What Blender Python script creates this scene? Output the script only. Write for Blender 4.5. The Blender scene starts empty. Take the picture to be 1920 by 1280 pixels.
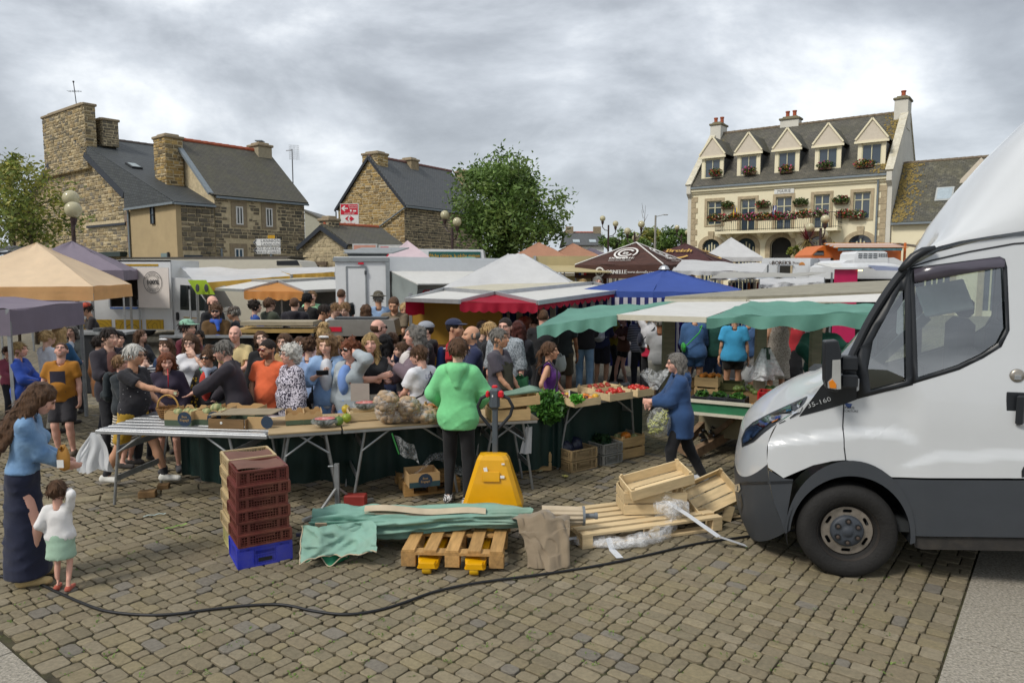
import bpy,bmesh,math,random
from math import sin,cos
from random import uniform,gauss
import numpy as np
from mathutils import Vector,Matrix,Euler,noise as mnoise
from mathutils.geometry import tessellate_polygon
random.seed(7);RNG=np.random.default_rng(7)
PI=math.pi;R_=math.radians
def vc(*a):return Vector(a)
def iv(n,k,x):n.inputs[k].default_value=x
scene=bpy.context.scene
ho=scene.collection
eZ,dt,W0,H0,VH=2.4,1350.,1920.,1280.,510.
ct=math.atan((H0/2-VH)/dt)
cU=bpy.data.cameras.new('camera');cam=bpy.data.objects.new('camera',cU);ho.objects.link(cam)
cU.sensor_width=36.;cU.lens=36.*dt/W0;cU.clip_start=.05;cU.clip_end=3000
cam.location=(0,0,eZ);cam.rotation_euler=(PI/2-ct,0,0)
scene.camera=cam
cM,du=R_(47),R_(232)
world=bpy.data.worlds.new('World');scene.world=world;world.use_nodes=True
def cO():
 nt=world.node_tree;n=nt.nodes;l=nt.links;n.clear()
 ee=n.new('ShaderNodeOutputWorld')
 gK=n.new('ShaderNodeTexSky');gK.sky_type='NISHITA';gK.sun_disc=False
 gK.sun_elevation=cM;gK.sun_rotation=du;gK.air_density=1.2;gK.dust_density=2.
 bg1=n.new('ShaderNodeBackground');iv(bg1,1,.12);l.new(gK.outputs[0],bg1.inputs[0])
 tc=n.new('ShaderNodeTexCoord')
 sp=n.new('ShaderNodeSeparateXYZ');l.new(tc.outputs['Generated'],sp.inputs[0])
 zz=n.new('ShaderNodeMath');zz.operation='ABSOLUTE';l.new(sp.outputs[2],zz.inputs[0])
 mp=n.new('ShaderNodeMapping');l.new(tc.outputs['Generated'],mp.inputs[0]);iv(mp,'Location',fk);iv(mp,'Scale',(1.,1.,2.3))
 def noise(scale,detail,rough,dist):
  t=n.new('ShaderNodeTexNoise');iv(t,'Scale',scale);iv(t,'Detail',detail)
  iv(t,'Roughness',rough);iv(t,'Distortion',dist);l.new(mp.outputs[0],t.inputs['Vector']);return t
 a=noise(2.1,11,.57,.25);b=noise(.9,3,.5,0.)
 mx=n.new('ShaderNodeMath');mx.operation='MULTIPLY_ADD';iv(mx,1,.48);l.new(b.outputs[0],mx.inputs[0])
 am=n.new('ShaderNodeMath');am.operation='MULTIPLY';iv(am,1,.69);l.new(a.outputs[0],am.inputs[0]);l.new(am.outputs[0],mx.inputs[2])
 cr=n.new('ShaderNodeValToRGB');e=cr.color_ramp.elements
 e[0].position=.46;e[0].color=(.235,.252,.28,1);e[1].position=.71;e[1].color=(.97,.975,.98,1)
 for p,c in((.545,(.36,.385,.42)),(.6,(.5,.53,.57)),(.66,(.74,.765,.79))):
  k=cr.color_ramp.elements.new(p);k.color=(*c,1)
 l.new(mx.outputs[0],cr.inputs[0])
 hr=n.new('ShaderNodeMapRange');iv(hr,1,0.);iv(hr,2,.15);iv(hr,3,.75);iv(hr,4,0.)
 l.new(zz.outputs[0],hr.inputs[0])
 hm=n.new('ShaderNodeMix');hm.data_type='RGBA';l.new(hr.outputs[0],hm.inputs['Factor']);l.new(cr.outputs[0],hm.inputs['A']);iv(hm,'B',(.55,.6,.655,1))
 bg2=n.new('ShaderNodeBackground');iv(bg2,1,.82);l.new(hm.outputs['Result'],bg2.inputs[0])
 ms=n.new('ShaderNodeMixShader');iv(ms,0,.93);l.new(bg1.outputs[0],ms.inputs[1]);l.new(bg2.outputs[0],ms.inputs[2])
 l.new(ms.outputs[0],ee.inputs[0])
fk=(5.5,13.1,4.4)
cO()
dI=bpy.data.lights.new('sun','SUN');dI.energy=1.5;dI.angle=R_(14);dI.color=(1.,.95,.87)
sun=bpy.data.objects.new('sun',dI);ho.objects.link(sun)
_sd=vc(sin(du)*cos(cM),cos(du)*cos(cM),sin(cM))
sun.rotation_euler=_sd.to_track_quat('Z','Y').to_euler()
vs=scene.view_settings;vs.view_transform='Standard';vs.look='None';vs.gamma=1.;vs.use_curve_mapping=False;vs.exposure=.78
scene.cycles.use_denoising=True;scene.cycles.max_bounces=6;scene.cycles.transparent_max_bounces=16;scene.cycles.diffuse_bounces=3;scene.cycles.glossy_bounces=3
scene.cycles.caustics_reflective=False;scene.cycles.caustics_refractive=False
_F=vc(0,cos(ct),-sin(ct));_U=vc(0,sin(ct),cos(ct));_C=vc(0,0,eZ)
def ray(u,v):return _F+vc(1,0,0)*((u-W0/2)/dt)+_U*((H0/2-v)/dt)
def P(u,v,Y):
 d=ray(u,v);return _C+d*(Y/d.y)
def G(u,v,z=0.):
 d=ray(u,v);return _C+d*((z-eZ)/d.z)
def es(p):return(Vector(p)-_C).dot(_F)
def aN(A,d,u2):
 k=(u2-W0/2);t=(k*es(A)-dt*A.x)/(dt*d.x-k*d.y*cos(ct));return A+d*t
def px(Y):return dt/Y
def lin(c):return tuple(((x/12.92)if x<=.04045 else((x+.055)/1.055)**2.4)for x in c)
def hx(s):
 s=s.lstrip('#');return lin(tuple(int(s[i:i+2],16)/255 for i in(0,2,4)))
aQ={}
def mat(name,col=(.5,.5,.5),rough=.7,metal=0.,var=.12,scale=6.,bump=0.,bscale=40.,attr=False,objrand=0.,trans=0.,h9=1.,emit=None,estr=0.,dirt=0.,dirtcol=(.08,.07,.055),stretch=(1,1,1),spec=.5,coat=0.,sheen=0.,transl=0.,ior=1.45,detail=5.):
 if name in aQ:return aQ[name]
 if isinstance(col,str):col=hx(col)
 m=bpy.data.materials.new(name);m.use_nodes=True;nt=m.node_tree;n=nt.nodes;l=nt.links
 b=n['Principled BSDF'];iv(b,'Roughness',rough);iv(b,'Metallic',metal)
 iv(b,'Specular IOR Level',spec);iv(b,'Coat Weight',coat);iv(b,'Sheen Weight',sheen)
 iv(b,'Alpha',h9);iv(b,'Transmission Weight',trans);iv(b,'IOR',ior)
 tc=n.new('ShaderNodeTexCoord');mp=n.new('ShaderNodeMapping');l.new(tc.outputs['Object'],mp.inputs[0]);iv(mp,'Scale',stretch)
 if attr:
  at=n.new('ShaderNodeAttribute');at.attribute_name='Col';eg=at.outputs['Color']
 else:
  rgb=n.new('ShaderNodeRGB');rgb.outputs[0].default_value=(*col,1);eg=rgb.outputs[0]
 if var>0:
  t=n.new('ShaderNodeTexNoise');iv(t,'Scale',scale);iv(t,'Detail',detail);iv(t,'Roughness',.62);l.new(mp.outputs[0],t.inputs['Vector'])
  mr=n.new('ShaderNodeMapRange');iv(mr,1,.3);iv(mr,2,.7);iv(mr,3,1-var);iv(mr,4,1+var);l.new(t.outputs[0],mr.inputs[0])
  vm=n.new('ShaderNodeVectorMath');vm.operation='SCALE';l.new(eg,vm.inputs[0]);l.new(mr.outputs[0],vm.inputs['Scale']);eg=vm.outputs[0]
 if objrand>0:
  oi=n.new('ShaderNodeObjectInfo');mr=n.new('ShaderNodeMapRange');iv(mr,3,1-objrand);iv(mr,4,1+objrand);l.new(oi.outputs['Random'],mr.inputs[0])
  vm=n.new('ShaderNodeVectorMath');vm.operation='SCALE';l.new(eg,vm.inputs[0]);l.new(mr.outputs[0],vm.inputs['Scale']);eg=vm.outputs[0]
 if dirt>0:
  t=n.new('ShaderNodeTexNoise');iv(t,'Scale',scale*.35);iv(t,'Detail',9);iv(t,'Roughness',.7);l.new(mp.outputs[0],t.inputs['Vector'])
  mr=n.new('ShaderNodeMapRange');iv(mr,1,.48);iv(mr,2,.72);iv(mr,3,0);iv(mr,4,dirt);l.new(t.outputs[0],mr.inputs[0])
  mx=n.new('ShaderNodeMix');mx.data_type='RGBA';l.new(mr.outputs[0],mx.inputs['Factor']);l.new(eg,mx.inputs['A']);iv(mx,'B',(*dirtcol,1));eg=mx.outputs['Result']
 l.new(eg,b.inputs['Base Color'])
 if bump>0:
  t=n.new('ShaderNodeTexNoise');iv(t,'Scale',bscale);iv(t,'Detail',4);l.new(mp.outputs[0],t.inputs['Vector'])
  bp=n.new('ShaderNodeBump');iv(bp,'Strength',bump);iv(bp,'Distance',.02);l.new(t.outputs[0],bp.inputs['Height']);l.new(bp.outputs[0],b.inputs['Normal'])
 if emit is not None:
  iv(b,'Emission Color',(*(hx(emit)if isinstance(emit,str)else emit),1));iv(b,'Emission Strength',estr)
 if transl>0:
  tr=n.new('ShaderNodeBsdfTranslucent');l.new(eg,tr.inputs[0]);ms=n.new('ShaderNodeMixShader');iv(ms,0,transl)
  o=n['Material Output'];l.new(b.outputs[0],ms.inputs[1]);l.new(tr.outputs[0],ms.inputs[2]);l.new(ms.outputs[0],o.inputs[0])
 aQ[name]=m;m['bsdf']=b.name;return m
def cj(m):
 nt=m.node_tree;return nt,nt.nodes,nt.links,nt.nodes['Principled BSDF']
def fi(m):
 nt,n,l,b=cj(m);return b.inputs['Base Color'].links[0].from_socket
def bQ(name,gL=(.75,.82,.82),op=.35,rough=.03):
 if name in aQ:return aQ[name]
 m=bpy.data.materials.new(name);m.use_nodes=True;nt=m.node_tree;n=nt.nodes;l=nt.links;n.clear()
 o=n.new('ShaderNodeOutputMaterial');g=n.new('ShaderNodeBsdfGlossy');iv(g,'Roughness',rough);iv(g,0,(.95,.95,.95,1))
 t=n.new('ShaderNodeBsdfTransparent');iv(t,0,(*gL,1))
 fr=n.new('ShaderNodeFresnel');iv(fr,0,1.5)
 ad=n.new('ShaderNodeMath');ad.operation='MULTIPLY_ADD';iv(ad,1,1.);iv(ad,2,op);ad.use_clamp=True;l.new(fr.outputs[0],ad.inputs[0])
 ms=n.new('ShaderNodeMixShader');l.new(ad.outputs[0],ms.inputs[0]);l.new(t.outputs[0],ms.inputs[1]);l.new(g.outputs[0],ms.inputs[2]);l.new(ms.outputs[0],o.inputs[0])
 aQ[name]=m;return m
def aW(name,col=(.85,.87,.88),op=.35,rough=.3):
 if name in aQ:return aQ[name]
 m=bpy.data.materials.new(name);m.use_nodes=True;nt=m.node_tree;n=nt.nodes;l=nt.links
 b=n['Principled BSDF'];iv(b,'Base Color',(*col,1));iv(b,'Roughness',rough);iv(b,'Specular IOR Level',.4)
 tc=n.new('ShaderNodeTexCoord');ns=n.new('ShaderNodeTexNoise');iv(ns,'Scale',14);iv(ns,'Detail',6);iv(ns,'Distortion',1.5);l.new(tc.outputs['Object'],ns.inputs['Vector'])
 bp=n.new('ShaderNodeBump');iv(bp,'Strength',.9);iv(bp,'Distance',.03);l.new(ns.outputs[0],bp.inputs['Height']);l.new(bp.outputs[0],b.inputs['Normal'])
 mr=n.new('ShaderNodeMapRange');iv(mr,1,.35);iv(mr,2,.65);iv(mr,3,max(.02,op-.2));iv(mr,4,min(1,op+.2));l.new(ns.outputs[0],mr.inputs[0]);l.new(mr.outputs[0],b.inputs['Alpha'])
 aQ[name]=m;return m
class MB:
 def __init__(s,cN=False):s.v=[];s.f=[];s.mi=[];s.vc=[];s.cur=0;s.col=(1,1,1);s.T=None;s.sm=[];s.smooth=bool(cN)
 def add(s,vs,fs,mi=None):
  o=len(s.v)
  if s.T is not None:vs=[s.T@Vector(p)for p in vs]
  s.v.extend([tuple(p)for p in vs]);s.vc.extend([s.col]*len(vs))
  m=s.cur if mi is None else mi
  for f in fs:s.f.append([i+o for i in f]);s.mi.append(m);s.sm.append(s.smooth)
  return o
 def box(s,c,d,rz=0.,R=None,bev=0.):
  er,hy,hz=d[0]/2,d[1]/2,d[2]/2
  M=R if R is not None else(Matrix.Rotation(rz,3,'Z')if rz else None)
  c=Vector(c)
  if bev>0:
   b=min(bev,er*.9,hy*.9,hz*.9);vs=[]
   for sx in(-1,1):
    for sy in(-1,1):
     for sz in(-1,1):
      vs+=[(sx*er,sy*(hy-b),sz*(hz-b)),(sx*(er-b),sy*hy,sz*(hz-b)),(sx*(er-b),sy*(hy-b),sz*hz)]
   def I(x,y,z,k):return((x*2+y)*2+z)*3+k
   fs=[]
   for q in(0,1):
    f=[I(q,0,0,0),I(q,1,0,0),I(q,1,1,0),I(q,0,1,0)];fs.append(f if q else f[::-1])
    f=[I(0,q,0,1),I(0,q,1,1),I(1,q,1,1),I(1,q,0,1)];fs.append(f if q else f[::-1])
    f=[I(0,0,q,2),I(1,0,q,2),I(1,1,q,2),I(0,1,q,2)];fs.append(f if q else f[::-1])
   for a in(0,1):
    for b2 in(0,1):
     f=[I(0,a,b2,1),I(0,a,b2,2),I(1,a,b2,2),I(1,a,b2,1)];fs.append(f if a!=b2 else f[::-1])
     f=[I(a,0,b2,0),I(a,1,b2,0),I(a,1,b2,2),I(a,0,b2,2)];fs.append(f if a==b2 else f[::-1])
     f=[I(a,b2,0,0),I(a,b2,0,1),I(a,b2,1,1),I(a,b2,1,0)];fs.append(f if a==b2 else f[::-1])
     for c2 in(0,1):
      f=[I(a,b2,c2,0),I(a,b2,c2,1),I(a,b2,c2,2)];fs.append(f if(a+b2+c2)%2==1 else f[::-1])
  else:
   vs=[(-er,-hy,-hz),(er,-hy,-hz),(er,hy,-hz),(-er,hy,-hz),(-er,-hy,hz),(er,-hy,hz),(er,hy,hz),(-er,hy,hz)]
   fs=[(0,3,2,1),(4,5,6,7),(0,1,5,4),(1,2,6,5),(2,3,7,6),(3,0,4,7)]
  if M is not None:vs=[M@Vector(p)for p in vs]
  s.add([Vector(p)+c for p in vs],fs);return s
 def bar(s,a,b,w,h,up=(0,0,1)):
  a=Vector(a);b=Vector(b);d=(b-a);L=d.length;d.normalize();up=Vector(up)
  if abs(d.dot(up))>.98:up=vc(0,1,0)
  r=d.cross(up).normalized();u=r.cross(d).normalized()
  R=Matrix((d,-r,u)).transposed();return s.box((a+b)/2,(L,w,h),R=R)
 def tube(s,aV,rad,n=8,cap=True):
  aV=[Vector(p)for p in aV];m=len(aV);rr=rad if isinstance(rad,(list,tuple))else[rad]*m
  vs=[];fs=[];fV=None
  for i,p in enumerate(aV):
   t=(aV[min(i+1,m-1)]-aV[max(i-1,0)]).normalized()
   if fV is None:
    a=vc(0,0,1)if abs(t.z)<.9 else vc(1,0,0);x=t.cross(a).normalized()
   else:
    x=(fV-t*fV.dot(t)).normalized()
   fV=x;y=t.cross(x)
   for k in range(n):
    an=2*PI*k/n;vs.append(p+(x*cos(an)+y*sin(an))*rr[i])
  for i in range(m-1):
   for k in range(n):
    k2=(k+1)%n;fs.append((i*n+k,i*n+k2,(i+1)*n+k2,(i+1)*n+k))
  if cap:fs.append(tuple(range(n))[::-1]);fs.append(tuple(range((m-1)*n,m*n)))
  s.add(vs,fs);return s
 def lathe(s,bZ,c=(0,0,0),n=16,axis='Z',cap=True):
  vs=[];fs=[];c=Vector(c)
  for r,z in bZ:
   for k in range(n):
    a=2*PI*k/n;p=vc(r*cos(a),r*sin(a),z)
    if axis=='X':p=vc(p.z,p.x,p.y)
    if axis=='Y':p=vc(p.y,p.z,p.x)
    vs.append(p+c)
  for i in range(len(bZ)-1):
   for k in range(n):
    k2=(k+1)%n;fs.append((i*n+k,i*n+k2,(i+1)*n+k2,(i+1)*n+k))
  if cap:fs.append(tuple(range(n))[::-1]);fs.append(tuple(range((len(bZ)-1)*n,len(bZ)*n)))
  s.add(vs,fs);return s
 def ball(s,c,r,nu=10,nv=7,jit=0.):
  c=Vector(c);r=(r,r,r)if not isinstance(r,(tuple,list))else r
  vs=[c+vc(0,0,-r[2])];fs=[]
  for i in range(1,nv):
   ph=-PI/2+PI*i/nv
   for k in range(nu):
    a=2*PI*k/nu;q=1+(uniform(-jit,jit)if jit else 0)
    vs.append(c+vc(r[0]*cos(ph)*cos(a)*q,r[1]*cos(ph)*sin(a)*q,r[2]*sin(ph)*q))
  vs.append(c+vc(0,0,r[2]));t=len(vs)-1
  for k in range(nu):fs.append((0,1+(k+1)%nu,1+k));fs.append((t,1+(nv-2)*nu+k,1+(nv-2)*nu+(k+1)%nu))
  for i in range(nv-2):
   for k in range(nu):fs.append((1+i*nu+k,1+i*nu+(k+1)%nu,1+(i+1)*nu+(k+1)%nu,1+(i+1)*nu+k))
  s.add(vs,fs);return s
 def prism(s,poly,gg,cap=True):
  poly=[Vector(p)for p in poly];e=Vector(gg);n=len(poly);vs=poly+[p+e for p in poly]
  nr=vc(0,0,0)
  for i in range(n):nr+=poly[i].cross(poly[(i+1)%n])
  en=nr.dot(e)>0
  fs=[]
  if cap:
   fs.append(list(range(n))[::-1]if en else list(range(n)));fs.append(list(range(n,2*n))if en else list(range(n,2*n))[::-1])
  for i in range(n):
   j=(i+1)%n;f=(i,j,n+j,n+i);fs.append(f if en else f[::-1])
  s.add(vs,fs);return s
 def holed(s,be,holes,gg):
  bO=[[Vector(p)for p in be]]+[[Vector(p)for p in h]for h in holes]
  bV=[p for lp in bO for p in lp];tris=tessellate_polygon(bO);e=Vector(gg);n=len(bV)
  vs=bV+[p+e for p in bV];fs=[]
  for a,b,c in tris:
   nr=(bV[b]-bV[a]).cross(bV[c]-bV[a])
   if nr.dot(e)>0:b,c=c,b
   fs.append((a,b,c));fs.append((a+n,c+n,b+n))
  o=0
  for lp in bO:
   m=len(lp)
   for i in range(m):fs.append((o+i,o+(i+1)%m,n+o+(i+1)%m,n+o+i))
   o+=m
  s.add(vs,fs);return s
 def grid(s,fn,nu,nv):
  vs=[fn(i/nu,j/nv)for j in range(nv+1)for i in range(nu+1)]
  fs=[(j*(nu+1)+i,j*(nu+1)+i+1,(j+1)*(nu+1)+i+1,(j+1)*(nu+1)+i)for j in range(nv)for i in range(nu)]
  s.add(vs,fs);return s
 def poly(s,aV):s.add(aV,[list(range(len(aV)))]);return s
 def build(s,name,m,ag=None,cN=None,loc=None,rot=None):
  me=bpy.data.meshes.new(name);me.from_pydata(s.v,[],s.f)
  ms=m if isinstance(m,(list,tuple))else[m]
  for x in ms:me.materials.append(x)
  if len(ms)>1:me.polygons.foreach_set('material_index',s.mi)
  if cN is True:me.polygons.foreach_set('use_smooth',[True]*len(s.f))
  elif cN is None and any(s.sm):me.polygons.foreach_set('use_smooth',s.sm)
  if any(c!=(1,1,1)for c in s.vc):
   at=me.color_attributes.new('Col','FLOAT_COLOR','POINT');at.data.foreach_set('color',np.array([(*c,1)for c in s.vc],dtype=np.float32).ravel())
  me.update()
  return link(name,me,ag,loc,rot)
def link(name,me,ag=None,loc=None,rot=None):
 o=bpy.data.objects.new(name,me);ho.objects.link(o)
 if ag is not None:o.parent=ag
 if loc is not None:o.location=loc
 if rot is not None:o.rotation_euler=rot
 return o
def bB(o,ang=40):
 me=o.data
 me.polygons.foreach_set('use_smooth',[True]*len(me.polygons))
 try:me.set_sharp_from_angle(angle=R_(ang))
 except Exception:pass
 return o
def tag(o,ac=None,cat=None,group=None,kind=None):
 if ac:o['label']=ac
 if cat:o['category']=cat
 if group:o['group']=group
 if kind:o['kind']=kind
 return o
def thing(name,ac,cat,loc=(0,0,0),rz=0.,group=None):
 o=link(name,None,None,loc,(0,0,rz));o.empty_display_size=.1;return tag(o,ac,cat,group)
def d3(o,ag=None):
 c=o.copy();ho.objects.link(c);c.parent=ag
 for ch in list(o.children):d3(ch,c)
 return c
def aj(ex,ey,ez,o):
 M=Matrix((ex,ey,ez)).transposed().to_4x4();M.translation=Vector(o);return M
_tc={}
def a6(g2,size=1.,dS=0.,align='CENTER',spacing=1.,ef=2):
 key=(g2,size,dS,align,spacing)
 if key in _tc:return _tc[key]
 cu=bpy.data.curves.new('lettering','FONT');cu.body=g2;cu.size=size;cu.extrude=dS;cu.align_x=align;cu.align_y='CENTER';cu.resolution_u=ef;cu.space_character=spacing
 ob=bpy.data.objects.new('lettering',cu);ho.objects.link(ob)
 dg=bpy.context.evaluated_depsgraph_get();me=bpy.data.meshes.new_from_object(ob.evaluated_get(dg))
 vs=[tuple(v.co)for v in me.vertices];fs=[list(p.vertices)for p in me.polygons]
 bpy.data.objects.remove(ob);bpy.data.curves.remove(cu);bpy.data.meshes.remove(me)
 _tc[key]=(vs,fs);return vs,fs
def aa(mb,g2,M,size,mi=None,align='CENTER',spacing=1.,sx=1.,bold=0.):
 vs,fs=a6(g2,size,0.,align,spacing)
 sv=mb.T;mb.T=None
 for k in((0,)if not bold else(-bold,bold)):
  mb.add([(sv@(M@vc(x*sx+k,y,z))if sv is not None else M@vc(x*sx+k,y,z+abs(k)*.01))for x,y,z in vs],fs,mi)
 mb.T=sv
def cC(mb,M,r0,r1,n=24,a0=0,a1=2*PI,mi=None):
 vs=[];fs=[]
 for k in range(n+1):
  a=a0+(a1-a0)*k/n
  vs+=[M@vc(r0*cos(a),r0*sin(a),0),M@vc(r1*cos(a),r1*sin(a),0)]
 for k in range(n):fs.append((2*k,2*k+1,2*k+3,2*k+2))
 mb.add(vs,fs,mi)
def et(p,s=1.):return mnoise.noise(Vector(p)*s)
D1=vc(.61,.792,0).normalized();D2=vc(D1.y,-D1.x,0)
def ab(a,b,z=0.):p=D1*a+D2*b;return vc(p.x,p.y,z)
fo=mat('moss_and_sand_joint','#413b2c',.95,var=.45,scale=9,dirt=.7,dirtcol=hx('#4d5526'),bump=.6,bscale=120)
dJ=mat('concrete_paver',rough=.88,var=.17,scale=38,attr=True,bump=.7,bscale=230,dirt=.3,dirtcol=hx('#50493a'),spec=.3,detail=8)
gd=mat('pale_granite_slab','#948e82',.85,var=.6,scale=55,bump=.4,bscale=260,dirt=.4,dirtcol=hx('#77715f'),detail=8)
b9=mat('far_paving','#8c8470',.9,var=.15,scale=1.2,bump=.2)
def c5():
 nt,n,l,b=cj(b9)
 tc=n.new('ShaderNodeTexCoord');mp=n.new('ShaderNodeMapping');iv(mp,'Rotation',(0,0,-math.atan2(D1.y,D1.x)));l.new(tc.outputs['Object'],mp.inputs[0])
 br=n.new('ShaderNodeTexBrick');iv(br,'Scale',1.);iv(br,'Brick Width',.17);iv(br,'Row Height',.16);iv(br,'Mortar Size',.008)
 iv(br,'Color1',(*hx('#847c69'),1));iv(br,'Color2',(*hx('#6d675a'),1));iv(br,'Mortar',(*hx('#3d3d30'),1))
 l.new(mp.outputs[0],br.inputs[0]);l.new(br.outputs[0],b.inputs['Base Color'])
c5()
gm=MB();gm.grid(lambda a,b:vc(-900+1800*a,-60+1900*b,-.016),4,4)
ground=tag(gm.build('ground',fo),kind='structure')
E_R=G(1757,1270);ht=E_R.dot(D2)
E_L=G(60,1249);A_L=E_L.dot(D1)
print('strip',ht,A_L)
pal=[hx(c)for c in('#908671','#8b816b','#887d67','#938870','#857b65','#8e8368','#827964','#897e65')]
def ck(mb,a0,a1,b0,b1,dz,tilt,col):
 g=.0035+random.random()*.003;ch=.006;aa0,aa1,bb0,bb1=a0+g,a1-g,b0+g,b1-g
 t1,t2=tilt;ca,cb_=(a0+a1)/2,(b0+b1)/2
 zf=lambda a,b:dz+(a-ca)*t1+(b-cb_)*t2
 cc=min(.022,(aa1-aa0)*.2)*uniform(.5,1.2)
 def eC(a0,a1,b0,b1,z,c):
  return[ab(a0+c,b0,z),ab(a1-c,b0,z),ab(a1,b0+c,z),ab(a1,b1-c,z),ab(a1-c,b1,z),ab(a0+c,b1,z),ab(a0,b1-c,z),ab(a0,b0+c,z)]
 lo=eC(aa0,aa1,bb0,bb1,-.03,cc);md=eC(aa0,aa1,bb0,bb1,0,cc);tp=eC(aa0+ch,aa1-ch,bb0+ch,bb1-ch,0,cc*.8)
 for i,p in enumerate(md):p.z=zf(p.dot(D1),p.dot(D2))-.0035+uniform(-.0012,.0008)
 for p in tp:p.z=zf(p.dot(D1),p.dot(D2))
 vs=lo+md+tp;fs=[[16+i for i in range(8)][::-1]]
 for k in((0,8)if ab(a0,b0).y<6.5 else(8,)):
  for i in range(8):j=(i+1)%8;fs.append((k+j,k+i,k+8+i,k+8+j))
 mb.col=col;mb.add(vs,fs)
fO,rest=[],[]
def c6(a,b):
 p=ab(a,b);
 if p.y<3.6 or p.y>13.:return None
 u=W0/2+p.x/p.y*dt
 if u<-120 or u>2050:return None
 return p
b=ht;W2=.265
def cn(a0,a1,b0,b1):
 p=c6((a0+a1)/2,(b0+b1)/2)
 if p is not None:fO.append((p.y,a0,a1,b0,b1))
while b>-16:
 b0=b-W2*uniform(.96,1.04);a=A_L+uniform(0,.05)
 while a<20:
  L=random.choice((.12,.135,.15,.17));k=random.random();m=b0+(b-b0)*uniform(.34,.66)
  if k<.3:cn(a,a+L,b0,m);cn(a,a+L,m,b)
  elif k<.48:L=.2;cn(a,a+.1,b0,m);cn(a+.1,a+L,b0,m);cn(a,a+L,m,b)if m>b0+.13 else(cn(a,a+.1,m,b),cn(a+.1,a+L,m,b))
  elif k<.66:L=.2;cn(a,a+.1,m,b);cn(a+.1,a+L,m,b);cn(a,a+L,b0,m)if m<b0+.13 else(cn(a,a+.12,b0,m),cn(a+.12,a+L,b0,m))
  elif k<.82:m2=b0+W2*.33;m3=b0+W2*.7;L=.21;cn(a,a+.11,b0,m3);cn(a,a+.11,m3,b);cn(a+.11,a+L,b0,m2);cn(a+.11,a+L,m2,b)
  else:L=.2;cn(a,a+.09,b0,m);cn(a,a+.12,m,b);cn(a+.09,a+L,b0,m);cn(a+.12,a+L,m,b)
  a+=L
 b=b0
fO.sort();print('pavers',len(fO))
mbr=MB()
for k,(y,a0,a1,b0,b1)in enumerate(fO):
 c=random.choice(pal);q=uniform(.93,1.06)*(1+.14*et((a0*.7,b0*.7,3)));c=tuple(x*q for x in c)
 if random.random()<.06:c=tuple(x*y_ for x,y_ in zip(hx('#807a6e'),(q,q,q*1.02)))
 tl=(gauss(0,.008),gauss(0,.008));dz=gauss(0,.0022)+.012*et((a0*.5,b0*.5,0))
 p=ab((a0+a1)/2,(b0+b1)/2);u=W0/2+p.x/p.y*dt
 if k<700 and 0<u<1920 and p.y>3.95 and len(ground.children)<300:
  m1=MB();ck(m1,a0,a1,b0,b1,dz,tl,c);m1.build('paver',dJ,ground)
 else:ck(mbr,a0,a1,b0,b1,dz,tl,c)
tag(mbr.build('paver_field',dJ,ground),kind='stuff')
def cP(name,lo,hi,mk,n,bY=.008):
 for i in range(n):
  m1=MB();m1.col=(1,1,1)
  c=[mk(lo+(hi-lo)*i/n+bY/2,0),mk(lo+(hi-lo)*(i+1)/n-bY/2,0),mk(lo+(hi-lo)*(i+1)/n-bY/2,1),mk(lo+(hi-lo)*i/n+bY/2,1)]
  for p in c:p.z=-.03
  top=[p+vc(0,0,.031+uniform(-.002,.002))for p in c];m1.add(c+top,[(0,1,5,4),(1,2,6,5),(2,3,7,6),(3,0,4,7),(4,5,6,7)]);m1.build('paving_slab',gd,cV)
cV=thing('stone_strip','pale','strip');del cV['category'];del cV['label'];cV['kind']='structure';cV.name='pavement'
for kk in range(3):cP('s',1.2,16.2,lambda t,q,kk=kk:ab(t,ht+.012+kk*1.21+q*1.2),25)
for kk in range(1):cP('s',-9.6,ht+1.2,lambda t,q,kk=kk:ab(A_L-.012-(1-q)*.9,t),14)
fm=MB();fm.poly([vc(-40,9.,-.013),vc(40,9.,-.013),vc(420,400,-.013),vc(-420,400,-.013)]);fm.build('far_paving',b9,ground)
p0,p1=G(-60,962),G(420,908);kd=(p1-p0);KL=kd.length;kd.normalize();kn=vc(-kd.y,kd.x,0);t=0;
hu=link('kerb_course',None);hu['kind']='structure'
M_kb=mat('pale_kerb_block','#8a8067',.9,var=.25,scale=30,bump=.5,bscale=200,objrand=.15)
while t<KL:
 L=random.choice((.2,.3,.38));m1=MB();c=p0+kd*(t+L/2);m1.box((c.x,c.y,.002),(L-.014,.17,.035),rz=math.atan2(kd.y,kd.x),bev=.008);m1.build('kerb_block',M_kb,hu);t+=L
wm=MB()
for k in range(260):
 u,v=uniform(0,1750),930+340*random.random()**.8;p=G(u,v)
 a,b=p.dot(D1),p.dot(D2)
 if b>ht or a<A_L:continue
 for j in range(random.randint(3,9)):
  q=p+vc(gauss(0,.016),gauss(0,.016),0);an=uniform(0,6.3);L=uniform(.008,.024)
  d=vc(cos(an),sin(an),uniform(.3,1.)).normalized()*L;s=vc(-sin(an),cos(an),0)*L*.3
  wm.add([q,q+d*.6+s,q+d,q+d*.6-s],[(0,1,2,3)])
tag(wm.build('weeds',mat('weed_green','#5c7330',.7,var=.3)),'small green weeds growing in the paving joints','weeds',kind='stuff')
Z=vc(0,0,1)
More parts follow.
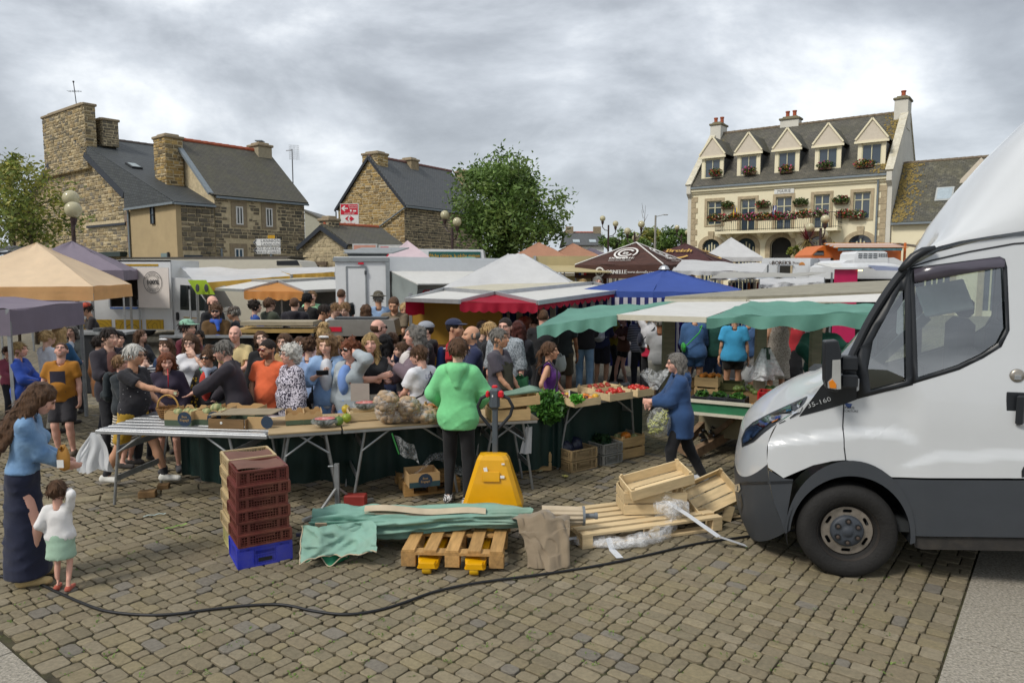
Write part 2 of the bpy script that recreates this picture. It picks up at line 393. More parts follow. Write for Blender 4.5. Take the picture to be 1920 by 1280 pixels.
def d4(poly,fP):
 ee=poly
 for i in range(len(fP)):
  a,b=fP[i],fP[(i+1)%len(fP)];inp=ee;ee=[]
  if not inp:return[]
  f=lambda p:(b[0]-a[0])*(p[1]-a[1])-(b[1]-a[1])*(p[0]-a[0])
  for j in range(len(inp)):
   p,q=inp[j-1],inp[j];fp,fq=f(p),f(q)
   if fq>=0:
    if fp<0:t=fp/(fp-fq);ee.append((p[0]+(q[0]-p[0])*t,p[1]+(q[1]-p[1])*t))
    ee.append(q)
   elif fp>=0:t=fp/(fp-fq);ee.append((p[0]+(q[0]-p[0])*t,p[1]+(q[1]-p[1])*t))
 return ee
aJ=mat('lime_mortar','#bdae8e',.95,var=.22,scale=5,bump=.5,bscale=60)
cG=mat('field_stone',rough=.9,var=.28,scale=9,attr=True,bump=.7,bscale=40,detail=8)
def aX(name,c1,c2,gM,lichen=None,amt=.3,moss=None):
 m=mat(name,c1,rough=.62,var=.2,scale=2);nt,n,l,b=cj(m)
 tc=n.new('ShaderNodeTexCoord');br=n.new('ShaderNodeTexBrick');iv(br,'Scale',1.);iv(br,'Brick Width',.24);iv(br,'Row Height',.13);iv(br,'Mortar Size',.012);iv(br,'Bias',-.1)
 iv(br,'Color1',(*hx(c1),1));iv(br,'Color2',(*hx(c2),1));iv(br,'Mortar',(*hx(gM),1));l.new(tc.outputs['Object'],br.inputs[0]);eg=br.outputs[0]
 for cc,sc,am,lo in((lichen,3.2,amt,.5),(moss,.55,.6,.42)):
  if cc is None:continue
  t=n.new('ShaderNodeTexNoise');iv(t,'Scale',sc);iv(t,'Detail',10);iv(t,'Roughness',.75);l.new(tc.outputs['Object'],t.inputs['Vector'])
  mr=n.new('ShaderNodeMapRange');iv(mr,1,lo);iv(mr,2,lo+.22);iv(mr,4,am);l.new(t.outputs[0],mr.inputs[0])
  mx=n.new('ShaderNodeMix');mx.data_type='RGBA';l.new(mr.outputs[0],mx.inputs['Factor']);l.new(eg,mx.inputs['A']);iv(mx,'B',(*hx(cc),1));eg=mx.outputs['Result']
 l.new(eg,b.inputs['Base Color'])
 bp=n.new('ShaderNodeBump');iv(bp,'Strength',.6);iv(bp,'Distance',.03);l.new(br.outputs['Fac'],bp.inputs['Height']);bp.invert=True;l.new(bp.outputs[0],b.inputs['Normal'])
 return m
a9=aX('dark_slate','#4a4e50','#3e4244','#2c2f30',lichen='#5a5c4e',amt=.35)
bG=aX('weathered_slate','#57544c','#4a4842','#35342f',lichen='#6b6650',amt=.55,moss='#55533d')
bH=aX('grey_slate','#5b5e60','#515456','#3b3d3e',lichen='#6a6a5c',amt=.35)
cd=aX('lichened_slate','#5c5850','#4c4a45','#33322e',lichen='#8a8470',amt=.55,moss='#4c4a38')
bI=aX('lichen_slate_annex','#54534c','#454540','#2f2f2b',lichen='#9a967e',amt=.65,moss='#585335')
aU=mat('zinc','#7d868b',.45,metal=.3,var=.12)
bf=mat('red_clay_ridge','#9c5238',.85,var=.25,scale=5)
cz=mat('lichened_ridge','#6e6252',.9,var=.3,scale=5)
ea=mat('dark_ridge','#4f4742',.85,var=.25,scale=5)
av=mat('black_paint','#1d2024',.5,var=.1)
cH=mat('slate_blue_board','#2b3038',.6,var=.1)
dK=mat('white_frame','#d9d9d4',.45,var=.04)
eD=mat('window_pane','#20262b',.06,var=0.,spec=.9,coat=.5)
fu=mat('beige_render','#a89572',.9,var=.08,scale=1.5,bump=.15,bscale=90,dirt=.2,dirtcol=hx('#8f7e60'))
bJ=mat('granite_trim','#8f816a',.9,var=.18,scale=6,bump=.4,bscale=90)
hD=[hx(c)for c in('#998763','#8d7d5e','#7f735a','#a5946f','#776d59','#938567','#b09f7c','#676050','#9d8862','#857559','#777063')]
eE=[hx(c)for c in('#6e6656','#786e5b','#615b4f','#807561','#6a6355','#877b65','#585449','#746b58','#665f53')]
ge=[hx(c)for c in('#a58a55','#9a8052','#8a744e','#b0945f','#7f6e50','#a08a60','#937a4a','#74674e')]
def bn(ag,O,ex,ci,poly,holes=(),ch=(.13,.24),ln=(.18,.52),pal_=hD,indiv=0,proud=.03,gap=.036,vmin=-1e9,mt=None,dark=1.):
 O=Vector(O);ex=Vector(ex);ci=Vector(ci);us=[p[0]for p in poly];bP=[p[1]for p in poly];v=max(min(bP),vmin);lst=[]
 while v<max(bP):
  h=uniform(*ch)*.86;u=min(us)+uniform(-.2,0)
  while u<max(us):
   L=uniform(*ln)*(.68+h*1.4);hh=h if random.random()<.8 else h*uniform(.6,.9)
   j=lambda:uniform(-.018,.018)
   q=[(u+gap/2+j(),v+gap/2+j()),(u+L-gap/2+j(),v+gap/2+j()),(u+L-gap/2+j(),v+hh-gap/2+j()),(u+gap/2+j(),v+hh-gap/2+j())]
   q=d4(q,poly)
   if len(q)>=3 and not any(u<b and u+L>a and v<d and v+h>c for a,c,b,d in holes):
    cx=sum(p[0]for p in q)/len(q);cy=sum(p[1]for p in q)/len(q)
    lst.append((L*h,q,cx,cy))
   u+=L
  v+=h
 lst.sort(key=lambda t:-t[0]);bY=MB()
 for k,(ar,q,cx,cy)in enumerate(lst):
  pr=proud*uniform(.4,1.25);c=random.choice(pal_);qf=uniform(.84,1.16)*dark;col=tuple(x*qf for x in c)
  w=lambda p,d,s=1.:O+ex*(cx+(p[0]-cx)*s)+Z*(cy+(p[1]-cy)*s)+ci*d
  n=len(q);vv=[w(p,-.02)for p in q]+[w(p,pr*.55,.97)for p in q]+[w(p,pr,.8)for p in q]
  fs=[[2*n+i for i in range(n)]]
  for kk in(0,n):
   for i in range(n):jn=(i+1)%n;fs.append((kk+i,kk+jn,kk+n+jn,kk+n+i))
  if ex.cross(Z).dot(ci)<0:fs=[list(f)[::-1]for f in fs]
  m1=MB()if k<indiv else bY
  m1.col=col;m1.add(vv,fs)
  if k<indiv:m1.build('stone',mt or cG,ag)
 if bY.f:tag(bY.build('stonework',mt or cG,ag),kind='stuff')
def aw(name,ag,e0,e1,r1,r0,m,th=.09,f8=()):
 e0,e1,r0,r1=map(Vector,(e0,e1,r0,r1));ex=(e1-e0).normalized();nz=ex.cross(r0-e0).normalized()
 if nz.z<0:nz=-nz
 ey=nz.cross(ex).normalized();Mx=aj(ex,ey,nz,e0);Mi=Mx.inverted()
 aV=[Mi@p for p in(e0,e1,r1,r0)]+[Mi@Vector(p)for p in f8]
 mb=MB();
 for p in aV:p.z=0
 mb.prism([p for p in aV],(0,0,th));o=mb.build(name,m,ag);o.matrix_local=Mx;return o,Mx
def aC(ag,a,b,m,L=.38,r=.11,name='ridge_tile',joined=False):
 a,b=Vector(a),Vector(b);n=max(2,int((b-a).length/L));jm=MB()
 for i in range(n):
  p,q=a+(b-a)*(i/n),a+(b-a)*((i+1.08)/n);jm.tube([p,q],[r,r*1.18],n=8)
 jm.build('ridge',m,ag)
def aR(ag,dv,w,d,h,rz,m,cap=True,capm=None,name='chimney',stone=None,pots=0):
 mb=MB();c=Vector(dv);mb.box(c+Z*h/2,(w,d,h),rz=rz);o=mb.build(name,m,ag)
 if stone:
  R=Matrix.Rotation(rz,3,'Z');ex,ey=R@vc(1,0,0),R@vc(0,1,0)
  for n_,e_,ww,dd in((-ey,ex,w,d),(ey,ex,w,d),(ex,ey,d,w),(-ex,ey,d,w)):
   if n_.dot(c-_C)>0:continue
   bn(o,c+n_*dd/2-e_*ww/2,e_,n_,[(0,0),(ww,0),(ww,h),(0,h)],**stone)
 if cap:
  mc=MB();mc.box(c+Z*(h+.06),(w+.16,d+.16,.14),rz=rz,bev=.03);mc.box(c+Z*(h+.18),(w*.8,d*.8,.12),rz=rz,bev=.03);mc.build('chimney_cap',capm or bJ,o)
 for k in range(pots):
  mp_=MB();R=Matrix.Rotation(rz,3,'Z');q=c+R@vc((k-(pots-1)/2)*.45,0,h+.22);mp_.lathe([(.13,0),(.12,.3),(.15,.32),(.15,.4)],q,n=10);mp_.build('chimney_pot',bf,o)
 return o
def hj(ag,O,ex,ci,u0,v0,u1,v1,frame=dK,fw=.07,mull=1,trans=0,depth=.12,pane=None,name='window',sur=None,sw=.16,ia=None):
 O=Vector(O);ex=Vector(ex);ci=Vector(ci);q=lambda u,v,d:O+ex*u+Z*v+ci*d
 dw=MB();
 def pr(mb,a,b,c,d,dd,t):mb.prism([q(a,b,dd),q(c,b,dd),q(c,d,dd),q(a,d,dd)],ci*t)
 zf=-depth
 pr(dw,u0,v0,u0+fw,v1,zf,.05);pr(dw,u1-fw,v0,u1,v1,zf,.05);pr(dw,u0+fw,v0,u1-fw,v0+fw,zf,.05);pr(dw,u0+fw,v1-fw,u1-fw,v1,zf,.05)
 for k in range(mull):
  c=u0+(u1-u0)*(k+1)/(mull+1);pr(dw,c-fw*.5,v0+fw,c+fw*.5,v1-fw,zf,.055)
 if trans:c=v0+(v1-v0)*trans;pr(dw,u0+fw,c-fw*.4,u1-fw,c+fw*.4,zf,.057)
 o=dw.build(name,frame,ag)
 us=[u0+fw]+[u0+(u1-u0)*(k+1)/(mull+1)for k in range(mull)]+[u1-fw]
 for i in range(len(us)-1):
  pm=MB();pr(pm,us[i],v0+fw*.5,us[i+1],v1-fw*.5,zf-.01,.02);pm.build('pane',pane or eD,o)
 if sur is not None:
  for a,b,c,d in((u0-sw,v0-sw*.5,u0,v1+sw),(u1,v0-sw*.5,u1+sw,v1+sw),(u0,v1,u1,v1+sw),(u0,v0-sw*.5,u1,v0)):
   sm=MB();pr(sm,a,b,c,d,-depth-.03,depth+.07);sm.build('surround',sur,o)
 return o
def ai(O,ex,aV):return[Vector(O)+Vector(ex)*u+Z*v for u,v in aV]
def cD(h):
 r=h.parent
 for c in list(h.children):
  Mb=h.matrix_basis@c.matrix_basis;c.parent=r;c.matrix_basis=Mb
 bpy.data.objects.remove(h)
dA=vc(.62,.785,0).normalized();gA=vc(-dA.y,dA.x,0)
nG=-dA;nF=-gA
E0=P(240,362,37.);zE=E0.z;K=vc(E0.x,E0.y,0)
gf=aN(vc(K.x,K.y,12),gA,133);hw=(vc(gf.x,gf.y,0)-K).length
fv=P(133,258,gf.y).z
print('houseA eave',zE,'half',hw,'ridge',fv)
X1=aN(vc(K.x,K.y,5.),-gA,330);X1.z=0;gg=(X1-K).length;zX=P(332,381,X1.y).z
X2=aN(vc(X1.x,X1.y,5.),dA,402);X2.z=0;LA=(X2-X1).length
print('ext',gg,'zX',zX,'LA',LA)
hA=thing('stone_house','stone house with a massive gable chimney and beige rendered extension','house',K)
def rel(o,ay):o.location=-Vector(ay);return o
KW=link('walls',None,hA,-K)
wm=MB();Lw=2.75*hw;gZ=fv-(fv-zE)*1.3
hE=[(0,0),(Lw,0),(Lw,gZ),(hw,fv),(0,zE)]
wm.prism(ai(K,gA,hE),dA*(LA+.05));wm.build('wall',aJ,KW)
bn(KW,K+gA*Lw,-gA,nG,[(0,3.),(Lw,3.),(Lw,zE),(Lw-hw,fv-.1),(0,gZ)],holes=[(Lw-5.3,4.78,Lw-.55,4.98)],indiv=300,ch=(.12,.26),ln=(.2,.6))
bm=MB();bm.prism([K+gA*.3+Z*4.92-dA*.02,K+gA*5.+Z*4.92-dA*.02,K+gA*5.+Z*4.8-dA*.02,K+gA*.3+Z*4.8-dA*.02],-dA*.08);bm.build('string_board',cH,KW)
bm=MB();bm.prism([K+gA*.4+Z*3.45-dA*.02,K+gA*3.2+Z*3.45-dA*.02,K+gA*3.2+Z*3.2-dA*.02,K+gA*.4+Z*3.2-dA*.02],-dA*.35);bm.build('shop_fascia',mat('dark_green_fascia','#22302c',.5),KW)
for s in(0,):
 z=2.6;k=0
 while z<zE-.2:
  h=uniform(.28,.4);L=.5 if k%2 else .3;qm=MB();qm.col=tuple(x*uniform(.8,1.1)for x in hx('#7f735e'));qm.box(K+gA*(L/2-.02)+Z*(z+h/2)-dA*0.,(L,.1,h-.02),rz=math.atan2(gA.y,gA.x),bev=.015);qm.build('quoin',cG,KW);z+=h;k+=1
em=MB();em.prism([K,X1,X1+Z*(zX+.04),K+Z*(zX+.04)],dA*.25);em.build('extension_end_wall',fu,KW)
em=MB();em.prism([X1+dA*.25+gA*.02,X2+gA*.02,X2+gA*.02+Z*zX,X1+dA*.25+gA*.02+Z*zX],gA*(gg*.96));em.build('extension_wall',aJ,KW)
bn(KW,X1+dA*.05,dA,nF,[(.2,2.6),(LA-.08,2.6),(LA-.08,zX-.05),(.2,zX-.05)],holes=[(.1,0,.85,3.35)],pal_=eE,ch=(.16,.34),ln=(.25,.55),indiv=40,proud=.03)
cxm=MB();cxm.box(X1+nG*0+gA*0.+dA*.1+Z*zX*.5,(.3,.3,zX),rz=math.atan2(dA.y,dA.x));
eF=gg
hj(KW,K,-gA,nG,eF*.5,4.72,eF*.5+.36,5.62,frame=av,fw=.04,mull=0,trans=.5,depth=-.035,pane=mat('blue_pane','#4a545c',.1))
dm=MB();q=K-gA*(eF*.69)+nG*.03;dm.prism([q,q-gA*.62,q-gA*.62+Z*3.3,q+Z*3.3],nG*.05);d_=dm.build('door',mat('grey_green_door','#6c7d7c',.4),KW)
dm=MB();q=q-gA*.62;dm.prism([q,q-gA*.13,q-gA*.13+Z*3.34,q+Z*3.34],nG*.06);dm.build('door_frame',av,d_)
dm=MB();q=X1+dA*.3+nF*.01;dm.prism([q,q+dA*.9,q+dA*.9+Z*3.2,q+Z*3.2],nF*.04);dm.build('door',mat('dark_blue_door','#2f3b48',.4),KW)
Rs=K+gA*hw;Rs.z=fv+.08;Re=aN(Rs,dA,312);ep=X1-dA*.12+Z*(zX+0.)-gA*.12;hF=X2+Z*zX-gA*.12
Ke=K-dA*.18+Z*(zE+.02)-gA*.05
hG=K-dA*.18+Z*(zX-.06)
mb=MB();rfm=MB()
def b5(name,aV,m):
 e0=Vector(aV[0]);ex=(Vector(aV[1])-e0).normalized();nz=ex.cross(Vector(aV[2])-e0).normalized()
 if nz.z<0:nz=-nz
 ey=nz.cross(ex).normalized();Mx=aj(ex,ey,nz,e0);Mi=Mx.inverted();b=MB();b.prism([Mi@Vector(p)for p in aV],(0,0,.07));o=b.build(name,m,KW);o.matrix_local=Mx;return o
Ve=Rs-dA*.18
xe_m=ep
df=b5('roof',[ep,hF,Re+dA*.3,Ve],a9)
b5('roof_verge',[Ke,ep+Z*.015,Ve+Z*.015],a9);b5('roof_hip',[hG-gA*.1,ep+Z*.02,Ke+Z*.02],a9)
lb=K+gA*Lw;aw('roof',KW,lb+Z*gZ-dA*.18+gA*.2,lb+dA*LA+Z*gZ+gA*.2,K+gA*hw+dA*LA+Z*(fv+.1),Ve,a9)
aC(df.parent,Rs-dA*.1+Z*.06,Re+Z*.06,ea)
for a_,b_ in((Ve+(Ke-Ve)*.3,Ke),(Ve+(lb+Z*gZ-dA*.2-Ve)*.27,lb+Z*gZ-dA*.2)):
 MB().bar(a_-dA*.06-Z*.16,b_-dA*.06-Z*.16,.06,.34).build('bargeboard',cH,KW)
gut=MB();gut.bar(ep-gA*.04-Z*.02,hF-gA*.04-Z*.02,.12,.1);gut.bar(ep-dA*.05,hG-dA*.05,.1,.1);gut.tube([K-dA*.08-gA*.05+Z*(zX-.1),K-dA*.08-gA*.05],.05);gut.build('gutter',aU,KW)
nz=(hF-ep).cross(Ve-ep).normalized();nz=nz if nz.z>0 else-nz
def on_roof(o0,e0,e1,r0,s,t,d=0.):return o0+(e1-e0)*s+(r0-e0)*t+nz*d
sx=(hF-ep).normalized();sy=nz.cross(sx).normalized()
sc_=ep+(Ve-ep)*.5+(hF-ep)*.4
m1=MB();m1.box((0,0,.06),(.55,.85,.12),bev=.02);s1=m1.build('skylight',av,KW);s1.matrix_local=aj(sx,sy,nz,sc_+nz*.05)
MB().box((0,0,.125),(.4,.68,.01)).build('pane',mat('sky_pane','#8f9a98',.08,spec=.9),s1)
cw=(aN(vc(K.x,K.y,12),gA,85)-aN(vc(K.x,K.y,12),gA,163)).length
cc=aN(vc(K.x,K.y,12),gA,124);hI=P(124,212,cc.y).z
cb=vc(cc.x,cc.y,fv-1.9)+dA*.03
aR(KW,cb,cw,.55,hI-cb.z,math.atan2(-gA.y,-gA.x),aJ,stone=dict(ch=(.12,.24),ln=(.2,.55),pal_=hD),name='chimney')
cb2=vc(cc.x,cc.y,0)+dA*1.-gA*.2;cb2.z=fv-.6
aR(KW,cb2,cw*.98,.8,1.35,math.atan2(-gA.y,-gA.x),aJ,name='chimney',stone=dict(ch=(.12,.24),ln=(.2,.5),pal_=eE))
ta=thing('aerial','thin rooftop aerial on the massive stone chimney','aerial',vc(cc.x,cc.y,hI+.2)-gA*.35+dA*.4)
MB().tube([(0,0,0),(-.12,0,1.5)],.022,n=6).build('mast',av,ta)
m1=MB();m1.tube([(-.45,0,1.),(.3,0,1.)],.012,n=5)
for k in range(5):m1.tube([(-.4+k*.15,-.2,1.),(-.4+k*.15,.2,1.)],.008,n=4)
m1.ball((-.12,0,1.52),.06,6,4);m1.build('elements',av,ta)
B0=X2+dA*.03;eB0=P(401,369,B0.y);zB=eB0.z;hJ=aN(vc(B0.x,B0.y,zB),dA,570);hJ.z=0;LB=(hJ-B0).length
wB=3.3;rB=B0+gA*wB;eG=P(352,265,rB.y).z;print('B',zB,LB,eG)
hB=thing('stone_house','long stone house with red ridge tiles and white framed windows','house',B0);BW=link('walls',None,hB,-B0)
MB().prism([B0,B0+gA*wB*2,B0+gA*wB*2+Z*zB,B0+gA*wB+Z*(eG-.1),B0+Z*zB],dA*LB).build('wall',aJ,BW)
def d5(u,v):
 p=aN(vc(B0.x,B0.y,5),dA,u);return(vc(p.x,p.y,0)-B0).dot(dA),P(u,v,p.y).z
w1=(*d5(442,421),*d5(455,388));w2=(*d5(498,425),*d5(510,391));w3=(*d5(437,492),*d5(453,466))
hl=[(w[0]-.02,w[1]-.05,w[2]+.02,w[3]+.05)for w in(w1,w2,w3)]
bn(BW,B0,dA,nF,[(0,2.6),(LB,2.6),(LB,zB-.05),(0,zB-.05)],holes=[(a-.28,b-.12,c+.28,d+.34)for a,b,c,d in hl],pal_=eE,ch=(.12,.26),ln=(.2,.55),indiv=120)
for i,w in enumerate((w1,w2,w3)):
 hj(BW,B0,dA,nF,w[0],w[1],w[2],w[3],fw=.06,mull=1,depth=-.02,pane=(mat('blue_door_pane','#3c566a',.3)if i==2 else None),sur=bJ,sw=.24)
aw('roof',BW,B0-gA*.15+Z*(zB+.02)-dA*.25,B0-gA*.15+dA*(LB+.15)+Z*(zB+.02),B0+gA*wB+dA*(LB+.1)+Z*(eG),B0+gA*wB-dA*.25+Z*(eG),bG)
aw('roof',BW,B0+gA*(2*wB+.15)+Z*(zB+.02)-dA*.25,B0+gA*(2*wB+.15)+dA*(LB+.15)+Z*(zB+.02),B0+gA*wB+dA*(LB+.1)+Z*(eG),B0+gA*wB-dA*.25+Z*(eG),bG)
aC(BW,B0+gA*wB+Z*(eG+.1),B0+gA*wB+dA*LB+Z*(eG+.1),bf)
m1=MB();m1.bar(B0-gA*.2+Z*(zB-.02),B0-gA*.2+dA*(LB+.15)+Z*(zB-.02),.11,.1);m1.tube([B0-gA*.14+dA*.2+Z*3.55,B0-gA*.14+dA*.2],.05);m1.build('gutter',aU,BW)
MB().bar(B0-gA*.1-dA*.22+Z*(zB+.12),B0+gA*wB-dA*.22+Z*(eG+.1),.25,.12).build('flashing',aU,BW)
cB=B0+gA*(wB-.1)-dA*.55;cB.z=eG-3.
aR(BW,cB,.9,1.15,P(320,262,cB.y).z-cB.z,math.atan2(dA.y,dA.x),aJ,stone=dict(ch=(.14,.26),ln=(.25,.5),pal_=ge))
cB=B0+gA*wB+dA*(LB-.45);cB.z=eG-1.9
o=aR(BW,cB,.85,1.,P(503,277,cB.y).z-cB.z,math.atan2(dA.y,dA.x),mat('grey_render','#9b917a',.9,var=.12),stone=None)
MB().box(cB+Z*(P(503,277,cB.y).z-cB.z+.35),(.4,.5,.05)).build('chimney_hood',aU,o)
mp=P(553,470,46);ta=thing('aerial_mast','tall mast with a square grid antenna behind the long stone house','antenna',(mp.x,mp.y,0));tz=P(553,280,46).z
MB().tube([(0,0,0),(0,0,tz)],.035,n=6).build('mast',mat('dull_steel','#6c6e70',.5,metal=.5),ta)
m1=MB()
for k in range(8):m1.tube([(-.15,-.1,tz-.6+k*.12),(.4,.1,tz-.6+k*.12)],.008,n=4);m1.tube([(-.15+k*.078,-.1+k*.028,tz-.65),(-.15+k*.078,-.1+k*.028,tz+.25)],.008,n=4)
m1.tube([(-.35,-.1,tz-.1),(0,0,tz-.05)],.03,n=5);m1.build('grid',mat('pale_steel','#a9abad',.5),ta)
q0,q1=P(571,400,46),P(602,412,46);sh=thing('metal_shed','pale corrugated metal shed behind the stone houses','shed',(q0.x,q0.y,0));m1=MB()
aE,ib=P(571,393,46).z,P(603,411,46).z;w_=q1.x-q0.x
nn=14
for i in range(nn):
 a,b=w_*i/nn,w_*(i+1)/nn;za,zb=aE+(ib-aE)*i/nn,aE+(ib-aE)*(i+1)/nn;m1.prism([(a,0,0),(b,0,0),(b,0,zb),(a,0,za)],(0,.06 if i%2 else .12,0))
m1.build('cladding',mat('cream_cladding','#b9b8a8',.5,var=.06),sh);MB().prism([(0,.13,0),(w_,.13,0),(w_,.13,ib-.1),(0,.13,aE-.1)],(0,6,0)).build('wall',mat('grey_metal','#8d8f8c',.5),sh)
MB().prism([(-.1,-.1,aE+.05),(w_+.15,-.1,ib+.03),(w_+.15,-.1,ib-.08),(-.1,-.1,aE-.06)],(0,6.3,0)).build('roof',mat('shed_roof','#6c6b66',.6),sh)
dH=vc(.62,.785,0).normalized();gH=vc(-dH.y,dH.x,0);H1=P(652,459,33);zh=H1.z;H1.z=0
H2=aN(vc(H1.x,H1.y,3.5),gH,568);H2.z=0;wh=(H2-H1).length;H3=aN(vc(H1.x,H1.y,3.5),dH,752);H3.z=0;LH=(H3-H1).length
eH=P(607,424,((H1+H2)/2).y).z;print('hut',zh,wh,LH,eH)
hH=thing('stone_hut','low stone hut with a red ridge below the gabled house','hut',H1);HW=link('walls',None,hH,-H1)
MB().prism(ai(H1,gH,[(0,0),(wh,0),(wh,zh),(wh/2,eH),(0,zh)]),dH*LH).build('wall',mat('pale_mortar','#b3a486',.95,var=.2),HW)
bn(HW,H2,-gH,-dH,[(0,1.4),(wh,1.4),(wh,zh),(wh/2,eH-.05),(0,zh)],pal_=[hx(c)for c in('#a5987c','#978b70','#ad9f80','#8f836a','#9d9074')],ch=(.14,.24),ln=(.2,.45),proud=.02)
aw('roof',HW,H1-gH*.15+Z*(zh-.05)-dH*.15,H3-gH*.15+Z*(zh-.05)+dH*.2,H3+gH*wh/2+Z*(eH+.02)+dH*.2,H1+gH*wh/2+Z*(eH+.02)-dH*.15,bG)
aw('roof',HW,H2+gH*.15+Z*(zh-.05)-dH*.15,H2+dH*LH+gH*.15+Z*(zh-.05),H3+gH*wh/2+Z*(eH+.02),H1+gH*wh/2+Z*(eH+.02)-dH*.15,bG)
aC(HW,H1+gH*wh/2+Z*(eH+.1),H3+gH*wh/2+Z*(eH+.1),bf,r=.09)
for a_,b_ in((H1+gH*wh/2,H1-gH*.2),(H1+gH*wh/2,H2+gH*.2)):
 MB().bar(a_+Z*(eH-.08)-dH*.2,b_+Z*(zh-.12)-dH*.2,.07,.2).build('bargeboard',cH,HW)
fy=H1+gH*wh*.52+dH*.35;fy.z=eH-.4;aR(HW,fy,.6,.7,P(611,415,fy.y).z-fy.z,math.atan2(dH.y,dH.x),aJ,stone=dict(ch=(.12,.2),ln=(.18,.4),pal_=eE,proud=.02))
wd=mat('old_timber','#5e5142',.8,var=.25,stretch=(1,1,6))
m1=MB();q=H1-dH*.25
for z in(1.5,2.8):m1.bar(q+gH*1.2+Z*z,q+gH*2.75+Z*z,.1,.16)
for t in(1.35,1.95,2.6):m1.bar(q+gH*t+Z*1.,q+gH*t+Z*2.85,.12,.12)
m1.build('timber_frame',wd,HW)
dC=vc(.53,.848,0).normalized();gC=vc(-dC.y,dC.x,0);C1=P(758,386,46);zc=C1.z;C1.z=0
C2=aN(vc(C1.x,C1.y,7),gC,634);C2.z=0;wc=(C2-C1).length;C3=aN(vc(C1.x,C1.y,7),dC,905);C3.z=0;LC=(C3-C1).length
cm=C1+gC*wc/2;ce=P(703,297,cm.y).z;print('C',zc,wc,LC,ce)
hC=thing('stone_house','ochre stone house with bare gable and slate roof behind the tree','house',C1);fb=link('walls',None,hC,-C1)
MB().prism(ai(C1,gC,[(0,0),(wc,0),(wc,zc),(wc/2,ce),(0,zc)]),dC*LC).build('wall',aJ,fb)
bn(fb,C2,-gC,-dC,[(0,2.5),(wc,2.5),(wc,zc),(wc/2,ce-.05),(0,zc)],pal_=ge,ch=(.13,.26),ln=(.22,.6),indiv=60,proud=.03)
bn(fb,C1,dC,-gC,[(0,2.5),(LC,2.5),(LC,zc-.05),(0,zc-.05)],pal_=eE,ch=(.13,.24),ln=(.2,.5),proud=.03)
aw('roof',fb,C1-gC*.2+Z*(zc-.02)-dC*.12,C3-gC*.2+Z*(zc-.02),C3+gC*wc/2+Z*(ce+.1),C1+gC*wc/2+Z*(ce+.1)-dC*.12,bH)
aw('roof',fb,C2+gC*.2+Z*(zc-.02)-dC*.12,C2+dC*LC+gC*.2+Z*(zc-.02),C3+gC*wc/2+Z*(ce+.1),C1+gC*wc/2+Z*(ce+.1)-dC*.12,bH)
aC(fb,C1+gC*wc/2+Z*(ce+.18),C3+gC*wc/2+Z*(ce+.18),mat('plum_ridge','#6a4a44',.8,var=.2))
m1=MB();m1.bar(C1-gC*.26+Z*(zc-.06)-dC*.1,C3-gC*.26+Z*(zc-.06),.13,.12);m1.tube([C1-gC*.2-dC*.12+Z*(zc-.1),C1+gC*wc*.57-dC*.14+Z*(zc-1.9)],.055);m1.tube([C2+gC*.1-dC*.12+Z*(zc-.1),C2+gC*.1-dC*.12],.05);m1.build('gutter',aU,fb)
for a_,b_ in((C1+gC*wc/2,C1-gC*.2),(C1+gC*wc/2,C2+gC*.2)):
 MB().bar(a_+Z*(ce+.02)-dC*.14,b_+Z*(zc-.08)-dC*.14,.06,.14).build('bargeboard',cH,fb)
for t_,u_,v_,ww in((.5,703,292,1.35),(None,768,303,1.),(None,868,325,1.)):
 q=C1+gC*wc/2+dC*.55 if t_ else aN(vc(cm.x,cm.y,9),dC,u_);q.z=ce-1.3;q0=q
 aR(fb,q,.95 if t_ else .8,ww,P(u_,v_,q.y).z-q.z,math.atan2(dC.y,dC.x),aJ if t_ else mat('tan_render','#8f8066',.9,var=.2),stone=dict(ch=(.13,.24),ln=(.2,.5),pal_=ge)if t_ else None)
q=P(1062,470,85);fx=P(1132,470,85).x-q.x;fQ,fR=P(1060,461,85).z,P(1060,434,85).z
fh=thing('far_house','far white house with plain grey slate roof behind the tents','house',(q.x,q.y,0));MB().box((fx/2,4,fQ/2),(fx,8,fQ)).build('wall',mat('white_render','#cfcec8',.9),fh)
aw('roof',fh,(-.3,-.3,fQ),(fx+.3,-.3,fQ),(fx+.1,4,fR),(-.1,4,fR),bH);aw('roof',fh,(-.3,8.3,fQ),(fx+.3,8.3,fQ),(fx+.1,4,fR),(-.1,4,fR),bH)
aC(fh,(-.1,4,fR+.1),(fx+.1,4,fR+.1),bf)
for k in(.28,.72):
 m1=MB();m1.box((0,0,.1),(.8,.9,.1));s_=m1.build('skylight',mat('sky_pane2','#a8b4b8',.1),fh);ns=vc(0,-(fR-fQ),4.3).normalized();s_.matrix_local=aj(vc(1,0,0),ns.cross(vc(1,0,0)),ns,(fx*k,.9,fQ+(fR-fQ)*.3))
for k in(.15,.92):
 MB().box((fx*k,4,fR+.3),(.9,.7,1.)).build('chimney',bJ,fh)
for h_ in(KW,BW,HW,fb):cD(h_)
aT=mat('cream_render','#e5dcbe',.9,var=.05,scale=.8,bump=.1,bscale=120,dirt=.12,dirtcol=hx('#b8aa84'))
b3=mat('hall_granite','#ab9c80',.9,var=.2,scale=5,bump=.4,bscale=60)
dL=mat('pale_dormer_board','#c9bfae',.8,var=.05)
gi=mat('orange_lichen_coping','#c4bfae',.9,var=.2,dirt=.5,dirtcol=hx('#8f7b3a'))
cf=mat('hall_white_render','#c9c6bb',.9,var=.08,scale=1.2)
bK=mat('hall_pane','#3a4652',.05,var=0.,spec=.9)
ba=mat('cream_joinery','#c8c3a4',.5,var=.04)
eI=mat('orange_lichen','#7e6d3e',.95,var=.3,scale=8)
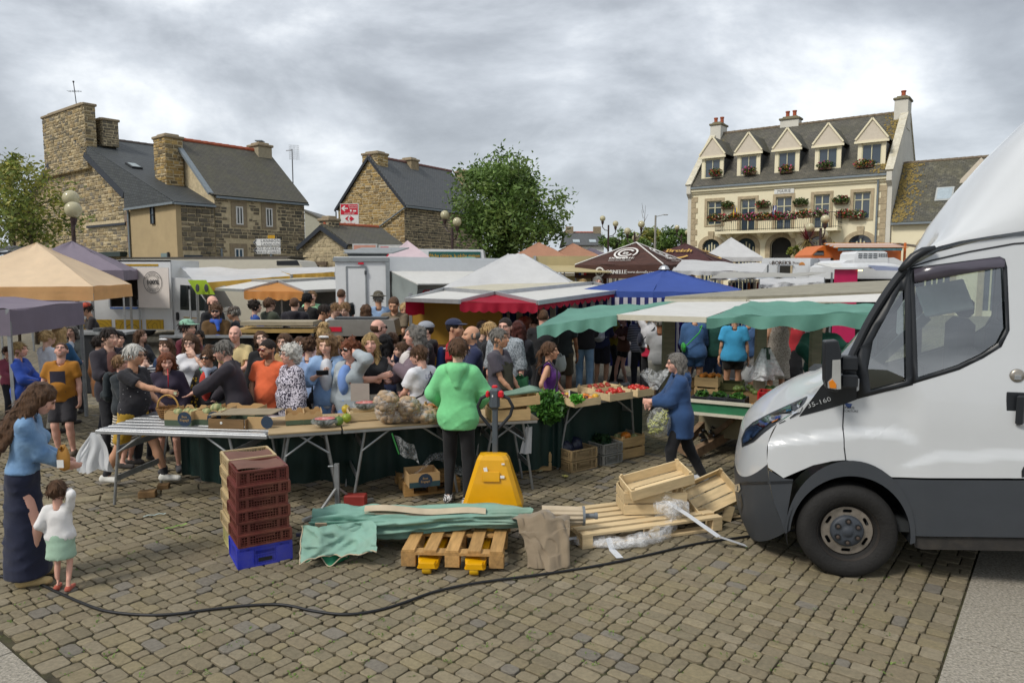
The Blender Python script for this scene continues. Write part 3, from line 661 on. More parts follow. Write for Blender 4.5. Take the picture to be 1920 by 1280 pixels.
fl=vc(-.8,.6,0);ak=-fl;gT=vc(.6,.8,0);nT=-gT
T0=P(1664,326,42.);zT=T0.z;T0.z=0;T1=aN(vc(T0.x,T0.y,5),fl,1296);T1.z=0;LT=(T1-T0).length;dT=8.6
eJ=P(1684,213,(T0+gT*dT/2).y).z;print('hall',zT,LT,eJ)
hall=thing('town_hall','cream town hall with five gabled dormers and a flowered balcony','town hall',T1);HL=link('holder',None,hall,-T1)
def b6(u):p=aN(vc(T0.x,T0.y,5),fl,u);return(vc(p.x,p.y,0)-T1).dot(ak),p.y
def hz(u,v):return P(u,v,b6(u)[1]).z
O=T1
hK=0.
fd=[]
for(a,b,t,bt)in((1325,1352,369,420),(1387,1415,367,430),(1453,1483,363,430),(1524,1554,360,428),(1598,1630,356,414)):
 fd.append((b6(a)[0],hz(a,bt),b6(b)[0],hz(b,t)))
bz=sum(hz(u,432)for u in(1360,1570))/2
g0=sum(u[3]for u in fd)/5-.16;sill0,sill4=fd[0][1],fd[4][1]
fd=[(u[0],(fd[0][1]+fd[4][1])/2 if i in(0,4)else bz+.02,u[2],g0)for i,u in enumerate(fd)]
fz=[]
for(a,b,t)in((1318,1350,447),(1381,1417,446),(1445,1485,444),(1517,1552,444),(1592,1636,442)):
 fz.append((b6(a)[0],b6(b)[0],hz((a+b)/2,t)))
zr=sum(a[2]for a in fz)/5
def aH(x0,x1,ztop,n=14,z0=0.,grow=0.):
 c=(x0+x1)/2;r=(x1-x0)/2+grow;sp=ztop-(x1-x0)/2*.8
 return[(c-r,z0)]+[(c-r*cos(PI*k/n),sp+r*.8*sin(PI*k/n))for k in range(n+1)]+[(c+r,z0)]
holes=[ai(O,ak,[(u[0],u[1]),(u[2],u[1]),(u[2],u[3]),(u[0],u[3])])for u in fd]
holes+=[ai(O,ak,aH(a[0],a[1],zr,z0=.35))for a in fz]
MB().holed(ai(O,ak,[(0,0),(LT,0),(LT,zT),(0,zT)]),holes,gT*.3).build('wall',aT,HL)
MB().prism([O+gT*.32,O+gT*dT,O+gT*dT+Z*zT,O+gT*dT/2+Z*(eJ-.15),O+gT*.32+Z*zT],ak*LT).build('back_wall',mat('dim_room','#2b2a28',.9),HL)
for i,u in enumerate(fd):
 hj(HL,O,ak,nT,u[0],u[1],u[2],u[3],frame=ba,fw=.07,mull=1,trans=.72,depth=.15,pane=bK,sur=b3,sw=.18)
for i,a in enumerate(fz):
 m1=MB();be=aH(a[0],a[1],zr,grow=.3);inner=aH(a[0],a[1],zr,z0=0.)
 aV=ai(O,ak,be)+ai(O,ak,inner)[::-1]
 n_=len(be);bP=[p+nT*.05 for p in ai(O,ak,be)]+[p+nT*.05 for p in ai(O,ak,inner)]+[p-nT*.2 for p in ai(O,ak,be)]+[p-nT*.2 for p in ai(O,ak,inner)]
 eq=[]
 for k in range(n_-1):eq+=[(k,n_+k,n_+k+1,k+1),(n_+k,3*n_+k,3*n_+k+1,n_+k+1),(k,k+1,2*n_+k+1,2*n_+k)]
 m1.add(bP,eq);c=(a[0]+a[1])/2;m1.prism(ai(O+nT*.02,ak,[(c-.16,zr+0.),(c+.16,zr+0.),(c+.2,zr+.5),(c-.2,zr+.5)]),nT*.09);ar=m1.build('arch',b3,HL)
 if i==2:dd=1.
 else:dd=.2
 w_=a[1]-a[0]
 MB().prism(ai(O-nT*dd,ak,aH(a[0]+(.35 if i==2 else 0),a[1]-(.35 if i==2 else 0),zr-(.3 if i==2 else 0))),-nT*.02).build('pane',bK,ar)
 m1=MB()
 for f_ in(.14,.34,.5,.66,.86):m1.prism(ai(O-nT*(dd-.03),ak,[(a[0]+w_*f_-.04,.3),(a[0]+w_*f_+.04,.3),(a[0]+w_*f_+.04,zr-.22-abs(f_-.5)*.9),(a[0]+w_*f_-.04,zr-.22-abs(f_-.5)*.9)]),nT*.05)
 m1.prism(ai(O-nT*(dd-.03),ak,[(a[0]+.1,zr-1.05),(a[1]-.1,zr-1.05),(a[1]-.1,zr-.97),(a[0]+.1,zr-.97)]),nT*.06);m1.build('joinery',ba,ar)
 if i==2:
  MB().holed(ai(O-nT*.95,ak,[(a[0]-.3,0),(a[1]+.3,0),(a[1]+.3,zr+.3),(a[0]-.3,zr+.3)]),[ai(O-nT*.95,ak,aH(a[0]+.35,a[1]-.35,zr-.3,z0=.05))],-nT*.05).build('porch_wall',aT,HL)
for x0,s in((0,1),(LT,-1)):
 z=.2;k=0
 while z<zT-.6:
  L=.42 if k%2 else .28;MB().prism(ai(O,ak,[(x0-s*.03,z),(x0+s*L,z),(x0+s*L,z+.34),(x0-s*.03,z+.34)]),nT*.04).build('quoin',b3,HL);z+=.36;k+=1
m1=MB();m1.prism(ai(O,ak,[(-.1,zT-.28),(LT+.1,zT-.28),(LT+.1,zT-.05),(-.1,zT-.05)]),nT*.22);m1.prism(ai(O,ak,[(-.1,zT-.42),(LT+.1,zT-.42),(LT+.1,zT-.28),(-.1,zT-.28)]),nT*.1);m1.build('cornice',aT,HL)
m1=MB();m1.prism(ai(O+nT*.22,ak,[(0,zT-.1),(LT,zT-.1),(LT,zT+.02),(0,zT+.02)]),nT*.1);m1.tube([O+ak*(LT-.45)+nT*.1+Z*(zT-.3),O+ak*(LT-.45)+nT*.1],.055);m1.build('gutter',aU,HL)
e0,e1=O+nT*.25+Z*(zT-.02),O+nT*.25+ak*LT+Z*(zT-.02);r0,r1=O+gT*dT/2+Z*eJ,O+gT*dT/2+ak*LT+Z*eJ
rfo,Mrf=aw('roof',HL,e0,e1,r1,r0,cd)
aw('roof',HL,O+gT*(dT+.25)+Z*(zT-.02),O+gT*(dT+.25)+ak*LT+Z*(zT-.02),r1,r0,cd)
aC(HL,r0+Z*.06,r1+Z*.06,cz,L=.4,r=.12)
sl=(r0-e0)
for f0,f1 in((.03,.075),):
 m1=MB();
 for k in range(420):
  t_=random.random();x_=LT-.12-abs(gauss(0,.34));q=e0+ak*x_+sl*t_;Mq=Mrf.to_3x3();r=uniform(.02,.1)
  aV=[q+Mq@vc(r*cos(a)*uniform(.5,1),r*1.4*sin(a)*uniform(.5,1),.093+.00008*k)for a in[2*PI*j/7 for j in range(7)]];m1.poly(aV)
 for k in range(50):
  t_=.55+.45*random.random();x_=.25+abs(gauss(0,.2));q=e0+ak*x_+sl*t_;Mq=Mrf.to_3x3();r=uniform(.02,.1)
  m1.poly([q+Mq@vc(r*cos(a)*uniform(.5,1),r*1.4*sin(a)*uniform(.5,1),.093+.00008*k)for a in[2*PI*j/7 for j in range(7)]])
 tag(m1.build('lichen',eI,HL),kind='stuff')
for x0,sx in((LT,1),(0,-1)):
 m1=MB();B_=O+ak*x0;m1.prism([B_,B_+gT*dT,B_+gT*dT+Z*(zT+.25),B_+gT*dT/2+Z*(eJ+.35),B_-gT*.3+Z*(zT+.1),B_-gT*.3+Z*(zT-.4),B_+Z*(zT-.7)],ak*(.28*sx));m1.build('gable',cf,HL)
 m1=MB();c0=B_+ak*.14*sx
 for a_,b_ in((c0-gT*.35+Z*(zT+.16),c0+gT*(dT/2-.4)+Z*(eJ+.05)),(c0+gT*(dT+.05)+Z*(zT+.28),c0+gT*(dT/2+.4)+Z*(eJ+.05))):m1.bar(a_,b_,.42,.12,up=Z)
 m1.build('coping',gi,HL)
 fy=c0+gT*dT/2-ak*.2*sx;fy.z=eJ-1.;aR(HL,fy,.75,1.25,1.75 if sx>0 else 1.6,math.atan2(ak.y,ak.x),cf,capm=mat('mossy_cap','#77705a',.95,var=.3),pots=1 if sx>0 else 2)
q=aN(vc(r0.x,r0.y,eJ),ak,1481);q.z=eJ-.8;aR(HL,q+gT*.2,1.2,.75,1.25,math.atan2(ak.y,ak.x),cf,capm=aQ['mossy_cap'],pots=2)
hL=(eJ-zT)/(dT/2)
for i,(cu,wv,ay,top,ap)in enumerate(((1338,26,337,303,255),(1401,27,334,298,250),(1470,28,330,293,243),(1541,29,325,287,237),(1617,31,319,280,231))):
 x,y=b6(cu);x=LT*(i*.2035+.106)
 ww=1.25;zb=zT+.62;bg=zb+1.2;fB=bg+1.42;F0=O+gT*.3+ak*x
 dn=MB();aP=ww/2+.12
 fH=lambda z:(z-zT)/hL+.4
 out_=[(-aP,zb-.35),(aP,zb-.35),(aP,bg+.06),(-aP,bg+.06)]
 dn.holed(ai(F0,ak,out_),[ai(F0,ak,[(-ww/2+.1,zb),(ww/2-.1,zb),(ww/2-.1,bg),(-ww/2+.1,bg)])],gT*.12);dr=dn.build('dormer',aT,HL)
 for s in(-1,1):
  MB().prism([F0+ak*s*aP+gT*.12+Z*(zb-.3),F0+ak*s*aP+gT*.12+Z*(bg+.05),F0+ak*s*aP+gT*(fH(bg)+.1)+Z*(bg+.05)],-ak*s*.08).build('cheek',a9,dr)
 MB().prism(ai(F0+nT*.12,ak,[(-aP-.16,bg+.16),(aP+.16,bg+.16),(aP+.1,bg+.34),(0,fB),(-aP-.1,bg+.34)][0:5]),gT*.1).build('pediment',dL,dr)
 m1=MB()
 for s in(-1,1):m1.bar(F0+nT*.15+ak*s*(aP+.13)+Z*(bg+.28),F0+nT*.15+Z*(fB+.03),.09,.09)
 m1.bar(F0+nT*.14-ak*(aP+.18)+Z*(bg+.12),F0+nT*.14+ak*(aP+.18)+Z*(bg+.12),.1,.12);m1.build('verge',aT,dr)
 for s in(-1,1):
  MB().prism([F0-gT*.02+ak*s*(aP+.1)+Z*(bg+.26),F0+gT*(fH(bg)+.2)+ak*s*(aP+.1)+Z*(bg+.26),F0+gT*(fH(fB)+.1)+Z*(fB-.02),F0-gT*.02+Z*(fB-.02)],Z*.05).build('dormer_roof',bI if s>0 else cd,dr)
 hj(dr,F0,ak,nT,-ww/2+.1,zb,ww/2-.1,bg,frame=ba,fw=.05,mull=1,depth=.08,pane=bK)
ic,_=b6(1468);mz=g0+.335;m1=MB();m1.prism(ai(O+nT*.03,ak,[(ic-.6,mz-.14),(ic+.6,mz-.14),(ic+.6,mz+.14),(ic-.6,mz+.14)]),nT*.03);pl=m1.build('name_plate',dK,HL)
m1=MB();aa(m1,'MAIRIE',aj(ak,Z,nT,O+nT*.066+ak*ic+Z*mz),.27);m1.build('lettering',mat('dark_letters','#3a3c40',.5),pl)
eh,_=b6(1351);e4,_=b6(1578);m1=MB();m1.prism(ai(O,ak,[(eh,bz-.16),(e4,bz-.16),(e4,bz),(eh,bz)]),nT*1.)
for f_ in(.1,.37,.63,.9):q=eh+(e4-eh)*f_;m1.prism([O+ak*(q-.12)+Z*(bz-.16),O+ak*(q-.12)+nT*.8+Z*(bz-.16),O+ak*(q-.12)+nT*.7+Z*(bz-.3),O+ak*(q-.12)+Z*(bz-.55)],ak*.24)
bal=m1.build('balcony',aT,HL)
m1=MB();n_=62
for z in(bz+.08,bz+.92):m1.bar(O+ak*eh+nT*.95+Z*z,O+ak*e4+nT*.95+Z*z,.03,.03)
for k in range(n_+1):q=O+ak*(eh+(e4-eh)*k/n_)+nT*.95;m1.bar(q+Z*(bz),q+Z*(bz+.92),.016,.016)
for x_ in(eh,e4):
 for z in(bz+.08,bz+.92):m1.bar(O+ak*x_+Z*z,O+ak*x_+nT*.95+Z*z,.03,.03)
 for k in range(6):q=O+ak*x_+nT*(.16*k);m1.bar(q+Z*bz,q+Z*(bz+.92),.016,.016)
m1.build('railing',av,bal)
cD(HL)
cI=mat('leaf_green',rough=.6,var=.2,attr=True,transl=.25)
def aZ(mb,c,r,n,bU,size=.06,bV=1.):
 for _ in range(n):
  v=vc(gauss(0,1),gauss(0,1),gauss(0,1)).normalized()*(random.random()**.4)
  p=Vector(c)+vc(v.x*r[0],v.y*r[1],v.z*r[2]);a=vc(gauss(0,1),gauss(0,1),gauss(0,1)*bV).normalized();b_=a.cross(vc(gauss(0,1),gauss(0,1),gauss(0,1))).normalized()
  s=size*uniform(.6,1.4);c_=random.choice(bU);q=uniform(.7,1.3);mb.col=tuple(x*q for x in c_)
  mb.add([p-a*s,p+b_*s*.55,p+a*s,p-b_*s*.55],[(0,1,2,3)])
GR=[hx('#3c4f22'),hx('#4a5f2a'),hx('#314420'),hx('#5a6b30')];RD=[hx('#b02038'),hx('#c23048')];PK=[hx('#c04878'),hx('#b85c8c')];YL=[hx('#b08a2a'),hx('#a8702a')];WH=[hx('#c8c8a0'),hx('#d8d8c0')]
flo=[(1338,326,.5,RD+YL),(1401,323,.5,YL+PK),(1469,320,.5,YL+PK),(1541,313,.5,GR+PK),(1615,310,.6,RD+YL)]
where='hanging in a dormer window of the town hall'
flo2=[(1350,411,RD+YL),(1370,411,RD+WH),(1390,409,YL+RD),(1418,409,RD+PK),(1440,409,YL+RD),(1466,408,RD+RD),(1490,407,PK+WH),(1517,404,RD+YL),(1545,403,PK+WH),(1582,404,RD+YL),(1608,405,RD+WH)]
flo3=[(1364,387,YL+GR),(1430,386,GR+RD),(1501,382,GR+GR),(1576,378,GR+RD)]
def bo(u,v,cZ,w,bU,ac,group):
 x,y=b6(u);q=O+ak*x+nT*cZ;q.z=P(u,v,q.y).z;t=thing('flower_box',ac,'flower box',q,math.atan2(ak.y,ak.x),group)
 MB().box((0,0,-.08),(w*1.5,.2,.16),bev=.02).build('trough',mat('brown_trough','#5d4a38',.8),t)
 m1=MB();aZ(m1,(0,-.02,.1),(w,.22,.27),240,GR,.07);aZ(m1,(0,-.1,.12),(w*1.,.2,.28),90,bU,.06);m1.build('blooms',cI,t)
ORD='first second third fourth fifth sixth seventh eighth ninth tenth last'.split()
dn_=('first','second','third','fourth','fifth')
for i,(u,v,w,c)in enumerate(flo):bo(u,v,-.1,w,c,f'flower box in the {dn_[i]} dormer window of the town hall from the left chimney','dormer flower boxes')
for i,(u,v,c)in enumerate(flo2):bo(u,v,1.08 if i not in(0,10,9)else(1.08 if i==0 else .2),.52,c,f'{ORD[i]} flower box from the left end of the town hall balcony','balcony flower boxes')
for i,(u,v,c)in enumerate(flo3):bo(u,v,.16,.5,c,('yellow','green and red','plain green','green and pink')[i]+f' wall basket between the {dn_[i]} and {dn_[i+1]} upper windows of the town hall','wall baskets')
for k,u in enumerate((1381,1453)):
 x,y=b6(u);q=O+ak*x+nT*1.;q.z=bz+.6;t=thing('flag',('blue and yellow flag','white and blue flag')[k]+' on a short pole at the balcony rail','flag',q,0,'balcony flags');MB().tube([(0,0,-.1),(0.,-.25,.95)],.015,n=5).build('pole',av,t)
 m1=MB()
 for j,cc in enumerate((('#e0c040','#3a4a9a','#e0c040')if k==0 else('#2a3a80','#d8d8dc','#2a3a80'))):m1.col=hx(cc);m1.grid(lambda a,b,j=j:vc(.02+.09*(j+a)*.8+.02*sin(b*9),-.22+.25*(1-b)*-.5+.05*sin(b*7+j),.85-.75*b),2,6)
 m1.build('cloth',mat('flag_cloth',rough=.8,var=.05,attr=True),t)
A0=T0+ak*.3+gT*.2;zx=P(1672,419,A0.y).z;LX=11.;dX=6.2;fA=P(1712,309,(A0+gT*dX/2).y).z;print('annex',zx,fA)
anx=thing('annex','lower cream wing beside the town hall with lichen covered roof','building',A0);AX=link('holder',None,anx,-A0)
ah=[(2.3-.75,2.3+.75),(5.4-.75,5.4+.75)]
ff=P(1705,447,A0.y-.5).z
MB().holed(ai(A0,ak,[(0,0),(LX,0),(LX,zx),(0,zx)]),[ai(A0,ak,aH(a,b,ff,z0=.3))for a,b in ah],gT*.3).build('wall',aT,AX)
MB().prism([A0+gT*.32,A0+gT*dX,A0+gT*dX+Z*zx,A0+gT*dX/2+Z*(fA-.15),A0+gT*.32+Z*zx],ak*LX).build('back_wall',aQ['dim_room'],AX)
for a,b in ah:
 m1=MB();be=ai(A0,ak,aH(a,b,ff,grow=.3));inner=ai(A0,ak,aH(a,b,ff));n_=len(be);m1.add([p+nT*.05 for p in be]+[p+nT*.05 for p in inner],[(k,n_+k,n_+k+1,k+1)for k in range(n_-1)]);c=(a+b)/2;m1.prism(ai(A0+nT*.02,ak,[(c-.16,ff),(c+.16,ff),(c+.2,ff+.45),(c-.2,ff+.45)]),nT*.09);ar=m1.build('arch',b3,AX)
 MB().prism(ai(A0-nT*.2,ak,aH(a,b,ff)),-nT*.02).build('pane',bK,ar)
 m1=MB()
 for f_ in(.2,.42,.58,.8):x_=a+(b-a)*f_;m1.prism(ai(A0-nT*.16,ak,[(x_-.04,.3),(x_+.04,.3),(x_+.04,ff-.15),(x_-.04,ff-.15)]),nT*.05)
 m1.build('joinery',ba,ar)
aw('roof',AX,A0+nT*.25+Z*(zx-.02),A0+nT*.25+ak*LX+Z*(zx-.02),A0+gT*dX/2+ak*LX+Z*fA,A0+gT*dX/2+Z*fA,bI)
aw('roof',AX,A0+gT*(dX+.2)+Z*(zx-.02),A0+gT*(dX+.2)+ak*LX+Z*(zx-.02),A0+gT*dX/2+ak*LX+Z*fA,A0+gT*dX/2+Z*fA,bI)
aC(AX,A0+gT*dX/2+Z*(fA+.06),A0+gT*dX/2+ak*LX+Z*(fA+.06),cz)
e0=A0+nT*.25+Z*(zx-.02);sl=A0+gT*dX/2+Z*fA-e0;gj=ak.cross(sl).normalized();gj=gj if gj.z>0 else-gj;syx=gj.cross(ak).normalized();m1=MB()
for k in range(500):
 q=e0+ak*(.05+abs(gauss(0,.5)))+sl*random.random();r=uniform(.02,.11);m1.poly([q+gj*(.093+.00008*k)+ak*r*cos(a)*uniform(.5,1)+syx*1.4*r*sin(a)*uniform(.5,1)for a in[2*PI*j/7 for j in range(7)]])
tag(m1.build('lichen',eI,AX),kind='stuff')
m1=MB();m1.box((0,0,.1),(.9,1.1,.12),bev=.02);s_=m1.build('skylight',mat('pale_zinc','#a9adac',.5),AX);s_.matrix_basis=aj(ak,syx,gj,e0+ak*2.45+sl*.42)
MB().box((0,0,.165),(.72,.9,.01)).build('pane',mat('hall_sky_pane','#9aa8b0',.08,spec=.9),s_)
F0=A0+gT*.55+ak*4.15;zb=zx+.95;bg=zb+1.1;fB=bg+1.35;aP=.75;m1=MB();m1.holed(ai(F0,ak,[(-aP,zb-.3),(aP,zb-.3),(aP,bg+.05),(-aP,bg+.05)]),[ai(F0,ak,[(-.5,zb),(.5,zb),(.5,bg),(-.5,bg)])],gT*.12);dr=m1.build('dormer',aT,AX)
MB().prism(ai(F0+nT*.12,ak,[(-.95,bg+.05),(.95,bg+.05),(.9,bg+.25),(0,fB),(-.9,bg+.25)]),gT*.1).build('pediment',dL,dr)
m1=MB()
for s in(-1,1):m1.prism([F0+ak*s*aP+gT*.12+Z*(zb-.3),F0+ak*s*aP+gT*.12+Z*(bg+.05),F0+ak*s*aP+gT*2.2+Z*(bg+.05)],-ak*s*.08);m1.prism([F0+ak*s*.9+Z*(bg+.2),F0+gT*2.4+ak*s*.9+Z*(bg+.2),F0+gT*3.+Z*(fB-.03),F0+Z*(fB-.03)],Z*.05)
m1.build('dormer_roof',bI,dr);hj(dr,F0,ak,nT,-.5,zb,.5,bg,frame=ba,fw=.05,mull=1,depth=.08,pane=bK)
MB().prism(ai(A0+nT*.22,ak,[(0,zx-.1),(LX,zx-.1),(LX,zx+.02),(0,zx+.02)]),nT*.1).build('gutter',aU,AX)
cD(AX)
dh=mat('bark','#5c5145',.9,var=.3,scale=6,bump=.6,bscale=25)
eK=mat('tree_leaf',rough=.55,var=.15,attr=True,transl=.3)
def eu(name,ac,ay,height,fS,fT,nl,bU,lsize=.1,trunk_r=.16,clumps=26,seed=1,group=None,gap=.33,open_=.55):
 rs=random.Random(seed);t=thing(name,ac,'tree',ay,0,group);tm=MB();tm.smooth=True
 cc,cr=Vector(fS),Vector(fT);top=vc(cc.x*.6,cc.y*.6,cc.z+cr.z*.35)
 tr=[vc(0,0,0),vc(.05,0,cc.z-cr.z*.9),vc(cc.x*.4,cc.y*.4,cc.z-cr.z*.2),top]
 tm.tube(tr,[trunk_r,trunk_r*.8,trunk_r*.5,trunk_r*.15],n=8)
 lm=MB();cl=[]
 for k in range(clumps):
  while True:
   v=vc(rs.uniform(-1,1),rs.uniform(-1,1),rs.uniform(-1,1))
   if gap<v.length<1:break
  v=v*(1.+.42*mnoise.noise(v.normalized()*1.7+vc(seed,0,0)));p=cc+vc(v.x*cr.x,v.y*cr.y,v.z*cr.z);cl.append(p)
  s=tr[1].lerp(tr[2],rs.random())if v.z<.2 else tr[2].lerp(tr[3],rs.random()*.8);ix=s.lerp(p,.5)+vc(rs.gauss(0,.15),rs.gauss(0,.15),.12*cr.z*.4)
  tm.tube([s,ix,p],[trunk_r*.32,trunk_r*.2,trunk_r*.05],n=5)
  for j in range(3):
   e=p+vc(rs.gauss(0,1),rs.gauss(0,1),rs.gauss(.2,.8))*.22*min(cr);tm.tube([ix.lerp(p,.7),e],[trunk_r*.08,trunk_r*.03],n=4);cl.append(e)
 gN=nl//len(cl)
 for p in cl:
  gL=rs.uniform(.72,1.25);rr=min(cr)*rs.uniform(.14,.3)*open_/.55
  dv=rs.choice(bU)
  for _ in range(gN):
   v=vc(rs.gauss(0,.55),rs.gauss(0,.55),rs.gauss(0,.45))*rr*1.3;q=p+v
   a=vc(rs.gauss(0,1),rs.gauss(0,1),rs.gauss(-.3,.7)).normalized();b_=a.cross(vc(rs.gauss(0,1),rs.gauss(0,1),rs.gauss(0,1))).normalized();s=lsize*rs.uniform(.6,1.35)
   f_=gL*rs.uniform(.75,1.3);lm.col=tuple(x*f_ for x in(dv if rs.random()<.8 else rs.choice(bU)));lm.add([q-a*s,q-b_*s*.42+a*s*.1,q+a*s,q+b_*s*.42+a*s*.1],[(0,1,2,3)])
 tm.build('trunk',dh,t);lm.build('crown',eK,t);return t
LG=[hx(c)for c in('#5f7a3a','#566f34','#6b8542','#4c6530','#768c48')]
LY=[hx(c)for c in('#7f8840','#919242','#6e7d38','#9c984c','#667234')]
q=P(948,480,38);s_=38/dt
eu('maple_tree','large leafy green tree between the stone house and the tents',(q.x,q.y,0),9,(0,0,P(948,400,38).z),(84*s_,2.3,84*s_),21000,LG,lsize=.125,trunk_r=.2,clumps=52,seed=5,gap=.3,open_=.5)
q=P(60,480,24);s_=24/dt
eu('young_tree','sparse yellow green tree beside the globe lamp and orange tent',(q.x,q.y,0),6,(-.4,0,P(60,395,24).z),(98*s_,1.6,74*s_),5200,LY,lsize=.085,trunk_r=.07,clumps=34,seed=11,gap=.2,open_=.6)
q=P(15,300,25)
eu('slim_tree','slender leafy treetop rising at the picture edge beside the chimney house',(q.x,q.y,0),6,(.1,0,P(15,312,25).z),(.5,.5,.8),900,LY,lsize=.09,trunk_r=.05,clumps=9,seed=12,gap=.1)
for k,(u,v,Y,rx,ii,bU,nm)in enumerate(((1158,455,62,28,20,LG,'round dark green bush left of the twin globe lamps'),(1212,450,66,30,26,LY,'loose grey green tree behind the brown printed tents'),(1258,455,64,30,22,LG,'dark leafy tree beside the corner of the town hall'),(1190,462,60,26,14,LG,'low shrub just above the brown printed tents'),(1290,448,60,12,18,LG,'narrow green shrub against the hall corner'))):
 q=P(u,v,Y);s_=Y/dt;eu('shrub_tree',nm,(q.x,q.y,0),5,(0,0,q.z),(rx*s_,1.2,ii*s_),3000,bU,lsize=.14,trunk_r=.1,clumps=20,seed=20+k,group='trees beyond the market')
q=P(1205,470,70);t=thing('bare_sapling','thin leafless sapling rising behind the brown printed tents','tree',(q.x,q.y,0));m1=MB();aE=P(1205,385,70).z;m1.tube([(0,0,0),(0,0,aE*.6),(.2,0,aE)],[.1,.06,.01],n=5)
for k in range(8):z=aE*(.5+.06*k);a=k*2.4;m1.tube([(0,0,z),(.5*cos(a),.5*sin(a),z+.9)],[.03,.006],n=4)
m1.build('trunk',dh,t)
def d6(u,v,Y,h,ac,bU):
 q=P(u,v,Y);t=thing('cordyline',ac,'plant',(q.x,q.y,0));MB().tube([(0,0,0),(0,0,q.z)],[.09,.07],n=6).build('trunk',dh,t);m1=MB()
 for k in range(130):
  el=uniform(-.9,1.5);az=uniform(0,6.28);L=h*uniform(.7,1.1);d=vc(cos(az)*cos(el),sin(az)*cos(el),sin(el));s=d.cross(Z).normalized()*.035;o_=vc(0,0,q.z);ix=o_+d*L*.55;tip=o_+d*L-Z*.12*L*(1 if el<.7 else 0)
  c_=bU[0]if el>.2 else bU[1];f_=uniform(.7,1.2);m1.col=tuple(x*f_ for x in c_);m1.add([o_-s*.5,o_+s*.5,ix+s,ix-s,tip],[(0,1,2,3),(3,2,4)])
 m1.build('crown',eK,t)
d6(1514,450,39,.95,'spiky plant with red crown and straw skirt before the hall',(hx('#6e2a30'),hx('#8a7a4a')))
for k,(u,v,Y,rx,ii,nm)in enumerate(((1492,470,38,14,8,'small yellow shrub below the red spiky plant'),(1560,468,36,20,9,'straw coloured bush beneath the orange striped awning'),(1590,468,37,16,9,'dull green bush beside the white roof vents'))):
 q=P(u,v,Y);s_=Y/dt;eu('garden_bush',nm,(q.x,q.y,0),3,(0,0,q.z),(rx*s_,.6,ii*s_),700,LY,lsize=.09,trunk_r=.05,clumps=9,seed=40+k)
fC=mat('globe_glass','#c9c2a0',.25,var=.05,scale=4,dirt=.5,dirtcol=hx('#9c9670'),coat=.3,transl=.25)
dM=mat('lamp_pole','#3a2a28',.5,var=.1)
def aM(Y,bW,gO,ac,r=.235):
 b=P(bW[0],bW[1],Y);t=thing('street_lamp',ac,'street lamp',(b.x,b.y,0),0,'globe street lamps');zp=b.z;MB().lathe([(.11,0),(.11,.25),(.07,.3),(.06,zp)],n=10).build('pole',dM,t)
 for k,(u,v)in enumerate(gO):
  g=P(u,v,Y);eo=vc(g.x-b.x,(-.3 if k%2 else .3),g.z);a=vc(0,0,min(zp-.1,g.z-.85));bt=eo-Z*(r+.12)
  m1=MB();m1.tube([a,a+vc(eo.x*.6,eo.y*.6,.05),vc(eo.x,eo.y,a.z+.25),bt],.03,n=6);m1.lathe([(.05,-.12),(.09,0),(.11,.1)],bt+Z*.02,n=10);ar=m1.build('arm',dM,t)
  MB(1).ball(eo,r,20,12).build('globe',fC,t)
aM(23,(136,408),[(122,370),(148,395)],'globe street lamp with two globes beside the chimney house',r=.25)
aM(35,(848,428),[(833,402),(858,417)],'globe street lamp with two globes before the large tree',r=.215)
aM(50,(1141,422),[(1131,409),(1153,420)],'distant twin globe lamp nearest the far slate roof',r=.2)
aM(46,(1190,436),[(1178,433),(1201,421),(1193,446)],'distant globe lamp with three globes above the brown tent',r=.22)
aM(58,(1278,440),[(1271,426),(1287,436)],'distant twin globe lamp next to the hall corner',r=.2)
aM(33,(1539,428),[(1524,426),(1542,412),(1550,441)],'globe street lamp with three globes before the town hall',r=.2)
q=P(1228,470,62);t=thing('street_light','tall bracket street light behind the brown tents','street light',(q.x,q.y,0));aE=P(1228,404,62).z;MB().tube([(0,0,0),(0,0,aE)],[.11,.08],n=8).build('pole',mat('concrete_pole','#8f8c84',.8),t);m1=MB();m1.tube([(0,0,aE-.1),(.7,0,aE+.06)],.04,n=6);m1.box((.85,0,aE+.06),(.4,.2,.1),bev=.03);m1.build('lamp_head',aQ['pale_steel'],t)
aO=mat('sign_white','#dcdcd8',.4,var=.03);dN=mat('sign_black','#22252a',.5,var=0);eL=mat('sign_yellow','#d9a520',.4,var=.03)
Ys=28.;c0=P(508,500,Ys);t=thing('direction_sign','white arrow direction sign with yellow road number on a post','sign',(c0.x,c0.y,0));k_=Ys/dt
zz=lambda v:P(508,v,Ys).z;xx=lambda u:P(u,460,Ys).x-c0.x
MB().tube([(0,.06,0),(0,.06,zz(446))],.04,n=8).build('post',aU,t)
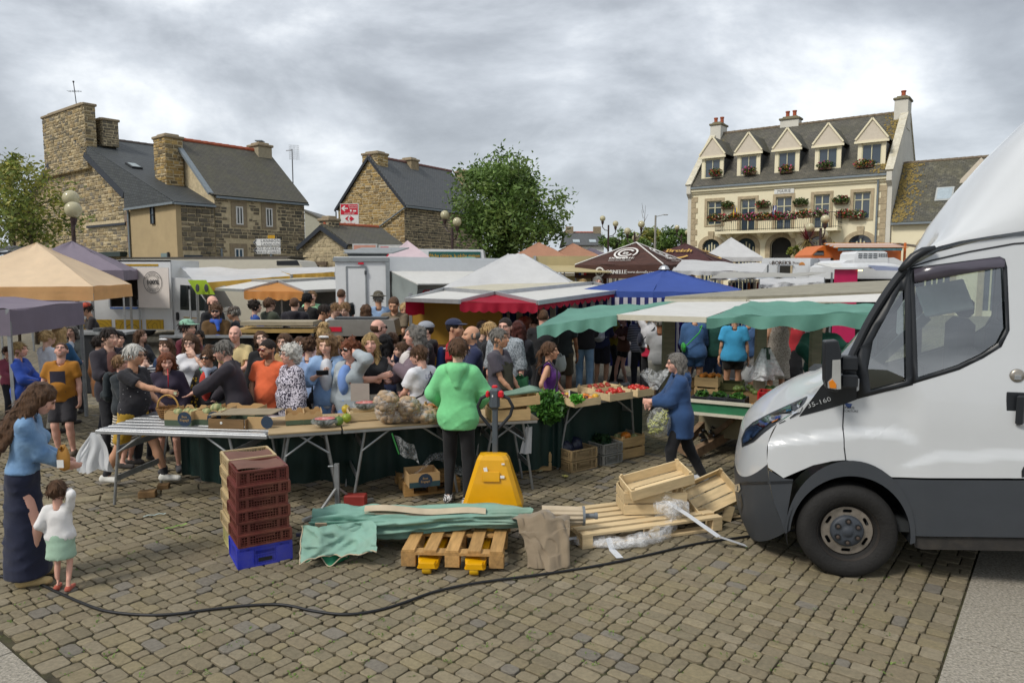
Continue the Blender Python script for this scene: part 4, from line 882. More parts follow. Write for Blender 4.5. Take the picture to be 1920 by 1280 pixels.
for v0,v1,u0,tx in((448,461,475,('LANNION','LANNUON')),(463,476,475,('PERROS-GUIREC','PERROZ-GIREG'))):
 m1=MB();ym=zz((v0+v1)/2);o_=[(xx(u0),0,ym),(xx(u0)+.11,0,zz(v0)),(xx(525.5),0,zz(v0)),(xx(525.5),0,zz(v1)),(xx(u0)+.11,0,zz(v1))];m1.prism(o_,(0,.03,0));bd=m1.build('board',aO,t)
 m1=MB();Mt=lambda z:aj(vc(1,0,0),Z,vc(0,-1,0),(xx(524.5),-.012,z));aa(m1,tx[0],Mt(ym+.055),.145,align='RIGHT',spacing=1.15);bP,eq=a6(tx[1],.13,0,'RIGHT',1.15);M2=Mt(ym-.075);m1.add([M2@vc(x+y*.2,y,0)for x,y,_ in bP],eq)
 m1.prism([(xx(u0)+.02,-.01,ym),(xx(u0)+.1,-.01,zz(v0)-.03),(xx(u0)+.14,-.01,zz(v0)-.03),(xx(u0)+.07,-.01,ym),(xx(u0)+.14,-.01,zz(v1)+.03),(xx(u0)+.1,-.01,zz(v1)+.03)],(0,-.004,0));m1.build('lettering',dN,bd)
m1=MB();m1.box((xx(509),.015,zz(444)),(.26,.03,.12));bd=m1.build('number_plate',eL,t);m1=MB();aa(m1,'D 21',aj(vc(1,0,0),Z,vc(0,-1,0),(xx(509),-.006,zz(444))),.1);m1.build('lettering',dN,bd)
Yt=36.;c0=P(655,424,Yt);k_=Yt/dt;t=thing('shop_totem','red and white shop direction panel before the ochre gable','sign',(c0.x,c0.y,0));zz=lambda v:P(655,v,Yt).z;xx=lambda u:P(u,400,Yt).x-c0.x
cA=mat('sign_red','#c01830',.4,var=.04)
MB().box((0,.1,zz(426)/2),(.12,.12,zz(426))).build('post',aU,t)
m1=MB();m1.prism([(xx(638),0,zz(425)),(xx(672),0,zz(425)),(xx(672),0,zz(382)),(xx(638),0,zz(382))],(0,.12,0));pn=m1.build('panel',aO,t)
MB().prism([(xx(639),-.003,zz(402.5)),(xx(671),-.003,zz(402.5)),(xx(671),-.003,zz(383)),(xx(639),-.003,zz(383))],(0,-.004,0)).build('red_field',cA,pn)
FX=lambda x,y,z:aj(vc(1,0,0),Z,vc(0,-1,0),(x,y,z))
m1=MB();xa=xx(646);za=zz(391);m1.prism([(xa-.16,-.012,za),(xa,-.012,za+.14),(xa+.05,-.012,za+.1),(xa-.03,-.012,za+.03),(xa+.17,-.012,za+.03),(xa+.17,-.012,za-.03),(xa-.03,-.012,za-.03),(xa+.05,-.012,za-.1),(xa,-.012,za-.14)],(0,-.004,0))
aa(m1,'Direction',FX(xx(662),-.012,zz(386)),.115);aa(m1,'Lannion',FX(xx(662),-.012,zz(389.5)),.115)
m1.box((xx(658),-.012,zz(395)),(.08,.004,.1));m1.box((xx(665),-.012,zz(395.5)),(.16,.004,.07));aa(m1,'OUVERT 7J/7',FX(xx(655),-.012,zz(400.5)),.09);m1.build('lettering',aO,pn)
m1=MB();xl=xx(655);zl=zz(410);m1.prism([(xl-.02,-.012,zl+.15),(xl-.22,-.012,zl),(xl-.02,-.012,zl-.15),(xl-.1,-.012,zl)],(0,-.004,0));m1.prism([(xl+.04,-.012,zl+.15),(xl+.24,-.012,zl),(xl+.04,-.012,zl-.15),(xl+.06,-.012,zl-.06),(xl+0.,-.012,zl-.05),(xl+0.,-.012,zl+.05),(xl+.06,-.012,zl+.06)],(0,-.004,0));aa(m1,'Carrefour',FX(xl,-.012,zz(419)),.14);m1.build('logo',cA,pn)
for(u0,u1,v0,v1,g3,lb)in((661,707,457,478,'#c08a78','pink poster billboard under the eave of the stone hut'),(710,752,459,484,'#c9c9c4','white and red arrow billboard beside the pink poster billboard')):
 Yb=30.;a=P(u0,v1,Yb);b_=P(u1,v0,Yb);t=thing('billboard',lb,'billboard',(a.x,Yb,0));w_,h0,h1=b_.x-a.x,a.z-.2,b_.z
 m1=MB();m1.box((.1,.05,h0/2),(.08,.08,h0));m1.box((w_-.1,.05,h0/2),(.08,.08,h0));m1.build('post',aU,t);m1=MB();m1.prism([(0,0,h0),(w_,0,h0),(w_,0,h1),(0,0,h1)],(0,.12,0));dU=m1.build('frame',mat('grey_frame','#b5b6b4',.4),t)
 m1=MB();m1.prism([(.06,-.002,h0+.06),(w_-.06,-.002,h0+.06),(w_-.06,-.002,h1-.06),(.06,-.002,h1-.06)],(0,-.004,0));pp=m1.build('poster',mat('poster_'+g3,g3,rough=.5,var=.1),t)
 m1=MB()
 if u0==661:
  m1.cur=0
  for x_,w2,h2 in((.45,.16,.2),(.75,.1,.12),(.2,.1,.1)):m1.box((x_,-.01,h0+.2+h2/2),(w2,.006,h2))
  m1.build('print',mat('poster_dark','#3a2e30',.5),pp)
 else:
  m1.prism([(.08,-.008,h0+.08),(.42,-.008,h0+.08),(.42,-.008,h1-.08),(.08,-.008,h1-.08)],(0,-.004,0));m1.build('print',cA,pp);m1=MB();fW=(h0+h1)/2;m1.prism([(.2,-.016,fW-.18),(.36,-.016,fW-.18),(.36,-.016,fW-.13),(.25,-.016,fW-.13),(.25,-.016,fW+.1),(.31,-.016,fW+.1),(.225,-.016,fW+.22),(.14,-.016,fW+.1),(.2,-.016,fW+.1)],(0,-.004,0));m1.build('arrow',aO,pp)
def aL(col,name,transl=.35,rough=.75,var=.06,scale=3.,dirt=.12):
 return mat(name,col,rough=rough,var=var,scale=scale,transl=transl,dirt=dirt,dirtcol=tuple(x*.6 for x in hx(col)),bump=.25,bscale=7)
bj=mat('aluminium','#b4b6b8',.4,metal=.7,var=.1)
ao=mat('galvanised','#9a9d9e',.5,metal=.6,var=.2,scale=10)
aB=mat('dark_steel','#4a4d50',.5,metal=.4,var=.1)
aK=mat('white_bodywork','#d3d5d6',.35,var=.03,coat=.3,dirt=.1,dirtcol=hx('#a5a59d'))
eM=mat('tyre_rubber','#1c1c1d',.85,var=.2,scale=20)
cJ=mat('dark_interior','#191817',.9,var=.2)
cK=aL('#d8d9da','white_canvas');fD=aL('#e3a05c','orange_canvas',.45);gk=aL('#8c8290','purple_canvas',.3);gl=aL('#b8203c','red_canvas',.4)
fE=aL('#73a898','green_canvas',.35,var=.1,dirt=.25);hM=aL('#3d57a2','blue_canvas',.25);fF=aL('#d0a850','yellow_canvas',.4);hN=aL('#ddc9cf','pale_pink_canvas',.3);hO=aL('#bd8d72','salmon_canvas',.35)
hP=aL('#8c9492','grey_tarpaulin',.15);hQ=aL('#f2d9b8','peach_canvas',.35)
def a7(mb,a,b,c,d,nu=10,nv=6,sag=0.,wav=0.,fr=3.,seed=0.,rip=0.):
 a,b,c,d=map(Vector,(a,b,c,d));n=(b-a).cross(d-a).normalized();n=n if n.z>=0 else-n
 def fn(s,t):
  p=(a*(1-s)+b*s)*(1-t)+(d*(1-s)+c*s)*t;k=16*s*(1-s)*t*(1-t)
  return p-n*sag*k+n*(rip*mnoise.noise(vc(s*fr,t*fr,seed)))
 mb.grid(fn,nu,nv)
def a3(mb,a,b,h,scal=0.,nw=8,nu=None,ee=0.,seed=0.,rip=.012):
 a,b=Vector(a),Vector(b);nu=nu or max(8,nw*5);o=Z.cross(b-a).normalized()
 def fn(s,t):
  hh=h+scal*abs(sin(PI*nw*s));p=a.lerp(b,s)-Z*hh*(1-t);return p+o*(rip*sin(s*17+seed)+rip*.8*sin(s*41+seed*2)+ee)*(1-t)
 mb.grid(fn,nu,3)
def tent(name,ac,dB,Y,w,d,rz,ze,m,val=.28,ridge=0.,vm=None,group='market tents',legs=True,zp=None,scal=0.,dD=True,sag=.04,ei=0.):
 pk=P(dB[0],dB[1],Y)if dD else Vector(dB);zp=zp or pk.z;t=thing(name,ac,'tent',(pk.x,pk.y,0),rz,group)
 c=[vc(-w/2,-d/2,ze),vc(w/2,-d/2,ze),vc(w/2,d/2,ze),vc(-w/2,d/2,ze)];r0,r1=vc(-ridge/2,0,zp),vc(ridge/2,0,zp)
 mb=MB(1);vb=MB();vb.smooth=True
 for i in range(4):
  a,b=c[i],c[(i+1)%4];tl,tr=((r0,r1),(r1,r1),(r1,r0),(r0,r0))[i]
  a7(mb,a,b,tr,tl,12,8,sag=sag*w*.4,rip=.012*w,fr=4,seed=i+Y);a3(vb,a,b,val,scal=scal,nw=max(4,int((b-a).length*2)),seed=i)
 cv=mb.build('canopy',m,t);vb.build('valance',vm or m,t)
 if legs:
  for i,p in enumerate(c):
   l=MB();l.box((p.x*.98,p.y*.98,(ze+ei)/2),(.045,.045,ze-ei));l.build('leg',ao,t)
  f=MB()
  for i in range(4):f.tube([c[i]*.98-Z*.06+Z*ze*0.,c[(i+1)%4]*.98-Z*.06],.015,n=5);f.tube([c[i]*.98,(r0 if i in(0,3)else r1)-Z*.05],.014,n=5)
  f.build('frame',ao,t)
 return t
tent('market_tent','peach orange canopy tent beside the crepe stall',(68,455),16.2,3.05,3.,R_(14),2.1,hQ,val=.3,vm=aL('#ebbb84','pale_orange_canvas',.4))
tent('market_tent','mauve canopy tent at the picture edge beside the orange tent',(-115,548),10.6,3.,2.2,R_(8),1.9,gk,val=.36)
tent('market_tent','mauve tent peak rising behind the peach orange tent',(135,452),21.,3.,3.,R_(20),2.45,gk)
tent('market_tent','pale pink tent peak above the white butcher trailer',(764,451),27.,2.,2.,R_(10),2.75,hN,val=.2)
tw=tent('market_tent','plain white tent with a short ridge behind the red awning stall',(968,476),17.,3.,2.6,R_(-6),2.06,cK,val=.16,ridge=.36)
tent('market_tent','salmon tent peak nearest the large tree',(1010,454),33.,2.9,3.,R_(5),2.95,hO,val=.2)
tent('market_tent','smaller salmon tent peak next to the brown printed tent',(1074,456),36.,2.9,3.,R_(5),3.,hO,val=.2)
tent('market_tent','small white tent standing before the arches of the town hall',(1371,445),33.,2.5,2.4,R_(-12),3.05,cK,val=.18)
tent('market_tent','dark mauve tent tip behind the salmon tents',(1108,465),38.,3.,3.,0,3.,gk,val=.2)
fG=mat('brown_printed_canvas','#4f342c',.75,var=.35,scale=2.5,stretch=(1,1,6),transl=.2);eN=mat('maroon_canvas','#4c2c2c',.75,var=.15,transl=.2)
dO=mat('white_print','#d5d3ce',.7,var=.03);cW=mat('gold_print','#c09a4c',.7,var=.1)
def bC(a,b,c,d,s,t,cZ=.03):
 a,b,c,d=map(Vector,(a,b,c,d));p=(a*(1-s)+b*s)*(1-t)+(d*(1-s)+c*s)*t;ex=((b-a)*(1-t)+(c-d)*t).normalized();n=(b-a).cross(d-a).normalized();n=n if n.z>0 else-n
 ey=n.cross(ex).normalized();return aj(ex,ey,n,p+n*cZ)
def b7(ac,dB,Y,w,rz,ze,m,gold=False):
 t=tent('printed_tent',ac,dB,Y,w,w,rz,ze,m,val=.42,sag=0.);zp=P(dB[0],dB[1],Y).z
 c=[vc(-w/2,-w/2,ze),vc(w/2,-w/2,ze),vc(w/2,w/2,ze),vc(-w/2,w/2,ze)];pk=vc(0,0,zp);m1=MB()
 for i in(0,1,3):
  a,b=c[i],c[(i+1)%4];Mx=bC(a,b,pk,pk,.5,.46,.07)
  if not gold:
   cC(m1,Mx,.2,.27,a0=.5,a1=5.9);cC(m1,Mx,.34,.4,a0=-.6,a1=5.2);aa(m1,'n',Mx,.34,bold=.02);M2=bC(a,b,pk,pk,.5,.22,.07);aa(m1,'DORNELLE',M2,.17,bold=.008);aa(m1,'www.dornelle.com',bC(a,b,pk,pk,.5,.12,.07),.1)
   e=(b-a).normalized();nn=-Z.cross(e);nn=e.cross(Z);q=a.lerp(b,.3)-Z*.22+nn*.03;Mv=aj(e,Z,nn,q);cC(m1,Mv,.11,.16,a0=.4,a1=6.);aa(m1,'n',Mv,.2,bold=.01);aa(m1,'DORNELLE',aj(e,Z,nn,a.lerp(b,.47)-Z*.22+nn*.03),.17,bold=.008);aa(m1,'www.dornelle.com',aj(e,Z,nn,a.lerp(b,.77)-Z*.22+nn*.03),.12)
  else:
   cC(m1,Mx,.55,.66,n=20,a0=3.4,a1=5.6);aa(m1,'Breizh',bC(a,b,pk,pk,.5,.5,.08),.42,bold=.015);e=(b-a).normalized();nn=e.cross(Z);aa(m1,'LE SPECIALISTE DU KOUIGN AMANN',aj(e,Z,nn,a.lerp(b,.5)-Z*.2+nn*.03),.17,bold=.006)
 m1.build('print',cW if gold else dO,t)
 if not gold:
  m1=MB()
  for i in range(4):m1.tube([c[i]+Z*.02,pk+Z*.03],.02,n=5)
  m1.build('piping',dO,t)
  for k,cc in enumerate(('#2a3f90','#d8d8d8','#c02030')):
   m1=MB();q=c[0].lerp(c[1],.07+.03*k)-Z*.22-vc(0,.035,0);m1.box(q,(.09,.01,.18));m1.build('flag_stripe',mat('stripe'+cc,cc,rough=.7,var=0),t)
b7('brown printed tent with white round logos on roof and valance',(1193,456),24.,3.,R_(-32),2.62,fG)
b7('maroon tent with gold lettering behind the brown printed tent',(1285,456),30.,3.2,R_(-30),2.8,eN,gold=True)
pk=P(1245,505,15.);t=thing('blue_parasol','large blue market parasol with wavy edge over striped side cloths','parasol',(pk.x,pk.y,0),R_(-20));w=2.75;ze=2.03;zp=pk.z;mb=MB(1);c8=[vc(w/2*1.08*cos(a)/max(abs(cos(a)),abs(sin(a))),w/2*sin(a)/max(abs(cos(a)),abs(sin(a))),ze)for a in[PI/8*0+PI/4*k for k in range(8)]]
for k in range(8):a7(mb,c8[k],c8[(k+1)%8],(0,0,zp),(0,0,zp),8,8,sag=.05,rip=.02,seed=k)
mb.build('canopy',hM,t);mb=MB(1)
for k in range(8):a3(mb,c8[k],c8[(k+1)%8],.16,.06,nw=4)
mb.build('valance',hM,t);mb=MB();mb.tube([(0,0,0),(0,0,zp+.05)],.03);mb.lathe([(.12,0),(.08,.06),(.02,.09)],(0,0,zp),n=10);mb.build('pole',bj,t)
def a4(name,c1,c2,per,ax='X',rough=.8,duty=.5,transl=0.):
 m=mat(name,c1,rough=rough,var=.05,transl=transl);nt,n,l,b=cj(m);tc=n.new('ShaderNodeTexCoord');sp=n.new('ShaderNodeSeparateXYZ');l.new(tc.outputs['Object'],sp.inputs[0])
 d=n.new('ShaderNodeMath');d.operation='DIVIDE';iv(d,1,per);l.new(sp.outputs['XYZ'.index(ax)],d.inputs[0]);f=n.new('ShaderNodeMath');f.operation='FRACT';l.new(d.outputs[0],f.inputs[0]);g=n.new('ShaderNodeMath');g.operation='GREATER_THAN';iv(g,1,duty);l.new(f.outputs[0],g.inputs[0])
 mx=n.new('ShaderNodeMix');mx.data_type='RGBA';l.new(g.outputs[0],mx.inputs['Factor']);iv(mx,'A',(*hx(c1),1));iv(mx,'B',(*hx(c2),1));l.new(mx.outputs['Result'],b.inputs['Base Color'])
 if transl:
  for nd in n:
   if nd.type=='BSDF_TRANSLUCENT':l.new(mx.outputs['Result'],nd.inputs[0])
 return m
eO=a4('blue_white_stripe_cloth','#cfcdd0','#2b2f66',.16,transl=.3)
def cE(ag,a,b,z0,z1,m,name='side_cloth',wav=.05,n=50):
 a,b=Vector(a),Vector(b);L=(b-a).length;e=(b-a).normalized();nn=e.cross(Z);mb=MB(1)
 mb.grid(lambda s,t:vc(s*L,wav*sin(s*L*9)+wav*.5*sin(s*L*23+t*2),z0+(z1-z0)*t),n,4);o=mb.build(name,m,ag);o.matrix_basis=aj(e,nn,Z,(a.x,a.y,0));return o
cE(t,(-1.5,-1.5,0),(1.3,-1.5,0),1.62,1.92,eO,wav=.02);cE(t,(-1.5,1.5,0),(1.5,1.5,0),.2,1.9,eO)
def fX(l):return[P(*q)for q in l]
def cQ(aV,m,name,ag,ay,th=.04):
 mb=MB();aV=[Vector(p)-ay for p in aV];mb.prism(aV,(0,0,-th));return mb.build(name,m,ag)
def b8(name,ac,roof,ie,ig,e5,valh,df=None,edge=bj,scal=.03,gJ=None):
 ro=fX(roof);c4,dU=fX(ie),fX(ig);ay=vc(ro[0].x,ro[0].y,0);t=thing(name,ac,'market stall',ay)
 cQ([ro[0],ro[1],ro[1]+(ro[3]-ro[0]),ro[3]],df or mat('weathered_roof_panel','#b7b19c',.6,var=.15,dirt=.3,dirtcol=hx('#7d7862')),'roof',t,ay,.1)
 a=cQ([ro[0]-Z*.05,ro[3]-Z*.05,c4[1],c4[0]],bi,'flap',t,ay);b=cQ([ro[0]-Z*.05,dU[0],dU[1],ro[1]-Z*.05],bi,'flap',t,ay)
 mb=MB()
 for q in((c4[0],c4[1]),(dU[0],dU[1]),(ro[0],c4[0]),(ro[0],dU[0]),(ro[0],ro[1]),(ro[0],ro[3]),(c4[1],ro[3]),(dU[1],ro[1])):mb.bar(q[0]-ay-Z*.02,q[1]-ay-Z*.02,.04,.07)
 mb.build('edge_trim',edge,t)
 mb=MB(1);c0=ro[0]-ay-Z*.04;l0,r0_=c4[0]-ay-Z*.03,dU[0]-ay-Z*.03;a7(mb,l0,r0_,c0,c0,16,8,sag=.03,rip=.02);a3(mb,l0,r0_,valh,scal,nw=8,rip=.02);mb.build('corner_cloth',e5,t)
 return t,ay,ro,c4,dU
bi=mat('white_flap','#d6d5d0',.5,var=.05,dirt=.15,dirtcol=hx('#a9a594'),transl=.15)
t,ay,ro,c4,dU=b8('flap_stall','stall with white flaps and orange corner awning',[(521,526,19.5),(637,519,23.5),(560,515,25),(464,524,22.)],[(457,543,18.4),(404,541,21.)],[(570,545,18.2),(690,540,22.)],fD,.2)
mb=MB(1);q=dU[1]-ay;a7(mb,q-Z*.02,q+vc(.1,.9,-.02),ro[1]-ay-Z*.05,ro[1]-ay-Z*.05,6,4,rip=.02);a3(mb,q+vc(0,.02,-.02),q+vc(.12,.5,0),.28,.02,nw=2);mb.build('corner_cloth',fD,t)
MB().box((.6,1.6,.55),(2.6,.9,.9),rz=.6).build('counter',ao,t);MB().box((.5,3.2,1.2),(3.4,.08,2.),rz=.6).build('back_wall',mat('grey_panel','#7f8489',.7),t)
for q in((-.1,.6),(2.3,2.7)):MB().box((q[0],q[1],1.02),(.05,.05,2.04)).build('post',ao,t)
t,ay,ro,c4,dU=b8('flap_stall','stall with white flaps and red corner awning over ochre inside',[(928,547,12.6),(1112,529,15.6),(1000,524,17),(833,540,14.6)],[(862,563,11.5),(760,560,13.6)],[(1008,565,11.5),(1172,543,14.4)],gl,.13,scal=.035)
mb=MB(1);a3(mb,dU[0]-ay,dU[1]-ay,.1,.06,nw=16);mb.build('front_valance',gl,t);mb=MB(1);a3(mb,c4[1]-ay,c4[1]-ay+vc(.5,.4,0),.3,.02,nw=2);mb.build('side_valance',gl,t)
hR=mat('ochre_lining','#9a7420',.7,var=.12,scale=3);b0=vc(c4[1].x,c4[1].y+.35,0)-ay;b1=vc(P(940,600,13.4).x,13.4,0)-ay
MB().prism([b0+Z*.2,b1+Z*.2,b1+Z*1.85,b0+Z*1.85],(.02,.05,0)).build('side_panel',hR,t);MB().prism([b0+Z*.86+vc(0,-.03,0),b1+Z*.86+vc(0,-.03,0),b1+Z*1.02+vc(0,-.03,0),b0+Z*1.02+vc(0,-.03,0)],(0,.02,0)).build('panel_band',mat('brown_band','#5a3517',.7),t)
c0=P(905,640,14.4);c1=P(1050,640,16.2);MB().prism([vc(c0.x,c0.y,.4)-ay,vc(c1.x,c1.y,.4)-ay,vc(c1.x,c1.y,1.05)-ay,vc(c0.x,c0.y,1.05)-ay],(.25,.45,0)).build('counter',mat('cream_counter','#8c867a',.6,dirt=.3),t)
cE(t,vc(c0.x+.2,c0.y+1.2,0)-ay,vc(c1.x+.9,c1.y+1.,0)-ay,.9,2.,a4('navy_cream_stripe','#b9ad92','#25305e',.3))
MB().box((b0.x+.05,b0.y,1.05),(.06,.06,1.9)).build('post',ao,t);q=P(1112,600,14.5)-ay;MB().box((q.x,q.y,1.),(.06,.06,2.)).build('post',ao,t)
for k,(u,v,r,h,col,nm)in enumerate(((884,606,.13,.32,'#8f8a86','steel stock pot on the counter of the red awning stall'),(893,628,.22,.26,'#6f6468','stained tub below the stock pot at the red awning stall'))):
 q=P(u,v,14.6);tt=thing('stock_pot',nm,'pot',(q.x,q.y,1.05));MB().lathe([(r*.9,0),(r,.03),(r,h),(r*.94,h),(r*.9,.05)],n=16,cap=False).build('body',mat('pot'+col,col,rough=.4,metal=.4),tt);mb=MB()
 for s in(-1,1):mb.tube([(s*r,-.04,h*.8),(s*(r+.05),0,h*.8),(s*r,.04,h*.8)],.01,n=5)
 mb.build('handle',aB,tt)
GB=vc(P(1340,700,9.6).x,9.6,0);gs=thing('trailer_stall','long produce trailer with white flap, green awnings and green sideboard','market stall',GB)
r_=fX([(1247,556,11.2),(1400,556,10.7),(1700,545,10.6),(1720,523,13.),(1545,531,13.4)]);gn=mat('trailer_roof_top','#8d8877',.7,var=.15,dirt=.4,dirtcol=hx('#6d6858'))
cQ([r_[0],r_[1],r_[2],r_[3],r_[4]],gn,'roof',gs,GB,.05)
mb=MB();
for a,b in((r_[0],r_[1]),(r_[1],r_[2])):mb.bar(a-GB-Z*.09,b-GB-Z*.09,.06,.1)
mb.build('roof_edge',mat('cream_edge','#c5c0ae',.5,var=.08),gs)
f_=fX([(1157,590,9.4),(1325,595,9.),(1408,565,10.6),(1270,566,11.)]);cQ(f_,bi,'flap',gs,GB,.03);MB().bar(f_[0]-GB-Z*.03,f_[1]-GB-Z*.03,.05,.07).build('flap_rail',aQ['cream_edge'],gs)
wm_=MB();wm_.smooth=True;a7(wm_,*[q-GB for q in fX([(1412,566,10.5),(1700,566,10.2),(1700,548,10.5),(1404,562,10.6)])],6,2);wm_.build('side_flap',bi,gs)
mb=MB(1);a,b,c,d=[q-GB for q in fX([(1325,597,8.9),(1660,584,8.3),(1660,570,10.1),(1408,564,10.5)])];a7(mb,a,b,c,d,30,10,sag=.1,rip=.05,fr=6,seed=4);
def hk(mb,a,b,h0,h1,seed,nu=40,amp=.03):
 o=Z.cross(b-a).normalized();mb.grid(lambda s,t:a.lerp(b,s)-Z*(h0+(h1-h0)*s+amp*sin(s*22+seed)+amp*.6*sin(s*9+seed*3))*(1-t)+o*(.03*sin(s*30+seed)+.02*sin(s*13))*(1-t),nu,5)
hk(mb,a,b,.1,.2,1.);mb.build('awning',fE,gs)
mb=MB(1);a,b,c,d=[q-GB for q in fX([(1006,612,9.9),(1156,591,9.35),(1270,565,11.),(1070,577,12.3)])];a7(mb,a,b,c,d,24,10,sag=.08,rip=.045,fr=5,seed=8);hk(mb,a,b,.14,.16,2.2,nu=30);mb.build('awning',fE,gs)
for(u0,u1,Y)in((1242,1264,10.9),(1417,1435,9.4),(1520,1538,9.4)):
 q0,q1=P(u0,650,Y),P(u1,650,Y);MB().box(((q0.x+q1.x)/2-GB.x,Y-GB.y,1.17),(q1.x-q0.x,.1,1.22)).build('post',mat('weathered_post','#857b66',.7,var=.2,stretch=(1,1,4)),gs)
d0=G(1292,770,.62);d1=G(1420,782,.62);ed=(d1-d0).normalized();d1=d0+ed*4.;eP=vc(-ed.y,ed.x,0);MB().prism([d0-GB,d1-GB,d1-GB+Z*.13,d0-GB+Z*.13],eP*.04).build('sideboard',mat('green_sideboard','#2f7350',.4,var=.12,dirt=.2),gs)
mb=MB()
for z in(-.02,.14):mb.bar(d0-GB+Z*z,d1-GB+Z*z,.06,.035)
mb.build('sideboard_trim',aQ['cream_edge'],gs)
MB().prism([d0-GB+eP*.05-Z*.02,d1-GB+eP*.05-Z*.02,d1-GB+eP*1.9-Z*.02,d0-GB+eP*1.9-Z*.02],Z*.06).build('deck',mat('grey_deck','#6f6b62',.8,var=.2),gs)
MB().prism([d0-GB+eP*.5-Z*.05,d1-GB+eP*.5-Z*.05,d1-GB+eP*.5-Z*.42,d0-GB+eP*.5-Z*.42],eP*.9).build('underframe',mat('cream_underframe','#8b8268',.7,dirt=.4),gs)
tb=[G(1283,848,.12),G(1400,815,.12),G(1275,838,.2),G(1340,800,.3)];mb=MB();go=mat('rusty_drawbar','#7d6650',.8,var=.3,scale=12)
g_=lambda u,v,z:G(u,v,z)-GB
mb.bar(g_(1300,850,.1),g_(1385,803,.25),.09,.12);mb.bar(g_(1278,835,.15),g_(1318,795,.35),.08,.1);mb.bar(g_(1276,838,.12),g_(1302,852,.1),.1,.1);mb.bar(g_(1330,820,.2),g_(1375,785,.5),.06,.06);mb.tube([g_(1283,800,.32),g_(1279,830,.1),g_(1277,842,.02)],.028);mb.tube([g_(1305,800,.32),g_(1317,822,.2)],.03)
mb.build('drawbar',go,gs);mb=MB(1)
mb.tube([g_(1318+6*sin(k*.9),806+1.8*k,.28+.08*cos(k*1.1))for k in range(12)],.018,n=6);mb.tube([g_(1335+5*sin(k*.8),800+1.5*k,.3+.06*cos(k))for k in range(12)],.014,n=6);mb.build('cable_loom',av,gs)
def cutbox(mb,c,d,rz=0):mb.box(c,d,rz=rz,bev=.03)
Yb=18.5;a=P(628,486,Yb);b_=P(727,486,Yb);bt=thing('butcher_trailer','white butcher trailer with rear door, grey side curtain and red lettering','trailer',(a.x,Yb,0));wb=b_.x-a.x;aE=P(628,485,Yb).z;print('butcher',wb,aE)
Lb=4.6;ang=R_(34)
mb=MB();ez=vc(cos(R_(28)),sin(R_(28)),0);fH=vc(wb,0,0);au=vc(2.9,2.3,0)
mb.prism([(0,0,.45),(wb,0,.45),(wb,0,aE),(0,0,aE)],(0.,.05,0));mb.build('rear_wall',aK,bt)
mb=MB();mb.prism([(0,.05,.45),(wb,.05,.45),(wb+au.x,au.y,.45),(au.x,au.y,.45)],(0,0,.06));mb.prism([(-.02,-.02,aE),(wb+.02,-.02,aE),(wb+.02+au.x,au.y,aE),(au.x-.02,au.y,aE)],(0,0,.05));mb.prism([(0,.06,.5),(au.x,au.y,.5),(au.x,au.y,aE),(0,.06,aE)],(.04,0,0));mb.prism([(wb+au.x,au.y-.02,.5),(au.x,au.y-.02,.5),(au.x,au.y-.02,aE),(wb+au.x,au.y-.02,aE)],(0,.04,0));mb.build('shell',aK,bt)
mb=MB();mb.box((wb,0.,(aE+.45)/2),(.1,.1,aE-.45));mb.box((wb/2,-.02,aE-.02),(wb+.08,.08,.1));mb.build('corner_post',mat('grey_alu','#8f9496',.45,metal=.4),bt)
g4,g5=P(650,500,Yb).x-a.x,P(686,500,Yb).x-a.x;dz0,gP=.6,P(660,500,Yb).z;mb=MB();mb.prism([(g4,-.03,dz0),(g5,-.03,dz0),(g5,-.03,gP),(g4,-.03,gP)],(0,.03,0));dr=mb.build('door',aK,bt)
mb=MB()
for q in((g4,dz0,g4,gP),(g5,dz0,g5,gP),(g4,gP,g5,gP)):mb.bar((q[0],-.035,q[1]),(q[2],-.035,q[3]),.03,.03)
mb.build('door_frame',aQ['grey_alu'],dr)
for z in(gP-.15,1.1):MB().box((g5,-.05,z),(.05,.04,.1)).build('hinge',aB,dr)
MB().box((g4+.12,-.05,1.55),(.06,.05,.14)).build('handle',aB,dr)
MB().box((wb*.5,-.06,aE-.12),(.14,.04,.05)).build('lamp',cA,bt)
mb=MB();mb.prism([(.25,.5,aE+.06),(1.2,.5,aE+.06),(1.3,.9,aE+.26),(0.,.9,aE+.26)],(0,.04,0));mb.prism([(.1,.5,aE+.14),(1.4,.5,aE+.14),(1.7,1.4,aE+.3),(.4,1.4,aE+.3)],(0,0,.03));mb.build('roof_hatch',mat('grey_hatch','#7f8384',.5),bt)
q=lambda s,z,ee=0.:vc(wb+au.x*s+ee*.62,au.y*s-ee*.78,z)
MB().prism([q(0.,aE-.32),q(1.,aE-.32),q(1.,aE),q(0,aE)],(.03,-.03,0)).build('side_fascia',aK,bt)
MB().prism([q(.02,aE-.3),q(1.,aE-.3),q(1.,aE-.62,1.35),q(.02,aE-.62,1.35)],(0,0,-.03)).build('awning_flap',bi,bt)
mb=MB(1);a7(mb,q(.02,.7,.1),q(.02,.95,1.),q(.02,aE-.64,1.33),q(.02,aE-.32,.02),12,10,rip=.06,fr=3);mb.build('side_curtain',hP,bt)
mb=MB();mb.prism([q(.04,aE-.75,.9),q(.75,aE-.75,.9),q(.75,aE-1.,.9),q(.04,aE-1.,.9)],(.02,.02,0));sg=mb.build('sign_board',mat('grey_sign','#8b8f92',.5),bt);gq=au.normalized();nn=vc(gq.y,-gq.x,0);mb=MB();c0=q(.12,aE-.875,.9)+nn*.03;aa(mb,'CHARCUTERIE',aj(gq,Z,nn,c0),.24,align='LEFT',bold=.012);mb.build('lettering',cA,sg)
